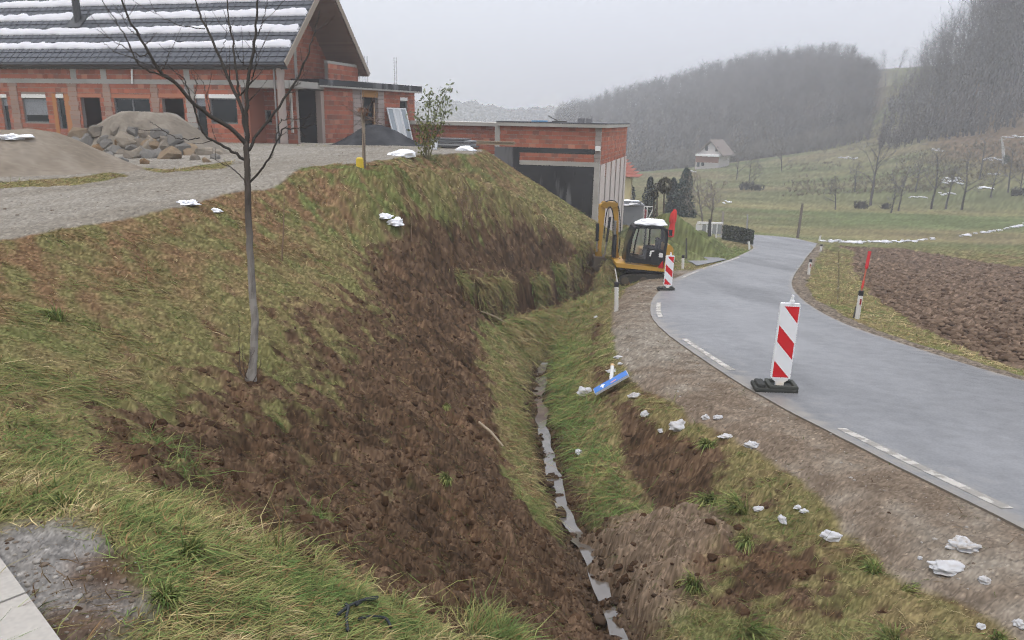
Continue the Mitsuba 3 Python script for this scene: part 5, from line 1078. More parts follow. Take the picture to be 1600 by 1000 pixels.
for i, (x_, y_, w, h_, txt, dirt_) in enumerate(snow_list):
    p = ground_px(x_, y_ + h_ * .38); p[2] = surf(p[0], p[1])[0]; s_ = depth(p) / FP
    snow_heap(thing('snow_lump', txt, 'snow', 'snow lumps left along the roadside'), p + [0, 0, .0 + .08 * h_ * s_], w * s_ * .43, max(w * .30, h_ * .6) * s_, h_ * s_ * .48, 20 + i, sub=3, dirty=dirt_, rough=.7 + .3 * dirt_, col=(.52, .525, .535))
for i, (x_, y_, w, h_, txt) in enumerate([(630, 239, 42, 13, 'rounded snow patch at the yard edge before the dark heap'), (728, 232, 30, 9, 'smooth snow patch at the bank top before the plank stack'), (293, 315, 30, 8, 'snow patch on the gravel edge left of the young tree'), (336, 328, 18, 5, 'small snow patch on the bank left of the young tree trunk'), (601, 338, 22, 7, 'upper snow patch on the bank above the soil heap'), (618, 350, 24, 12, 'lower snow patch on the bank above the soil heap')]):
    p = ground_px(x_, y_ + h_ * .35); p[2] = surf(p[0], p[1])[0]; s_ = depth(p) / FP
    snow_heap(thing('snow_patch', txt, 'snow', 'snow patches on yard and bank'), p + [0, 0, .0], w * s_ * .5, w * s_ * .45, h_ * s_ * .7, 60 + i, rough=.5 if i < 2 else .95)
# ------------------------------------------------------------------ excavator
xk = thing('excavator', 'yellow compact excavator with black cab straddling the trench', 'excavator')
xp = onf(1003, 432, RD); XT = depth(xp); S = XT / FP                # metres per photo pixel at the machine
YEL, BLK = np.array([.50, .285, .05]), np.array([.022, .023, .025])
def xpt(x, y, d=0.0): return at(x, y, XT + d)
def xprism(owner, name, pts, d0, d1, col, bs='satin', bev=0.0):
    """outline seen from the side, given real depth d0..d1 across the machine"""
    poly = shapely.Polygon([((x - 1003) * S, (432 - y) * S) for x, y in pts])
    if bev: poly = poly.buffer(-bev).buffer(bev)
    t = upright(trimesh.creation.extrude_polygon(poly, d1 - d0, engine='earcut')); t.apply_translation([0, d0, 0]); m = MB(); XL.mesh(m, t, col); return part(owner, name, m, bs)
XX = CR - np.array([0, 0, CR[2]]) * 0; XZ = CU - CF * (CU @ CF); Yh = np.array([0, 1.0, 0]); zz_ = np.array([0, 0, 1.0])
XL = Local(xp, np.array([1.0, 0, .021]) , Yh, np.array([-.021, 0, 1.0]))
k_ = 1 / math.cos(math.radians(13)); 
# tracks
for d0, d1, yo in ((-.95, -.5, 0), (.6, 1.05, 0)):
    tk = None; poly = [(962, 436), (966, 426), (975, 423), (1028, 422), (1037, 425), (1039, 432), (1035, 438), (1026, 441), (972, 442)]
    tk = xprism(xk, 'track', poly, d0 + .03, d1 - .03, [.05, .046, .04], 'matte', .06)
    ring = shapely.Polygon([((x - 1003) * S, (432 - y) * S) for x, y in poly]).buffer(-.06).buffer(.06).exterior; n_ = 34
    for k in range(n_):
        a = ring.interpolate(k / n_, True); b = ring.interpolate((k + .5) / n_, True); dx, dz = b.x - a.x, b.y - a.y; l = math.hypot(dx, dz) + 1e-9; nx_, nz_ = (dz / l, -dx / l)
        m = MB(); o = XL([a.x, d0, a.y]); m.obox(o, XL([b.x, d0, b.y]) - o, XL([a.x, d1, a.y]) - o, XL([a.x + nx_ * .04, d0, a.y + nz_ * .04]) - o, [.07, .062, .052]); put(numbered(tk + '__track_shoe'), m, 'matte')
    for x_ in (972, 1000, 1029): m = MB(); t = trimesh.creation.cylinder(.17, .05, 18); t.apply_transform(trimesh.transformations.rotation_matrix(math.pi / 2, [1, 0, 0])); t.apply_translation([(x_ - 1003) * S, d0 + .02, 0]); XL.mesh(m, t, [.10, .085, .06]); put(numbered(tk + '__roller'), m, 'matte', 40)
xprism(xk, 'undercarriage', [(978, 432), (978, 420), (1024, 420), (1024, 432)], -.5, .6, BLK * 1.6, 'matte')
m = MB(); t = trimesh.creation.cylinder(.5, .16, 24); t.apply_translation([0, 0, (432 - 417) * S]); XL.mesh(m, t, BLK * 2); part(xk, 'slew_ring', m, 'matte', 40)
# upper body
xprism(xk, 'deck', [(957, 404), (1041, 414), (1040, 419), (958, 411)], -.95, 1.0, YEL, 'satin', .02)
xprism(xk, 'deck_skirt', [(958, 411.2), (1040, 419.2), (1036, 421), (966, 416)], -.85, .9, BLK * 1.5)
xprism(xk, 'counterweight', [(1031, 378), (1038, 377), (1043, 382), (1043, 414), (1030, 413)], -.92, 1.0, YEL * .95, 'satin', .05)
xprism(xk, 'engine_hood', [(1000, 390), (1031, 386), (1031, 412), (998, 408)], .25, .98, YEL * .8, 'satin', .04)
m = MB(); xk_red = xprism(xk, 'red_decal', [(1021, 410), (1028, 400), (1029, 413), (1022, 412)], -.965, -.955, [.45, .02, .02])
# cab: frame, glass
cab = [(971, 403), (975, 372), (983, 351), (989, 348.5), (1026, 349.5), (1033, 354), (1034, 371), (1031, 402), (1029, 409)]
def loc(x, y, d=0.0): return np.array([(x - 1003) * S, d, (432 - y) * S])
for d in (-.93, .12):
    hole_polys = [shapely.Polygon([((x - 1003) * S, (432 - y) * S) for x, y in pts]) for pts in ([(977, 392), (980, 373), (986, 353.5), (988.5, 353), (984, 374), (981.5, 394)], [(984, 395), (987, 374), (991, 353), (1005, 353), (1004, 378), (1002, 399)], [(1007, 382), (1008, 353.5), (1026, 354), (1029.5, 358), (1029.5, 371), (1028, 384)])]
    poly = shapely.Polygon([((x - 1003) * S, (432 - y) * S) for x, y in cab]).buffer(-.05).buffer(.05)
    for h_ in hole_polys: poly = poly.difference(h_.buffer(.01))
    t = upright(trimesh.creation.extrude_polygon(poly, .05, engine='earcut')); t.apply_translation([0, d, 0]); m = MB(); XL.mesh(m, t, BLK); part(xk, 'cab_side', m, 'satin')
    for h_ in hole_polys: t = upright(trimesh.creation.extrude_polygon(h_.buffer(.012), .008, engine='earcut')); t.apply_translation([0, d + .02, 0]); m = MB(); XL.mesh(m, t, [.02, .024, .028]); part(xk, 'cab_window', m, 'pane')
ring = [(971, 403), (975, 372), (983, 351), (989, 348.5), (1026, 349.5), (1033, 354), (1034, 371), (1031, 402)]
for i, (a, b) in enumerate(zip(ring[:-1], ring[1:])):
    o = XL(loc(*a, -.88)); m = MB(); n_in = XL(loc(1003, 380, -.88)) - (o + XL(loc(*b, -.88))) / 2; n_in /= np.linalg.norm(n_in)
    m.obox(o, XL(loc(*b, -.88)) - o, XL(loc(*a, .12)) - o, n_in * .03, BLK * (1 if i not in (1,) else .9)); part(xk, ['windscreen', 'windscreen', 'roof_edge', 'cab_roof', 'roof_edge', 'rear_window', 'cab_back'][i], m, 'glass' if i in (0, 1, 5) else 'satin')
m = MB(); t = rbox(.5, .5, .12, .05); t.apply_translation(loc(1016, 393, -.4)); XL.mesh(m, t, [.03, .03, .032]); t = rbox(.16, .48, .65, .06); t.apply_translation(loc(1022, 380, -.4)); XL.mesh(m, t, [.03, .03, .032]); part(xk, 'driver_seat', m, 'matte', 35)
xprism(xk, 'white_sticker', [(1007, 394), (1008, 386), (1014, 385), (1014, 387), (1010, 388), (1009.5, 394.5)], -.938, -.932, [.78, .78, .76])
xprism(xk, 'number_sticker', [(1021.5, 389), (1027.5, 389.5), (1027.5, 396), (1021.5, 395.5)], -.938, -.932, [.72, .72, .70])
m = MB(); m.tube([XL(loc(976, 400, -.97)), XL(loc(979, 372, -.99)), XL(loc(983, 356, -.97))], .018, BLK * 1.4, 6); part(xk, 'grab_rail', m, 'satin', True)
m = MB(); m.tube([XL(loc(1029, 352, -.9)), XL(loc(1036, 356, -1.05))], .015, BLK * 1.4, 6); t = rbox(.16, .04, .26, .015); t.apply_translation(loc(1036, 358, -1.06)); XL.mesh(m, t, BLK * 1.5); part(xk, 'mirror', m, 'satin', True)
# boom, stick, rams, bucket
xprism(xk, 'boom', [(958, 404), (959, 385), (960, 350), (956, 335), (953, 328), (957, 319), (962, 320), (964, 328), (965, 352), (965, 385), (968, 404)], .28, .56, YEL * .92, 'satin', .03)
xprism(xk, 'boom_knuckle', [(936, 324), (940, 317), (962, 318), (963, 323), (957, 327), (942, 327)], .20, .64, YEL * .62, 'satin', .05)
xprism(xk, 'stick', [(934, 322), (940, 319), (944, 326), (942, 352), (940, 380), (939, 402), (934, 402), (935, 370), (934, 340)], .30, .54, YEL, 'satin', .03)
def ram(name, a, b, d, r=.06):
    a3, b3 = XL(loc(*a, d)), XL(loc(*b, d)); m = MB(); m.tube([a3, a3 + (b3 - a3) * .62], r, BLK * 1.7, 10); rk = part(xk, name, m, 'satin', 40); m = MB(); m.tube([a3 + (b3 - a3) * .6, b3], r * .55, [.5, .5, .5], 8); put(numbered(rk + '__rod'), m, 'metal', 40)
ram('boom_ram', (958, 402), (959, 345), .10, .10); ram('boom_ram', (963, 402), (961, 348), .70, .09); ram('stick_ram', (951, 340), (944, 402), .18, .055); ram('bucket_ram', (932, 350), (932, 394), .2, .075)
for k, pts in enumerate(([(960, 396), (955.5, 370), (957, 340), (952, 322), (946, 326), (943.5, 350), (942, 376)], [(966, 398), (968, 372), (966.5, 340), (962, 316), (950, 314.5), (941, 318)], [(970, 404), (962, 410), (956, 400), (956, 384)])):
    P_ = np.array([XL(loc(a, b, .18 + .05 * k)) for a, b in pts]); u_ = np.linspace(0, 1, 18); Q_ = np.stack([np.interp(u_, np.linspace(0, 1, len(P_)), P_[:, i]) for i in range(3)], -1); Q_ = gaussian_filter(Q_, [1.0, 0], mode='nearest'); m = MB(); m.tube(Q_, .024, BLK * 1.3, 6); part(xk, 'hydraulic_hose', m, 'satin', True)
xprism(xk, 'bucket_link', [(930, 392), (936, 390), (941, 400), (938, 405), (931, 402)], .26, .58, YEL * .6, 'satin', .02)
bo = shapely.Polygon([((x - 1003) * S, (432 - y) * S) for x, y in [(928, 402), (945, 403), (950, 413), (947, 424), (936, 427), (927, 419)]]).buffer(.02); bi = shapely.Polygon([((x - 1003) * S, (432 - y) * S) for x, y in [(934, 406), (944, 406.5), (947, 413), (944, 421), (936, 422.5)]]).union(shapely.Polygon([((x - 1003) * S, (432 - y) * S) for x, y in [(920, 408), (936, 407), (936, 421), (920, 416)]]))
t = upright(trimesh.creation.extrude_polygon(bo.difference(bi), .75, engine='earcut')); t.apply_translation([0, .05, 0]); m = MB(); XL.mesh(m, t, [.085, .065, .048])
for d in (.05, .77): t = upright(trimesh.creation.extrude_polygon(bo, .03, engine='earcut')); t.apply_translation([0, d, 0]); XL.mesh(m, t, [.085, .065, .048])
part(xk, 'bucket', m, 'matte')
c = XL(loc(1010, 347.5, -.4)); snow_heap(thing('cab_snow', 'wavy cap of snow on the excavator cab roof', 'snow'), c, .68, .5, .22, 91, sub=3, rough=.45)
# red wrapped post and hedge, fence
rd = thing('red_wrapped_post', 'post wrapped in bright red cloth on the grass mound behind the excavator', 'red post'); p = at(1047, 370, 47); s_ = 47 / FP
prof = [(0, 5.5), (3, 6), (8, 5.2), (15, 4.6), (19, 4.2), (21, 4.0), (24, 5.4), (30, 5.6), (36, 5.0), (40, 3.4), (43, 1.6)]
m = MB(); m.tube([p + [.02 * math.sin(z) + .004 * z, 0, z * s_ * 1.0] for z, r in prof], [r * s_ for z, r in prof], [.62, .035, .03], 12); part(rd, 'cloth', m, 'matte', True)
m = MB(); m.tube([p + [0, 0, -.6], p + [0, 0, .05]], .05, [.2, .17, .14], 8); part(rd, 'post', m)
fn = thing('white_fence', 'white panel fence at the foot of the mound left of the hedge', 'fence'); a, b = at(1088, 367, 70), at(1128, 367, 70); h_ = 16 * 70 / FP
for k in range(5):
    o = a + (b - a) * k / 5; m = MB(); m.box(o + [.02, 0, .1], o + (b - a) / 5 + [-.1, .06, h_], [.26, .27, .27] if k else [.62, .62, .6]); part(fn, 'panel', m); m = MB(); m.box(o + [-.09, -.02, -.8], o + [.01, .1, h_ + .08], [.66, .66, .64]); part(fn, 'post', m)
m = MB(); m.box(a + [0, -.04, h_ + .08], b + [0, .12, h_ + .22], [.72, .72, .70]); part(fn, 'top_rail', m)
def leaf_mass(n, lo, hi, seed, col, size, shape='box'):
    g = np.random.default_rng(seed); u = g.uniform(-1, 1, (n, 3))
    if shape == 'ball': u = g.normal(0, 1, (n, 3)); u /= np.linalg.norm(u, axis=1, keepdims=True); u *= g.uniform(.55, 1.0, (n, 1)) ** .6
    if shape == 'cone': a = g.uniform(0, 6.28, n); z = g.uniform(0, 1, n) ** 1.1; r = (1 - z) ** .55 * (.8 + .3 * np.sin(a * 3 + z * 9)) * g.uniform(.45, 1.05, n) + .04; u = np.stack([r * np.cos(a), r * np.sin(a), z * 2 - 1], -1)
    if shape == 'box': k = g.integers(0, 3, n); sgn = np.sign(g.uniform(-1, 1, n)); u[np.arange(n), k] = sgn * g.uniform(.8, 1.04, n)
    c = (np.asarray(lo) + hi) / 2 + u * (np.asarray(hi) - lo) / 2; d1, d2 = g.normal(0, 1, (n, 3)), g.normal(0, 1, (n, 3)); d1 /= np.linalg.norm(d1, axis=1, keepdims=True); d2 /= np.linalg.norm(d2, axis=1, keepdims=True)
    s_ = size * g.uniform(.5, 1.4, (n, 1)); v = np.stack([c - d1 * s_, c + d2 * s_ * .5, c + d1 * s_, c - d2 * s_ * .5], 1).reshape(-1, 3); b = (np.arange(n) * 4)[:, None]
    return v, np.concatenate([b + [0, 1, 2], b + [0, 2, 3]]), np.repeat(np.asarray(col) * g.uniform(.5, 1.5, (n, 1)), 4, 0)
hk = thing('hedge', 'dark clipped hedge with a sloping end beside the far road', 'hedge'); a, b = at(1131, 374, 66), at(1173, 382, 64); h_ = 22 * 65 / FP; m = MB()
v, f, c = leaf_mass(2600, [0, -.35, 0], [1, .35, 1], 61, [.045, .052, .034], .11); u = v[:, 0].copy(); v = a + (b - a) * np.clip(u, -.05, 1.05)[:, None] + np.stack([np.zeros(len(v)) + (u - np.clip(u, -.05, 1.05)), v[:, 1], v[:, 2] * h_ * (.98 + .04 * np.sin(u * 30))], -1); m.add(v, f, c); part(hk, 'foliage', m, 'plant')
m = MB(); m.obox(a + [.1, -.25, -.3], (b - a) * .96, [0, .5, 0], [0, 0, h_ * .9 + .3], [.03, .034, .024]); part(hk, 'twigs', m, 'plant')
# concrete slab by the viewer, two slabs with an open joint
sb_ = thing('concrete_slab', 'pale concrete slab edge with a dark joint at the lower left corner', 'concrete slab')
a, b = onz(-2, 868, .0), onz(97, 1003, .0); e_ = (b - a); e_ /= np.linalg.norm(e_); n_ = np.array([-e_[1], e_[0], 0]); n_ *= -np.sign(n_[0]) ; jn = onz(40, 926, 0); tj = (jn - a) @ e_
def sprism(t0, t1, w0=0.0, w1=2.2): m = MB(); m.obox(a + e_ * t0 + n_ * w0 + [0, 0, -.35], e_ * (t1 - t0), n_ * (w1 - w0), np.array([0, 0, .35]), [.5, .47, .42]); part(sb_, 'slab', m, 'concrete_pale')
sprism(-2.2, tj - .006); sprism(tj + .006, 3.2)
# black cable loops at the bottom edge
cb = thing('black_cable', 'tangled black cable and pipe ends in the grass at the bottom edge', 'cable'); m = MB()
for pts in ([(527, 985), (545, 968), (570, 966), (592, 968)], [(545, 1010), (541, 985), (546, 972), (540, 966)], [(560, 988), (580, 982), (605, 990), (612, 1005)], [(556, 970), (575, 963), (592, 965)]):
    P_ = []
    for x_, y_ in pts: q_ = ground_px(x_, y_); q_[2] = surf(q_[0], q_[1])[0] + .03 + .03 * RNG.random(); P_.append(q_)
    P_ = np.array(P_); t_ = np.linspace(0, 1, 16); from_ = np.linspace(0, 1, len(P_)); P2 = np.stack([np.interp(t_, from_, P_[:, i]) for i in range(3)], -1); P2 = gaussian_filter(P2, [1.2, 0], mode='nearest')
    m = MB(); m.tube(P2, .008, [.025, .03, .032], 8); part(cb, 'loop', m, 'satin', True)
# torn sticks
for (x0, y0), (x1, y1), txt in (((752, 494), (790, 510), 'pale stick bridging the trench lip'), ((748, 672), (786, 708), 'thin brown stick on the soil slope above the ditch')):
    A_ = ground_px(x0, y0) + [0, 0, .12]; B_ = ground_px(x1, y1) + [0, 0, .10]; m = MB(); m.tube([A_, (A_ + B_) / 2 + [0, 0, .03], B_], [.018, .02, .012], [.33, .27, .19], 6); put(thing('fallen_stick', txt, 'stick'), m, 'matte', True)

# ------------------------------------------------------------------ trees
def branch_tree(seed, h, spread, levels=4, trunk_r=.1, col=(.085, .075, .065), first=.25, n0=9, up=.55, sides=(6, 4, 3, 3), twig=1.0, wob=.06, minr=.004):
    """bare deciduous tree: (trunk, crown) as MB, standing on the origin"""
    g = np.random.default_rng(seed); tr, cr = MB(), MB(); col = np.asarray(col)
    def run(p, d, l, r, lev):
        n = 4 if lev else 7; pts = [p]; dd = d.copy()
        for k in range(n): dd = dd + g.normal(0, wob * (1 + lev * .9), 3) + [0, 0, .04 * lev]; dd /= np.linalg.norm(dd); pts.append(pts[-1] + dd * l / n)
        rr = np.linspace(r, max(r * .28, minr), n + 1); (tr if lev == 0 else cr).tube(pts, rr, col * g.uniform(.8, 1.15) * (1 + .15 * lev), sides[min(lev, 3)], cap=False)
        if lev >= levels - 1: return
        m = n0 if lev == 0 else int(g.integers(3, 6) * (twig if lev >= 2 else 1))
        for k in range(m):
            t = (first + (1 - first) * (k + g.random()) / m) if lev == 0 else g.uniform(.2, 1.0); i = min(int(t * n), n - 1); q = pts[i] + (pts[i + 1] - pts[i]) * (t * n - i)
            ax = pts[i + 1] - pts[i]; ax /= np.linalg.norm(ax); s = g.normal(0, 1, 3); s -= ax * (s @ ax); s /= np.linalg.norm(s); sp_ = spread * (1.15 - .5 * t if lev == 0 else 1)
            nd = ax * up + s * sp_ + [0, 0, .15]; nd /= np.linalg.norm(nd)
            run(q, nd, l * (.62 - .3 * t if lev == 0 else g.uniform(.38, .6)), max(rr[i] * .55, minr), lev + 1)
    run(np.zeros(3), np.array([0, 0, 1.0]), h, trunk_r, 0); return tr, cr
def entry(mb, bsdf, smooth=False): return shape_of(mb, bsdf, smooth)
def place_tree(proto, key, p, s, rz, sz=None):
    M = mi.ScalarTransform4f().translate(list(map(float, p))).rotate([0, 0, 1], float(rz)).scale([s, s, sz or s])
    scene[key + '__trunk'] = {**proto[0], 'to_world': M}; scene[key + '__crown'] = {**proto[1], 'to_world': M}
# --- the young bare tree in front
yt = thing('young_tree', 'young bare tree with a grey trunk and dark branches in the foreground', 'tree')
b0 = ground_px(391, 592); b0[2] = surf(b0[0], b0[1])[0]; T0 = depth(b0); gq = np.random.default_rng(77)
def limb(pts, r0, r1, dep, n=26, wig=.006):
    P_ = np.array([at(x, y, T0 + dd) for (x, y), dd in zip(pts, np.linspace(dep[0], dep[1], len(pts)))]); t = np.linspace(0, 1, len(P_)); u = np.linspace(0, 1, n)
    from scipy.interpolate import PchipInterpolator
    Q = np.stack([PchipInterpolator(t, P_[:, i])(u) for i in range(3)], -1); Q[1:-1] += gq.normal(0, wig, (n - 2, 3)); return Q, np.linspace(r0, r1, n)
Q, r = limb([(391, 600), (396, 560), (398, 515), (395, 460), (391, 400), (388, 340), (387, 290), (386, 250), (385, 222)], .044, .029, (0, .1), 40, .003); r[:4] += np.array([.03, .018, .01, .004])
bark = fbm2(Q[:, 2] * 6, Q[:, 2] * 0, 3, 3); m = MB(); n_ = 12
m.tube(Q, r * (1 + .10 * (bark - .5)), [.2, .19, .18], n_); v, f, c = m.arrays(); zz_ = (v[:, 2] - Q[0, 2]) / (Q[-1, 2] - Q[0, 2]); nn_ = meshkit.fbm(v * [30, 30, 9], 3, 4)
c = lerp(lerp(np.broadcast_to([.27, .25, .225], (len(v), 3)), np.array([.085, .072, .062]), ss(.30, .8, zz_)), np.array([.05, .045, .04]), .75 * ss(.52, .68, nn_)); m2 = MB().add(v, f, c); part(yt, 'trunk', m2, 'plant', True)
BR_ = [([(386, 228), (365, 205), (330, 180), (300, 160), (275, 130), (250, 112), (232, 82), (217, 55), (200, 22), (186, -10), (170, -40)], .026, .006, (.1, -.5)), ([(385, 205), (375, 160), (357, 125), (342, 85), (325, 50), (312, 22), (304, -5), (298, -30)], .021, .006, (.1, .4)),
  ([(386, 224), (385, 180), (386, 150), (391, 110), (398, 62), (402, 20), (405, -40)], .025, .008, (.1, .05)), ([(373, 150), (369, 110), (363, 62), (356, 15), (352, -30)], .014, .005, (.2, .5)), ([(387, 256), (366, 238), (345, 225), (322, 212), (310, 190), (300, 160), (290, 130), (282, 117)], .018, .004, (.1, -.3)),
  ([(389, 235), (400, 212), (430, 176), (455, 138), (472, 107), (485, 72), (492, 47), (500, 15)], .017, .004, (.1, .35)), ([(389, 290), (405, 268), (420, 247), (437, 215), (445, 200), (460, 201), (480, 198), (495, 190)], .013, .003, (.1, -.2)), ([(431, 222), (440, 188), (470, 186), (495, 177)], .006, .0025, (-.05, -.1)),
  ([(388, 288), (365, 265), (345, 254), (330, 246)], .007, .0025, (.1, .2)), ([(232, 82), (220, 87), (195, 75), (175, 62), (150, 45)], .007, .0025, (-.35, -.4)), ([(265, 122), (232, 110), (212, 93), (195, 55), (180, 33), (160, 0), (150, -20)], .009, .003, (-.3, -.6)), ([(275, 130), (240, 105), (180, 80), (160, 64)], .006, .002, (-.3, -.1)),
  ([(320, 45), (290, 42), (260, 30), (240, 18)], .006, .002, (.3, .2)), ([(312, 215), (282, 217), (250, 200), (235, 190)], .006, .002, (-.1, -.2)), ([(302, 165), (306, 140), (309, 117)], .006, .002, (-.2, -.2)), ([(391, 110), (372, 88), (366, 70)], .006, .002, (.1, -.1)), ([(398, 62), (412, 30), (418, 0)], .007, .003, (.05, .2)), ([(342, 85), (352, 62), (354, 40)], .005, .002, (.2, .3)),
  ([(372, 150), (392, 128), (400, 95), (399, 70)], .009, .003, (.15, -.2)), ([(217, 55), (206, 50), (188, 22), (176, 5)], .005, .002, (-.4, -.5)), ([(330, 180), (322, 150), (318, 128)], .005, .002, (0, .1)), ([(455, 138), (470, 128), (482, 108)], .005, .002, (.2, .3)), ([(250, 112), (262, 92), (266, 70)], .005, .002, (-.3, -.2))]
for pts, r0, r1, dep in BR_:
    Q, r = limb(pts, r0, r1, dep); m = MB(); m.tube(Q, r, [.062, .055, .05], 7)
    for k in range(5 if r0 > .008 else 2):                          # side twigs
        i = int(gq.integers(6, 25)); d_ = gq.normal(0, 1, 3) * .7 + (Q[i] - Q[i - 1]) / np.linalg.norm(Q[i] - Q[i - 1]) * 1.1 + [0, 0, .4]; d_ /= np.linalg.norm(d_); l_ = gq.uniform(.08, .35); m.tube([Q[i], Q[i] + d_ * l_ * .5, Q[i] + d_ * l_ + [0, 0, .03]], [max(r[i] * .5, .003), .003, .002], [.07, .058, .052], 5)
    part(yt, 'branch', m, 'plant', True)
m = MB()
for pts in ([(376, 586), (374, 545), (373, 498)], [(383, 590), (386, 575), (398, 548)], [(380, 590), (369, 570), (362, 560)], [(386, 592), (380, 570), (379, 540)], [(395, 598), (404, 578), (408, 560)]): Q, r = limb(pts, .006, .002, (-.1, -.12), 8, .003); m.tube(Q, r, [.09, .07, .055], 5)
part(yt, 'root_shoots', m, 'plant', True)
# --- staked sapling, leafy sapling, shrubs, whips
st_ = thing('staked_sapling', 'thin bare sapling tied to a pale stake with a yellow guard at its foot', 'sapling'); p = ground_px(568.5, 262); tt_ = depth(p)
m = MB(); m.tube([p - [0, 0, .3], at(568, 200, tt_), at(566, 168, tt_)], [.05, .045, .04], [.24, .20, .15], 8); part(st_, 'stake', m, 'matte', True)
m = MB(); g_ = np.random.default_rng(9); top = at(565, 172, tt_); m.tube([p + [.05, -.06, 0], top], [.02, .014], [.14, .11, .09], 6)
for k in range(30): a_ = top + (at(568, 195, tt_) - top) * g_.random(); d_ = g_.normal(0, 1, 3) * [1, 1, .7] + [0, 0, .35]; d_ /= np.linalg.norm(d_); l_ = g_.uniform(.25, .75); m.tube([a_, a_ + d_ * l_ * .5, a_ + d_ * l_ + [0, 0, .04]], [.009, .007, .004], [.16, .12, .10], 4)
part(st_, 'twigs', m, 'plant'); m = MB(); q_ = at(562.5, 262, tt_ - .2); q_[2] = p[2]; m.tube([q_ + [0, 0, z] for z in (-.1, .02, .24, .27)], [.10, .10, .09, .05], [.62, .46, .05], 10); part(st_, 'yellow_guard', m, 'satin', 40)
v, f, c = leaf_mass(60, at(555, 180, tt_ - .3), at(580, 168, tt_ + .3), 66, [.20, .10, .06], .05, 'ball'); part(st_, 'withered_leaves', MB().add(v, f, c), 'plant')
ls = thing('leafy_sapling', 'slender leafy sapling with pale green leaves at the top of the bank', 'sapling'); p = ground_px(668, 250); tt_ = depth(p); ml = MB(); lm = MB()
for i, pts in enumerate(([(668, 250), (676, 200), (685, 165), (702, 135)], [(666, 250), (668, 205), (670, 170), (672, 146)], [(667, 250), (662, 225), (655, 195), (650, 178)], [(670, 250), (680, 215), (690, 190), (698, 165)], [(668, 250), (664, 230), (664, 205), (664, 195)])):
    T_ = np.array([at(x, y, tt_ + gq.uniform(-.25, .25) * j / 3) for j, (x, y) in enumerate(pts)]); u = np.linspace(0, 1, 14); Q = np.stack([np.interp(u, np.linspace(0, 1, 4), T_[:, k]) for k in range(3)], -1); ml.tube(Q, np.linspace(.03, .008, 14), [.13, .12, .07], 5)
    for k in range(150 if i != 2 else 70):
        a_ = Q[int(gq.integers(3, 14))]; cc = a_ + gq.normal(0, .17, 3) * [1, 1, .9]; d1 = gq.normal(0, 1, 3) - [0, 0, .8]; d1 /= np.linalg.norm(d1); d2 = np.cross(d1, gq.normal(0, 1, 3)); d2 /= np.linalg.norm(d2); s_ = gq.uniform(.06, .12); low = cc[2] < p[2] + 1.5
        lm.add([cc - d1 * s_, cc + d2 * s_ * .42, cc + d1 * s_, cc - d2 * s_ * .42], [[0, 1, 2, 3]], np.array([.21, .235, .135] if not low else [.14, .14, .045]) * gq.uniform(.55, 1.35))
part(ls, 'stems', ml, 'plant', True); part(ls, 'leaves', lm, 'plant')
sh_ = thing('dry_shrub', 'leafless shrub of thin reddish stems above the soil heap', 'shrub'); m = MB(); g_ = np.random.default_rng(21); cx = ground_px(728, 352); tt_ = depth(cx)
for k in range(28):
    x0 = 728 + g_.normal(0, 17); y0 = 352 + g_.uniform(-6, 4); hgt = g_.uniform(20, 62) if k else 82; x1 = x0 + g_.normal(0, 8); dd = g_.uniform(-.6, .6); pts = [at(x0, y0, tt_ + dd), at((x0 + x1) / 2 + g_.normal(0, 1.5), y0 - hgt / 2, tt_ + dd), at(x1, y0 - hgt, tt_ + dd)]
    m.tube(pts, [.008, .006, .004], np.array([.17, .11, .08]) * g_.uniform(.7, 1.2), 4)
    for j in range(4): q_ = pts[1] + (pts[2] - pts[1]) * g_.random(); m.tube([q_, q_ + np.array([g_.normal(0, .16), g_.normal(0, .12), abs(g_.normal(0, .16))])], [.006, .003], [.17, .12, .09], 3)
put(sh_, m, 'plant')
for (xa, ya), (xb, yb_), txt in (((439.5, 408), (444, 308), 'single thin dry whip standing on the bank right of the young tree'), ((643, 375), (641, 336), 'short thin whip at the left end of the soil heap'), ((1010, 0), (1010, 0), '')):
    if not txt: continue
    p = ground_px(xa, ya); d_ = depth(p); m = MB(); m.tube([p - [0, 0, .05], at((xa + xb) / 2 + 1, (ya + yb_) / 2, d_), at(xb, yb_, d_)], [.013, .010, .005], [.19, .13, .09], 5); put(thing('dry_whip', txt, 'twig'), m, 'plant', True)
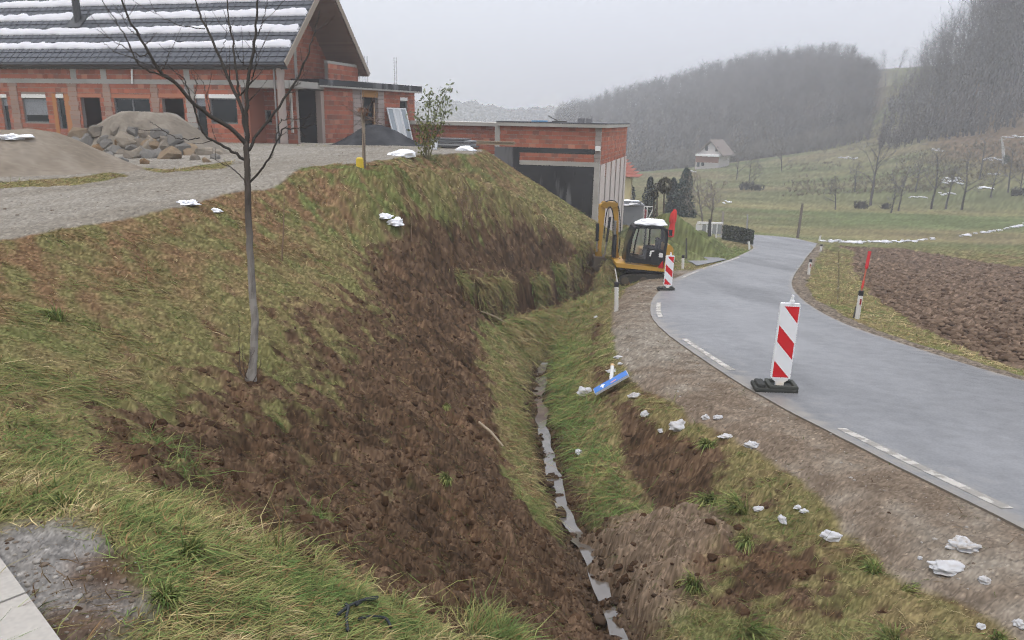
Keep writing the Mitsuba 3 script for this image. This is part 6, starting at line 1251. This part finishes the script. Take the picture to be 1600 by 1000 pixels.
# --- grass tussocks
def tussock(x_, y_, w, h_, txt, seed, lime=.5, n=170):
    g = np.random.default_rng(seed); p = ground_px(x_, y_ + h_ * .3); z0 = surf(p[0], p[1])[0]; s_ = depth(p) / FP; R_ = w * s_ * .5; Hh = h_ * s_ * .62; key = thing('grass_tussock', txt, 'grass tuft', 'grass tufts'); m = MB(); n = n
    a = g.uniform(0, 6.28, n); r = g.random(n) ** .7; b = np.stack([p[0] + .3 * R_ * r * np.cos(a), p[1] + .3 * R_ * r * np.sin(a), np.full(n, z0 - .02)], -1); out = np.stack([np.cos(a), np.sin(a), 0 * a], -1) * r[:, None] + g.normal(0, .33, (n, 3)) * [1, 1, 0] + g.normal(0, .55, 3) * [1, 1, 0]
    L_ = g.uniform(.3, 1.15, n)[:, None]; p1 = b + out * R_ * .45 * L_ + np.array([0, 0, 1]) * Hh * .75 * L_ * (1 - .35 * r[:, None]); p2 = p1 + out * R_ * .6 * L_ + np.array([0, 0, 1]) * Hh * (.45 - 1.0 * r[:, None]) * L_; wd = np.stack([-np.sin(a), np.cos(a), 0 * a], -1) * max(.004, .0009 * depth(p))
    v = np.stack([b - wd, b + wd, p1 - wd * .8, p1 + wd * .8, p2], 1).reshape(-1, 3); k = (np.arange(n) * 5)[:, None]; col = lerp(np.broadcast_to([.10, .165, .05], (n, 3)), np.array([.25, .255, .095]), np.clip(g.random(n) * (lime + .7), 0, 1)) * g.uniform(.5, 1.25, (n, 1))
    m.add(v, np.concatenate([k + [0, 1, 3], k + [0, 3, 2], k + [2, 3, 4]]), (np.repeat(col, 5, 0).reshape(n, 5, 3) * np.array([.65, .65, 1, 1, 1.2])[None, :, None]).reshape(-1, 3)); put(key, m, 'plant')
for i, (x_, y_, w, h_, txt, lm_) in enumerate([(90, 490, 66, 42, 'bright green grass tuft high on the left bank', .25), (1112, 775, 60, 56, 'green grass tuft hanging over the hole above the mud slab', .4), (1160, 790, 54, 50, 'grass tuft right of the mud slab under a snow lump', .5), (1168, 826, 46, 44, 'lower grass tuft right of the mud slab', .7), (1365, 884, 36, 30, 'small dark green grass tuft on the lower right mud', .2), (1085, 900, 44, 70, 'grass tuft hanging at the lower right side of the mud slab', .7), (1170, 972, 110, 44, 'wide grass tuft at the bottom edge right of the mud slab', .6), (1400, 985, 90, 42, 'yellowing grass tuft at the bottom edge near the lower right', .9), (1105, 688, 40, 34, 'small green grass tuft beside the gravel verge', .4), (1420, 910, 70, 26, 'yellow green grass tuft on the lower right verge', .8), (1560, 990, 50, 34, 'green grass tuft at the lower right corner', .5), (100, 770, 90, 60, 'tall green grass tuft behind the gravel patch', .45), (290, 850, 90, 70, 'tall green grass tuft right of the gravel patch', .45), (260, 930, 70, 60, 'dark green grass tuft at the gravel patch rim', .3), (700, 745, 26, 40, 'small yellow grass tuft hanging on the soil slope', .9), (698, 632, 14, 22, 'tiny yellow grass tuft on the soil slope above the ditch', .9)]):
    tussock(x_, y_, w, h_, txt, 400 + i, lm_)
# --- middle distance
def solo(kind, label, x_, y_, t, h, seed, cat='tree', **kw):
    key = thing(kind, label, cat, kw.pop('group', None)); p = at(x_, y_, t); p[2] = min(p[2], H(p[0], p[1])) if kw.pop('drop', True) else p[2]; tr, cr = branch_tree(seed, h, **kw)
    place_tree((entry(tr, 'plant'), entry(cr, 'plant')), key, p - [0, 0, .15], 1.0, seed * 37 % 360); return key
def evergreen(label, x_, y0, y1, w, t, seed, col, shape='cone', n=1500, kind='evergreen', stem=None):
    key = thing(kind, label, 'tree'); p = at(x_, y1, t); q_ = at(x_, y0, t); R_ = w * t / FP / 2; b = p if stem is None else at(x_, stem, t); m = MB(); m.tube([b - [0, 0, .8], p + (q_ - p) * .8], [.10, .04], [.09, .075, .06], 6); part(key, 'trunk', m, 'plant', True)
    v, f, c = leaf_mass(n, p + [-R_, -R_, 0], q_ * [0, 0, 1] + p * [1, 1, 0] + [R_, R_, 0], seed, col, R_ * .17, shape); part(key, 'crown', MB().add(v, f, c), 'plant'); return key
evergreen('dark rounded conifer left behind the ball clipped trees', 1012, 276, 345, 30, 86, 71, [.040, .052, .045], 'cone', 1600)
evergreen('tall dark green conifer behind the grass mound', 1066, 262, 350, 40, 90, 72, [.038, .058, .048], 'cone', 2400)
evergreen('second dark conifer just left of the tall one', 1048, 278, 350, 34, 92, 73, [.040, .055, .047], 'cone', 1800)
evergreen('dark conifer behind the yellow house', 985, 290, 345, 22, 95, 74, [.036, .048, .042], 'cone', 1000)
evergreen('small ball clipped tree on a thin stem right of the trellis gate', 1022, 296, 312, 14, 52, 75, [.05, .05, .04], 'ball', 700, 'topiary_tree', 352)
evergreen('larger ball clipped tree on a tall stem behind the mound', 1038, 276, 303, 22, 56, 76, [.075, .07, .05], 'ball', 900, 'topiary_tree', 345)
evergreen('upper ball clipped tree beside the dark conifer', 1027, 284, 300, 12, 58, 77, [.06, .06, .05], 'ball', 500, 'topiary_tree', 345)
for x_, y_, t, h, sd, txt in ((1098, 352, 80, 5.2, 81, 'pale bare tree above the white fence'), (1112, 350, 84, 4.2, 82, 'smaller pale bare tree right of the one above the fence'), (1150, 285, 150, 7, 83, 'bare tree on the slope below the hillside house'), (1220, 278, 160, 7, 84, 'dark bare tree at the edge of the hillside track'), (1170, 300, 140, 6, 85, 'bare tree beside the small stream hedge')):
    solo('bare_tree', txt, x_, y_, t, h, sd, levels=4, trunk_r=.12, spread=.8, n0=9, col=[.16, .14, .12] if t < 100 else [.09, .08, .07], minr=.02)
# orchard trees along the toe of the hill
orch = [(1360, 320, 9.8, 'tallest bare orchard tree left of the row'), (1404, 328, 5.5, 'small bare orchard tree second in the row'), (1392, 332, 4.0, 'slim young orchard tree close to the tall one'), (1455, 325, 7.8, 'wide crowned bare orchard tree in the middle of the row'), (1478, 325, 6.2, 'bare orchard tree right of the wide crowned one'), (1503, 326, 7.0, 'last large bare orchard tree at the right of the row'), (1305, 327, 3.8, 'low bushy bare tree alone at the left hill foot'), (1548, 308, 5.0, 'crooked bare tree on the slope right of the row'), (1575, 300, 6.0, 'bare tree on the slope near the right edge'), (1594, 305, 4.5, 'bare tree cut by the right edge above the meadow'), (1335, 300, 4.5, 'grey bare tree on the slope behind the tallest orchard tree'), (1430, 300, 5.5, 'bare tree upslope behind the wide crowned orchard tree'), (1530, 280, 6.5, 'bare tree high on the slope below the wood')]
for i, (x_, y_, h, txt) in enumerate(orch): 
    p = ground_px(x_, y_); solo('orchard_tree', txt, x_, y_, depth(p), h, 110 + i, levels=4, trunk_r=.04 + .017 * h, spread=.95, n0=9, first=.3, twig=.6, col=[.085, .08, .078], minr=.016, group='bare trees at the hill foot', drop=False)
# the wood on the right: single trees, shared shapes
woods = []
for k in range(5): tr, cr = branch_tree(150 + k, 20 + 2 * k, .55 if k else .75, levels=3, trunk_r=.26, first=.4, n0=16, up=.9, col=[.072, .065, .066], minr=.032, sides=(5, 3, 3, 3)); woods.append((entry(tr, 'plant'), entry(cr, 'plant')))
g_ = np.random.default_rng(160)
def far_tree(p, s, label, group): key = thing('wood_tree', label, 'tree', group); i_ = int(g_.integers(0, 5)); place_tree(woods[i_], key, p, s, g_.uniform(0, 360), s * g_.uniform(.9, 1.1))
cnt = 0
edge_y = lambda x: np.interp(x, [1378, 1400, 1450, 1500, 1560, 1640], [185, 205, 212, 215, 214, 205])
for k in range(150):
    x_ = g_.uniform(1382, 1650); u = g_.random(); t_ = 168 + 60 * u ** .8; p = at(x_, edge_y(x_), t_); p = np.array([p[0], p[1], 0]); p[2] = H(p[0], p[1]) - .4
    s_ = np.interp(x_, [1382, 1420, 1470, 1520, 1650], [.26, .45, .72, 1.08, 1.2]) * g_.uniform(.8, 1.1); far_tree(p, s_, 'tall bare forest tree in the dark misty wood at the upper right', 'bare trees of the wood at the right')
for x_, s_, txt in ((1370, .30, 'thin bare tree standing alone on the saddle skyline, left one'), (1384, .36, 'thin bare tree standing alone on the saddle skyline, right one'), (1396, .4, 'feathery bare tree at the left tip of the right hand wood')):
    p = at(x_, 132, 255); p[2] = H(p[0], p[1]) - .3; far_tree(p, s_, txt, None)
# undergrowth of the wood and the far wooded hill: one mass each
def spikes(P_, hgt, rad, n, g, col, w=.05):
    """bare crowns far away: n thin tapering twigs per tree about a trunk"""
    N = len(P_); a = g.uniform(0, 6.28, (N, n)); u = g.uniform(.12, .95, (N, n)); b = P_[:, None] + np.stack([0 * u, 0 * u, u * hgt[:, None]], -1); r = rad[:, None] * np.sqrt(np.clip(1 - (2 * u - 1.05) ** 2, .05, 1)) * g.uniform(.5, 1.1, (N, n)); l = np.stack([r * np.cos(a), r * np.sin(a), r * g.uniform(.3, 1.3, (N, n)) + .06 * hgt[:, None]], -1)
    b = b.reshape(-1, 3); t = b + l.reshape(-1, 3); b2 = P_; t2 = P_ + np.stack([g.normal(0, .4, N), g.normal(0, .4, N), hgt], -1); b, t = np.vstack([b, b2]), np.vstack([t, t2]); ww = np.concatenate([np.full(N * n, w), np.full(N, w * 2.6)])[:, None]
    d = t - b; s1 = np.cross(d, [.3, .2, 1.0]); s1 /= np.linalg.norm(s1, axis=1, keepdims=True) + 1e-9; s2 = np.cross(d, s1); s2 /= np.linalg.norm(s2, axis=1, keepdims=True) + 1e-9
    v = np.stack([b + s1 * ww, b - s1 * ww * .5 + s2 * ww * .87, b - s1 * ww * .5 - s2 * ww * .87, t], 1).reshape(-1, 3); k = (np.arange(len(b)) * 4)[:, None]; f = np.concatenate([k + [0, 1, 3], k + [1, 2, 3], k + [2, 0, 3]])
    c = np.concatenate([np.repeat(np.asarray(col)[None] * g.uniform(.7, 1.3, (N, 1)), n, 0), np.tile(np.asarray(col) * .8, (N, 1))]); return v, f, np.repeat(c, 4, 0)
N_ = 700; xs = g_.uniform(1380, 1650, N_); ts = 164 + 66 * g_.random(N_); P_ = np.array([at(x, edge_y(x) + 2, t) for x, t in zip(xs, ts)]); P_[:, 2] = H(P_[:, 0], P_[:, 1]) - .3
v, f, c = spikes(P_, g_.uniform(2.5, 9, N_) * np.interp(xs, [1380, 1450, 1520], [.6, 1, 1.3]), g_.uniform(1.2, 2.6, N_), 34, g_, [.085, .072, .07], .055); put('undergrowth', MB().add(v, f, c), 'plant'); lab('undergrowth', 'tangled bare undergrowth at the foot of the right hand wood', 'undergrowth', kind='stuff')
P_ = []
for q in CREST[1:]: pass
crx = np.array([at(*q) for q in CREST])
for k in range(2300):
    i = g_.uniform(1, len(crx) - 1.001); a = crx[int(i)] * (1 - i % 1) + crx[int(i) + 1] * (i % 1); u = g_.random() ** .85; az_ = np.arctan2(a[0], a[1]); rr_ = np.hypot(a[0], a[1]); rb = np.interp(a[0], [30, 60, 110, 160], [262, 250, 243, 247]); r_ = rb + (rr_ + 8 - rb) * u; P_.append([r_ * math.sin(az_), r_ * math.cos(az_), 0])
P_ = np.array(P_); P_[:, 2] = H(P_[:, 0], P_[:, 1]) - .3; hg = g_.uniform(8.5, 13, len(P_)) * np.interp(P_[:, 0] / P_[:, 1], [.40, .445, .475, .50], [1, .95, .7, .45])
v, f, c = spikes(P_, hg, g_.uniform(2.4, 4.2, len(P_)), 58, g_, [.115, .104, .108], .06); put('hill_forest', MB().add(v, f, c), 'plant'); lab('hill_forest', 'bare deciduous forest covering the misty hill across the valley', 'forest', kind='stuff')
P_ = []
for k in range(520): i = g_.uniform(0, 3.999); q_ = np.array([at(*z) for z in [(500, 150, 900), (720, 149, 830), (800, 164, 810), (870, 156, 780), (915, 168, 760)]]); a = q_[int(i)] * (1 - i % 1) + q_[int(i) + 1] * (i % 1); P_.append([a[0] + g_.normal(0, 6), a[1] - 70 * g_.random(), 0])
P_ = np.array(P_); P_[:, 2] = H(P_[:, 0], P_[:, 1]) - 1; sz_ = g_.uniform(4, 7.5, len(P_)); v = (IV[None] * g_.uniform(.7, 1.2, (len(P_), 12, 1)) * sz_[:, None, None] * [1, 1, 1.1] + P_[:, None] + np.stack([0 * sz_, 0 * sz_, sz_ * .6], -1)[:, None]).reshape(-1, 3); f = (IF[None] + (np.arange(len(P_)) * 12)[:, None, None]).reshape(-1, 3); c = np.repeat(np.array([.075, .07, .068]) * g_.uniform(.9, 1.1, (len(P_), 1)), 12, 0); put('distant_forest', MB().add(v, f, c), 'plant', True); lab('distant_forest', 'faint forest on the farthest ridge fading into the mist', 'forest', kind='stuff')
# bushes on the slope
for i, (x_, y_, t, w, h_, txt) in enumerate([(1345, 325, 0, 26, 12, 'dark low bush at the foot of the tallest orchard tree'), (1384, 325, 0, 14, 9, 'small dark bush in the orchard row'), (1165, 305, 132, 34, 14, 'dark bush row beside the small stream'), (1183, 304, 130, 22, 10, 'low bush at the right end of the stream hedge'), (1572, 254, 131, 12, 14, 'dark green bush at the foot of the white hillside mast'), (1592, 305, 0, 24, 14, 'purplish bush at the right edge above the meadow')]):
    p = ground_px(x_, y_) if not t else at(x_, y_, t); d_ = depth(p); p[2] = H(p[0], p[1]); w_, hh = w * d_ / FP / 2, h_ * d_ / FP; Q_ = p + np.random.default_rng(500 + i).normal(0, .42, (16, 3)) * [w_, w_ * .6, 0]; Q_[:, 2] = H(Q_[:, 0], Q_[:, 1]) - .1; v, f, c = spikes(Q_, hh * np.random.default_rng(i).uniform(.5, 1.0, 16), np.full(16, w_ * .35), 40, np.random.default_rng(520 + i), [.075, .07, .062] if i != 4 else [.045, .07, .045], .03); put(thing('bush', txt, 'bush'), MB().add(v, f, c), 'plant')
# --- the house on the far hillside
fh = thing('hillside_house', 'white gabled house with a grey brown roof on the far hillside', 'house'); fz = at(1112, 262, 180); k_ = 180 / FP
def fx_(x, y, d=0): return at(x, y, 180 + d)
FHF = Frame(fx_(1122, 262), -58, -1); wl = FHF.hit(1087, 250)[0]; ztop = FHF.hit(1105, 243)[1]; z0 = FHF.hit(1105, 268)[1] - 2; ya = FHF.hit(1113, 220)[1]; dpt = 9.0
m = MB(); FHF.box(m, 0, wl, z0, ztop, -dpt, 0, [.52, .49, .46]); part(fh, 'wall', m)
zb_ = FHF.hit(1105, 252)[1]; m = MB(); FHF.box(m, .0, wl, zb_ - .3, ztop, .005, .06, [.33, .16, .13]); part(fh, 'brick_band', m)
m = MB(); FHF.box(m, -.3, wl - .3, ztop - .15, ztop + .35, -.2, 1.4, [.80, .80, .81]); part(fh, 'balcony', m)
gl = FHF.hit(1090, 243)[0]; gr_ = FHF.hit(1128, 243)[0]; gm_ = (gl + gr_) / 2
gab = [FHF.p(gl, ztop + .35, -.1), FHF.p(gr_, ztop + .35, -.1), FHF.p(gm_, ya - .5, -.1)]; gab2 = [g + FHF.n * -dpt for g in gab]
m = MB(); m.add(gab + gab2, [[0, 1, 2], [3, 5, 4], [0, 3, 4], [0, 4, 1], [1, 4, 5], [1, 5, 2], [2, 5, 3], [2, 3, 0]], [.50, .47, .46]); part(fh, 'gable', m)
for a, b in ((gl, gm_), (gr_, gm_)):
    e0, e1 = FHF.p(a + (a - b) * .14, ztop + .1 - .2, .7), FHF.p(b, ya, .7); m = MB(); m.obox(e0, e1 - e0, FHF.n * -(dpt + 1.4), np.array([0, 0, .28]), [.20, .165, .15]); part(fh, 'roof', m)
for x_, y_ in ((1104, 232), (1120, 233), (1091, 257), (1098, 256)): a = FHF.hit(x_, y_); m = MB(); FHF.box(m, a[0] - .35, a[0] + .35, a[1] - .55, a[1] + .55, -.09 if y_ < 240 else .0, -.02 if y_ < 240 else .04, [.05, .05, .055]); part(fh, 'window', m, 'glass')
for i, (x_, y_, w, h_, txt) in enumerate([(1070, 249, 12, 3, 'snow patch left of the hillside house'), (1165, 246, 14, 4, 'snow patch right of the hillside house'), (1175, 245, 8, 3, 'tiny snow patch farthest right of the hillside house'), (1082, 268, 10, 3, 'snow patch below the hillside house'), (1136, 318, 10, 5, 'white snow patch by the stream hedge'), (1488, 282, 30, 7, 'broad snow patch on the slope below the wood'), (1555, 248, 34, 4, 'long snow patch beside the white hillside mast'), (1585, 214, 34, 4, 'snow strip at the right edge under the wood'), (1480, 302, 22, 4, 'snow patch behind the orchard trees'), (1540, 293, 18, 5, 'snow patch under the crooked tree'), (1435, 308, 26, 2, 'thin snow line on the orchard slope'), (1325, 247, 28, 3, 'faint snow line on the upper meadow'), (1465, 234, 12, 4, 'small snow patch at the wood edge'), (1553, 272, 16, 3, 'small snow patch under the hillside mast')]):
    p = ground_px(x_, y_); s_ = depth(p) / FP; g2 = np.random.default_rng(800 + i); key = thing('hill_snow', txt, 'snow', 'snow patches on the hillside'); m = MB(); n_ = max(4, w // 3)
    for k in range(n_):
        xx = x_ + (k / (n_ - 1) - .5) * w; q_ = ground_px(xx, y_ + g2.normal(0, h_ * .25)); q_[2] = surf(q_[0], q_[1])[0] + .05; mm = trimesh.creation.icosphere(1, 1.0); v = mm.vertices * [w * s_ / n_ * g2.uniform(.4, .9), h_ * s_ * 1.2 * g2.uniform(.6, 1.4), max(.08, h_ * s_ * .2)] * g2.uniform(.8, 1.2, (len(mm.vertices), 1)); m.add(v + q_, mm.faces, [.72, .73, .76])
    put(key, m, 'snow', True); 
m = MB(); g2 = np.random.default_rng(900)
for k in range(150):
    u = g2.random(); x_ = 1283 + 317 * u; y_ = np.interp(x_, [1280, 1330, 1400, 1445, 1500, 1560, 1600], [377, 379, 378, 376, 370, 360, 352]) + g2.normal(0, .9)
    if 1446 < x_ < 1506 and g2.random() < .8: continue
    q_ = ground_px(x_, y_); q_[2] = surf(q_[0], q_[1])[0] + .06; mm = trimesh.creation.icosphere(1, 1.0); s_ = g2.uniform(.05, .24); v = mm.vertices * [s_ * 1.6, s_ * .8, .075 * g2.uniform(.5, 1.3)] * g2.uniform(.7, 1.2, (len(mm.vertices), 1)); m.add(v + q_, mm.faces, np.array([.74, .75, .78]) * g2.uniform(.7, 1.05))
put('path_snow', m, 'snow', True); lab('path_snow', 'broken line of snow remnants along the field path in the meadow', 'snow', kind='stuff')
# white hillside mast
mk = thing('hillside_mast', 'pale slanting wooden mast on the slope at the right edge', 'mast'); p = at(1570, 263, 131); p[2] = H(p[0], p[1]); d_ = depth(p)
for i, (xa, xb, yt_) in enumerate(((1568, 1565, 216), (1572, 1567, 222))): m = MB(); m.tube([at(xa, 264, d_), at(xb, yt_, d_)], [.15, .11], [.42, .42, .40], 6); part(mk, 'pole', m, 'matte', True)
m = MB(); m.tube([at(1562, 219, d_), at(1572, 217, d_)], .07, [.42, .42, .40], 5); part(mk, 'crossbar', m)

# low scrub on the hillside, brown and grey, and along the foot of the far wood
P_ = []
for k in range(2600):
    x_, y_ = g_.uniform(1230, 1640), g_.uniform(222, 318); p = ground_px(x_, y_) if k % 2 == 0 else P_[-1] + [g_.normal(0, 2.5), g_.normal(0, 2.5), 0] ; P_.append(np.array([p[0], p[1], 0]))
P_ = np.array(P_); k = (fbm2(P_[:, 0] * .06, P_[:, 1] * .06, 3, 91) > .5) & (P_[:, 1] > 122); P_ = P_[k]; P_[:, 2] = H(P_[:, 0], P_[:, 1]) - .05
v, f, c = spikes(P_, g_.uniform(.2, .6, len(P_)), g_.uniform(.2, .5, len(P_)), 12, g_, [.15, .13, .088], .025); put('hillside_scrub', MB().add(v, f, c), 'plant'); lab('hillside_scrub', 'low brownish scrub and dead weeds scattered over the hillside', 'scrub', kind='stuff')
P_ = np.array([[r_ * math.sin(a), r_ * math.cos(a), 0] for a, r_ in zip(np.radians(g_.uniform(8, 25, 700)), g_.uniform(232, 254, 700))]); P_[:, 2] = H(P_[:, 0], P_[:, 1]) - .2
v, f, c = spikes(P_, g_.uniform(1.5, 6, len(P_)), g_.uniform(1.2, 3, len(P_)), 30, g_, [.14, .125, .115], .06); put('wood_edge_scrub', MB().add(v, f, c), 'plant'); lab('wood_edge_scrub', 'tangled scrub along the foot of the far wooded hill', 'scrub', kind='stuff')
# smoke drifting up behind the flat roof
import manifold3d as m3
SC = at(862, 172, 68); s_ = 68 / FP; blob = m3.Manifold()
for x_, y_, r_ in ((858, 186, 5), (860, 178, 7), (863, 168, 10), (856, 160, 10), (868, 158, 11), (848, 163, 8), (878, 163, 7)): q_ = at(x_, y_, 68); blob = blob + m3.Manifold.sphere(r_ * s_, 20).scale([1.25, 1.1, 1]).translate(q_.tolist())
bm = blob.to_mesh(); t = trimesh.Trimesh(bm.vert_properties[:, :3], bm.tri_verts); t = trimesh.Trimesh(*trimesh.remesh.subdivide_to_size(t.vertices, t.faces, .25)); t.merge_vertices(); v = t.vertices + t.vertex_normals * (.7 * (meshkit.fbm(t.vertices * 1.6, 3, 6) - .5))[:, None]
scene['smoke_air'] = {'type': 'homogeneous', 'albedo': 0.97, 'sigma_t': 0.22}
scene['smoke'] = {'type': 'ply', 'filename': meshkit.write_ply((v, t.faces), True), 'bsdf': {'type': 'null'}, 'interior': {'type': 'ref', 'id': 'smoke_air'}, 'exterior': {'type': 'ref', 'id': 'haze_air'}}
lab('smoke', 'pale puff of smoke rising behind the flat roof of the brick building', 'smoke', kind='stuff')

# ------------------------------------------------------------------ the misty air
scene['haze'] = {'type': 'cube', 'to_world': mi.ScalarTransform4f().translate([0, 500, 35]).scale([1700, 1800, 75]), 'bsdf': {'type': 'null'}, 'interior': {'type': 'ref', 'id': 'haze_air'}}
lab('haze', 'thin winter mist filling the valley', 'haze', kind='stuff')
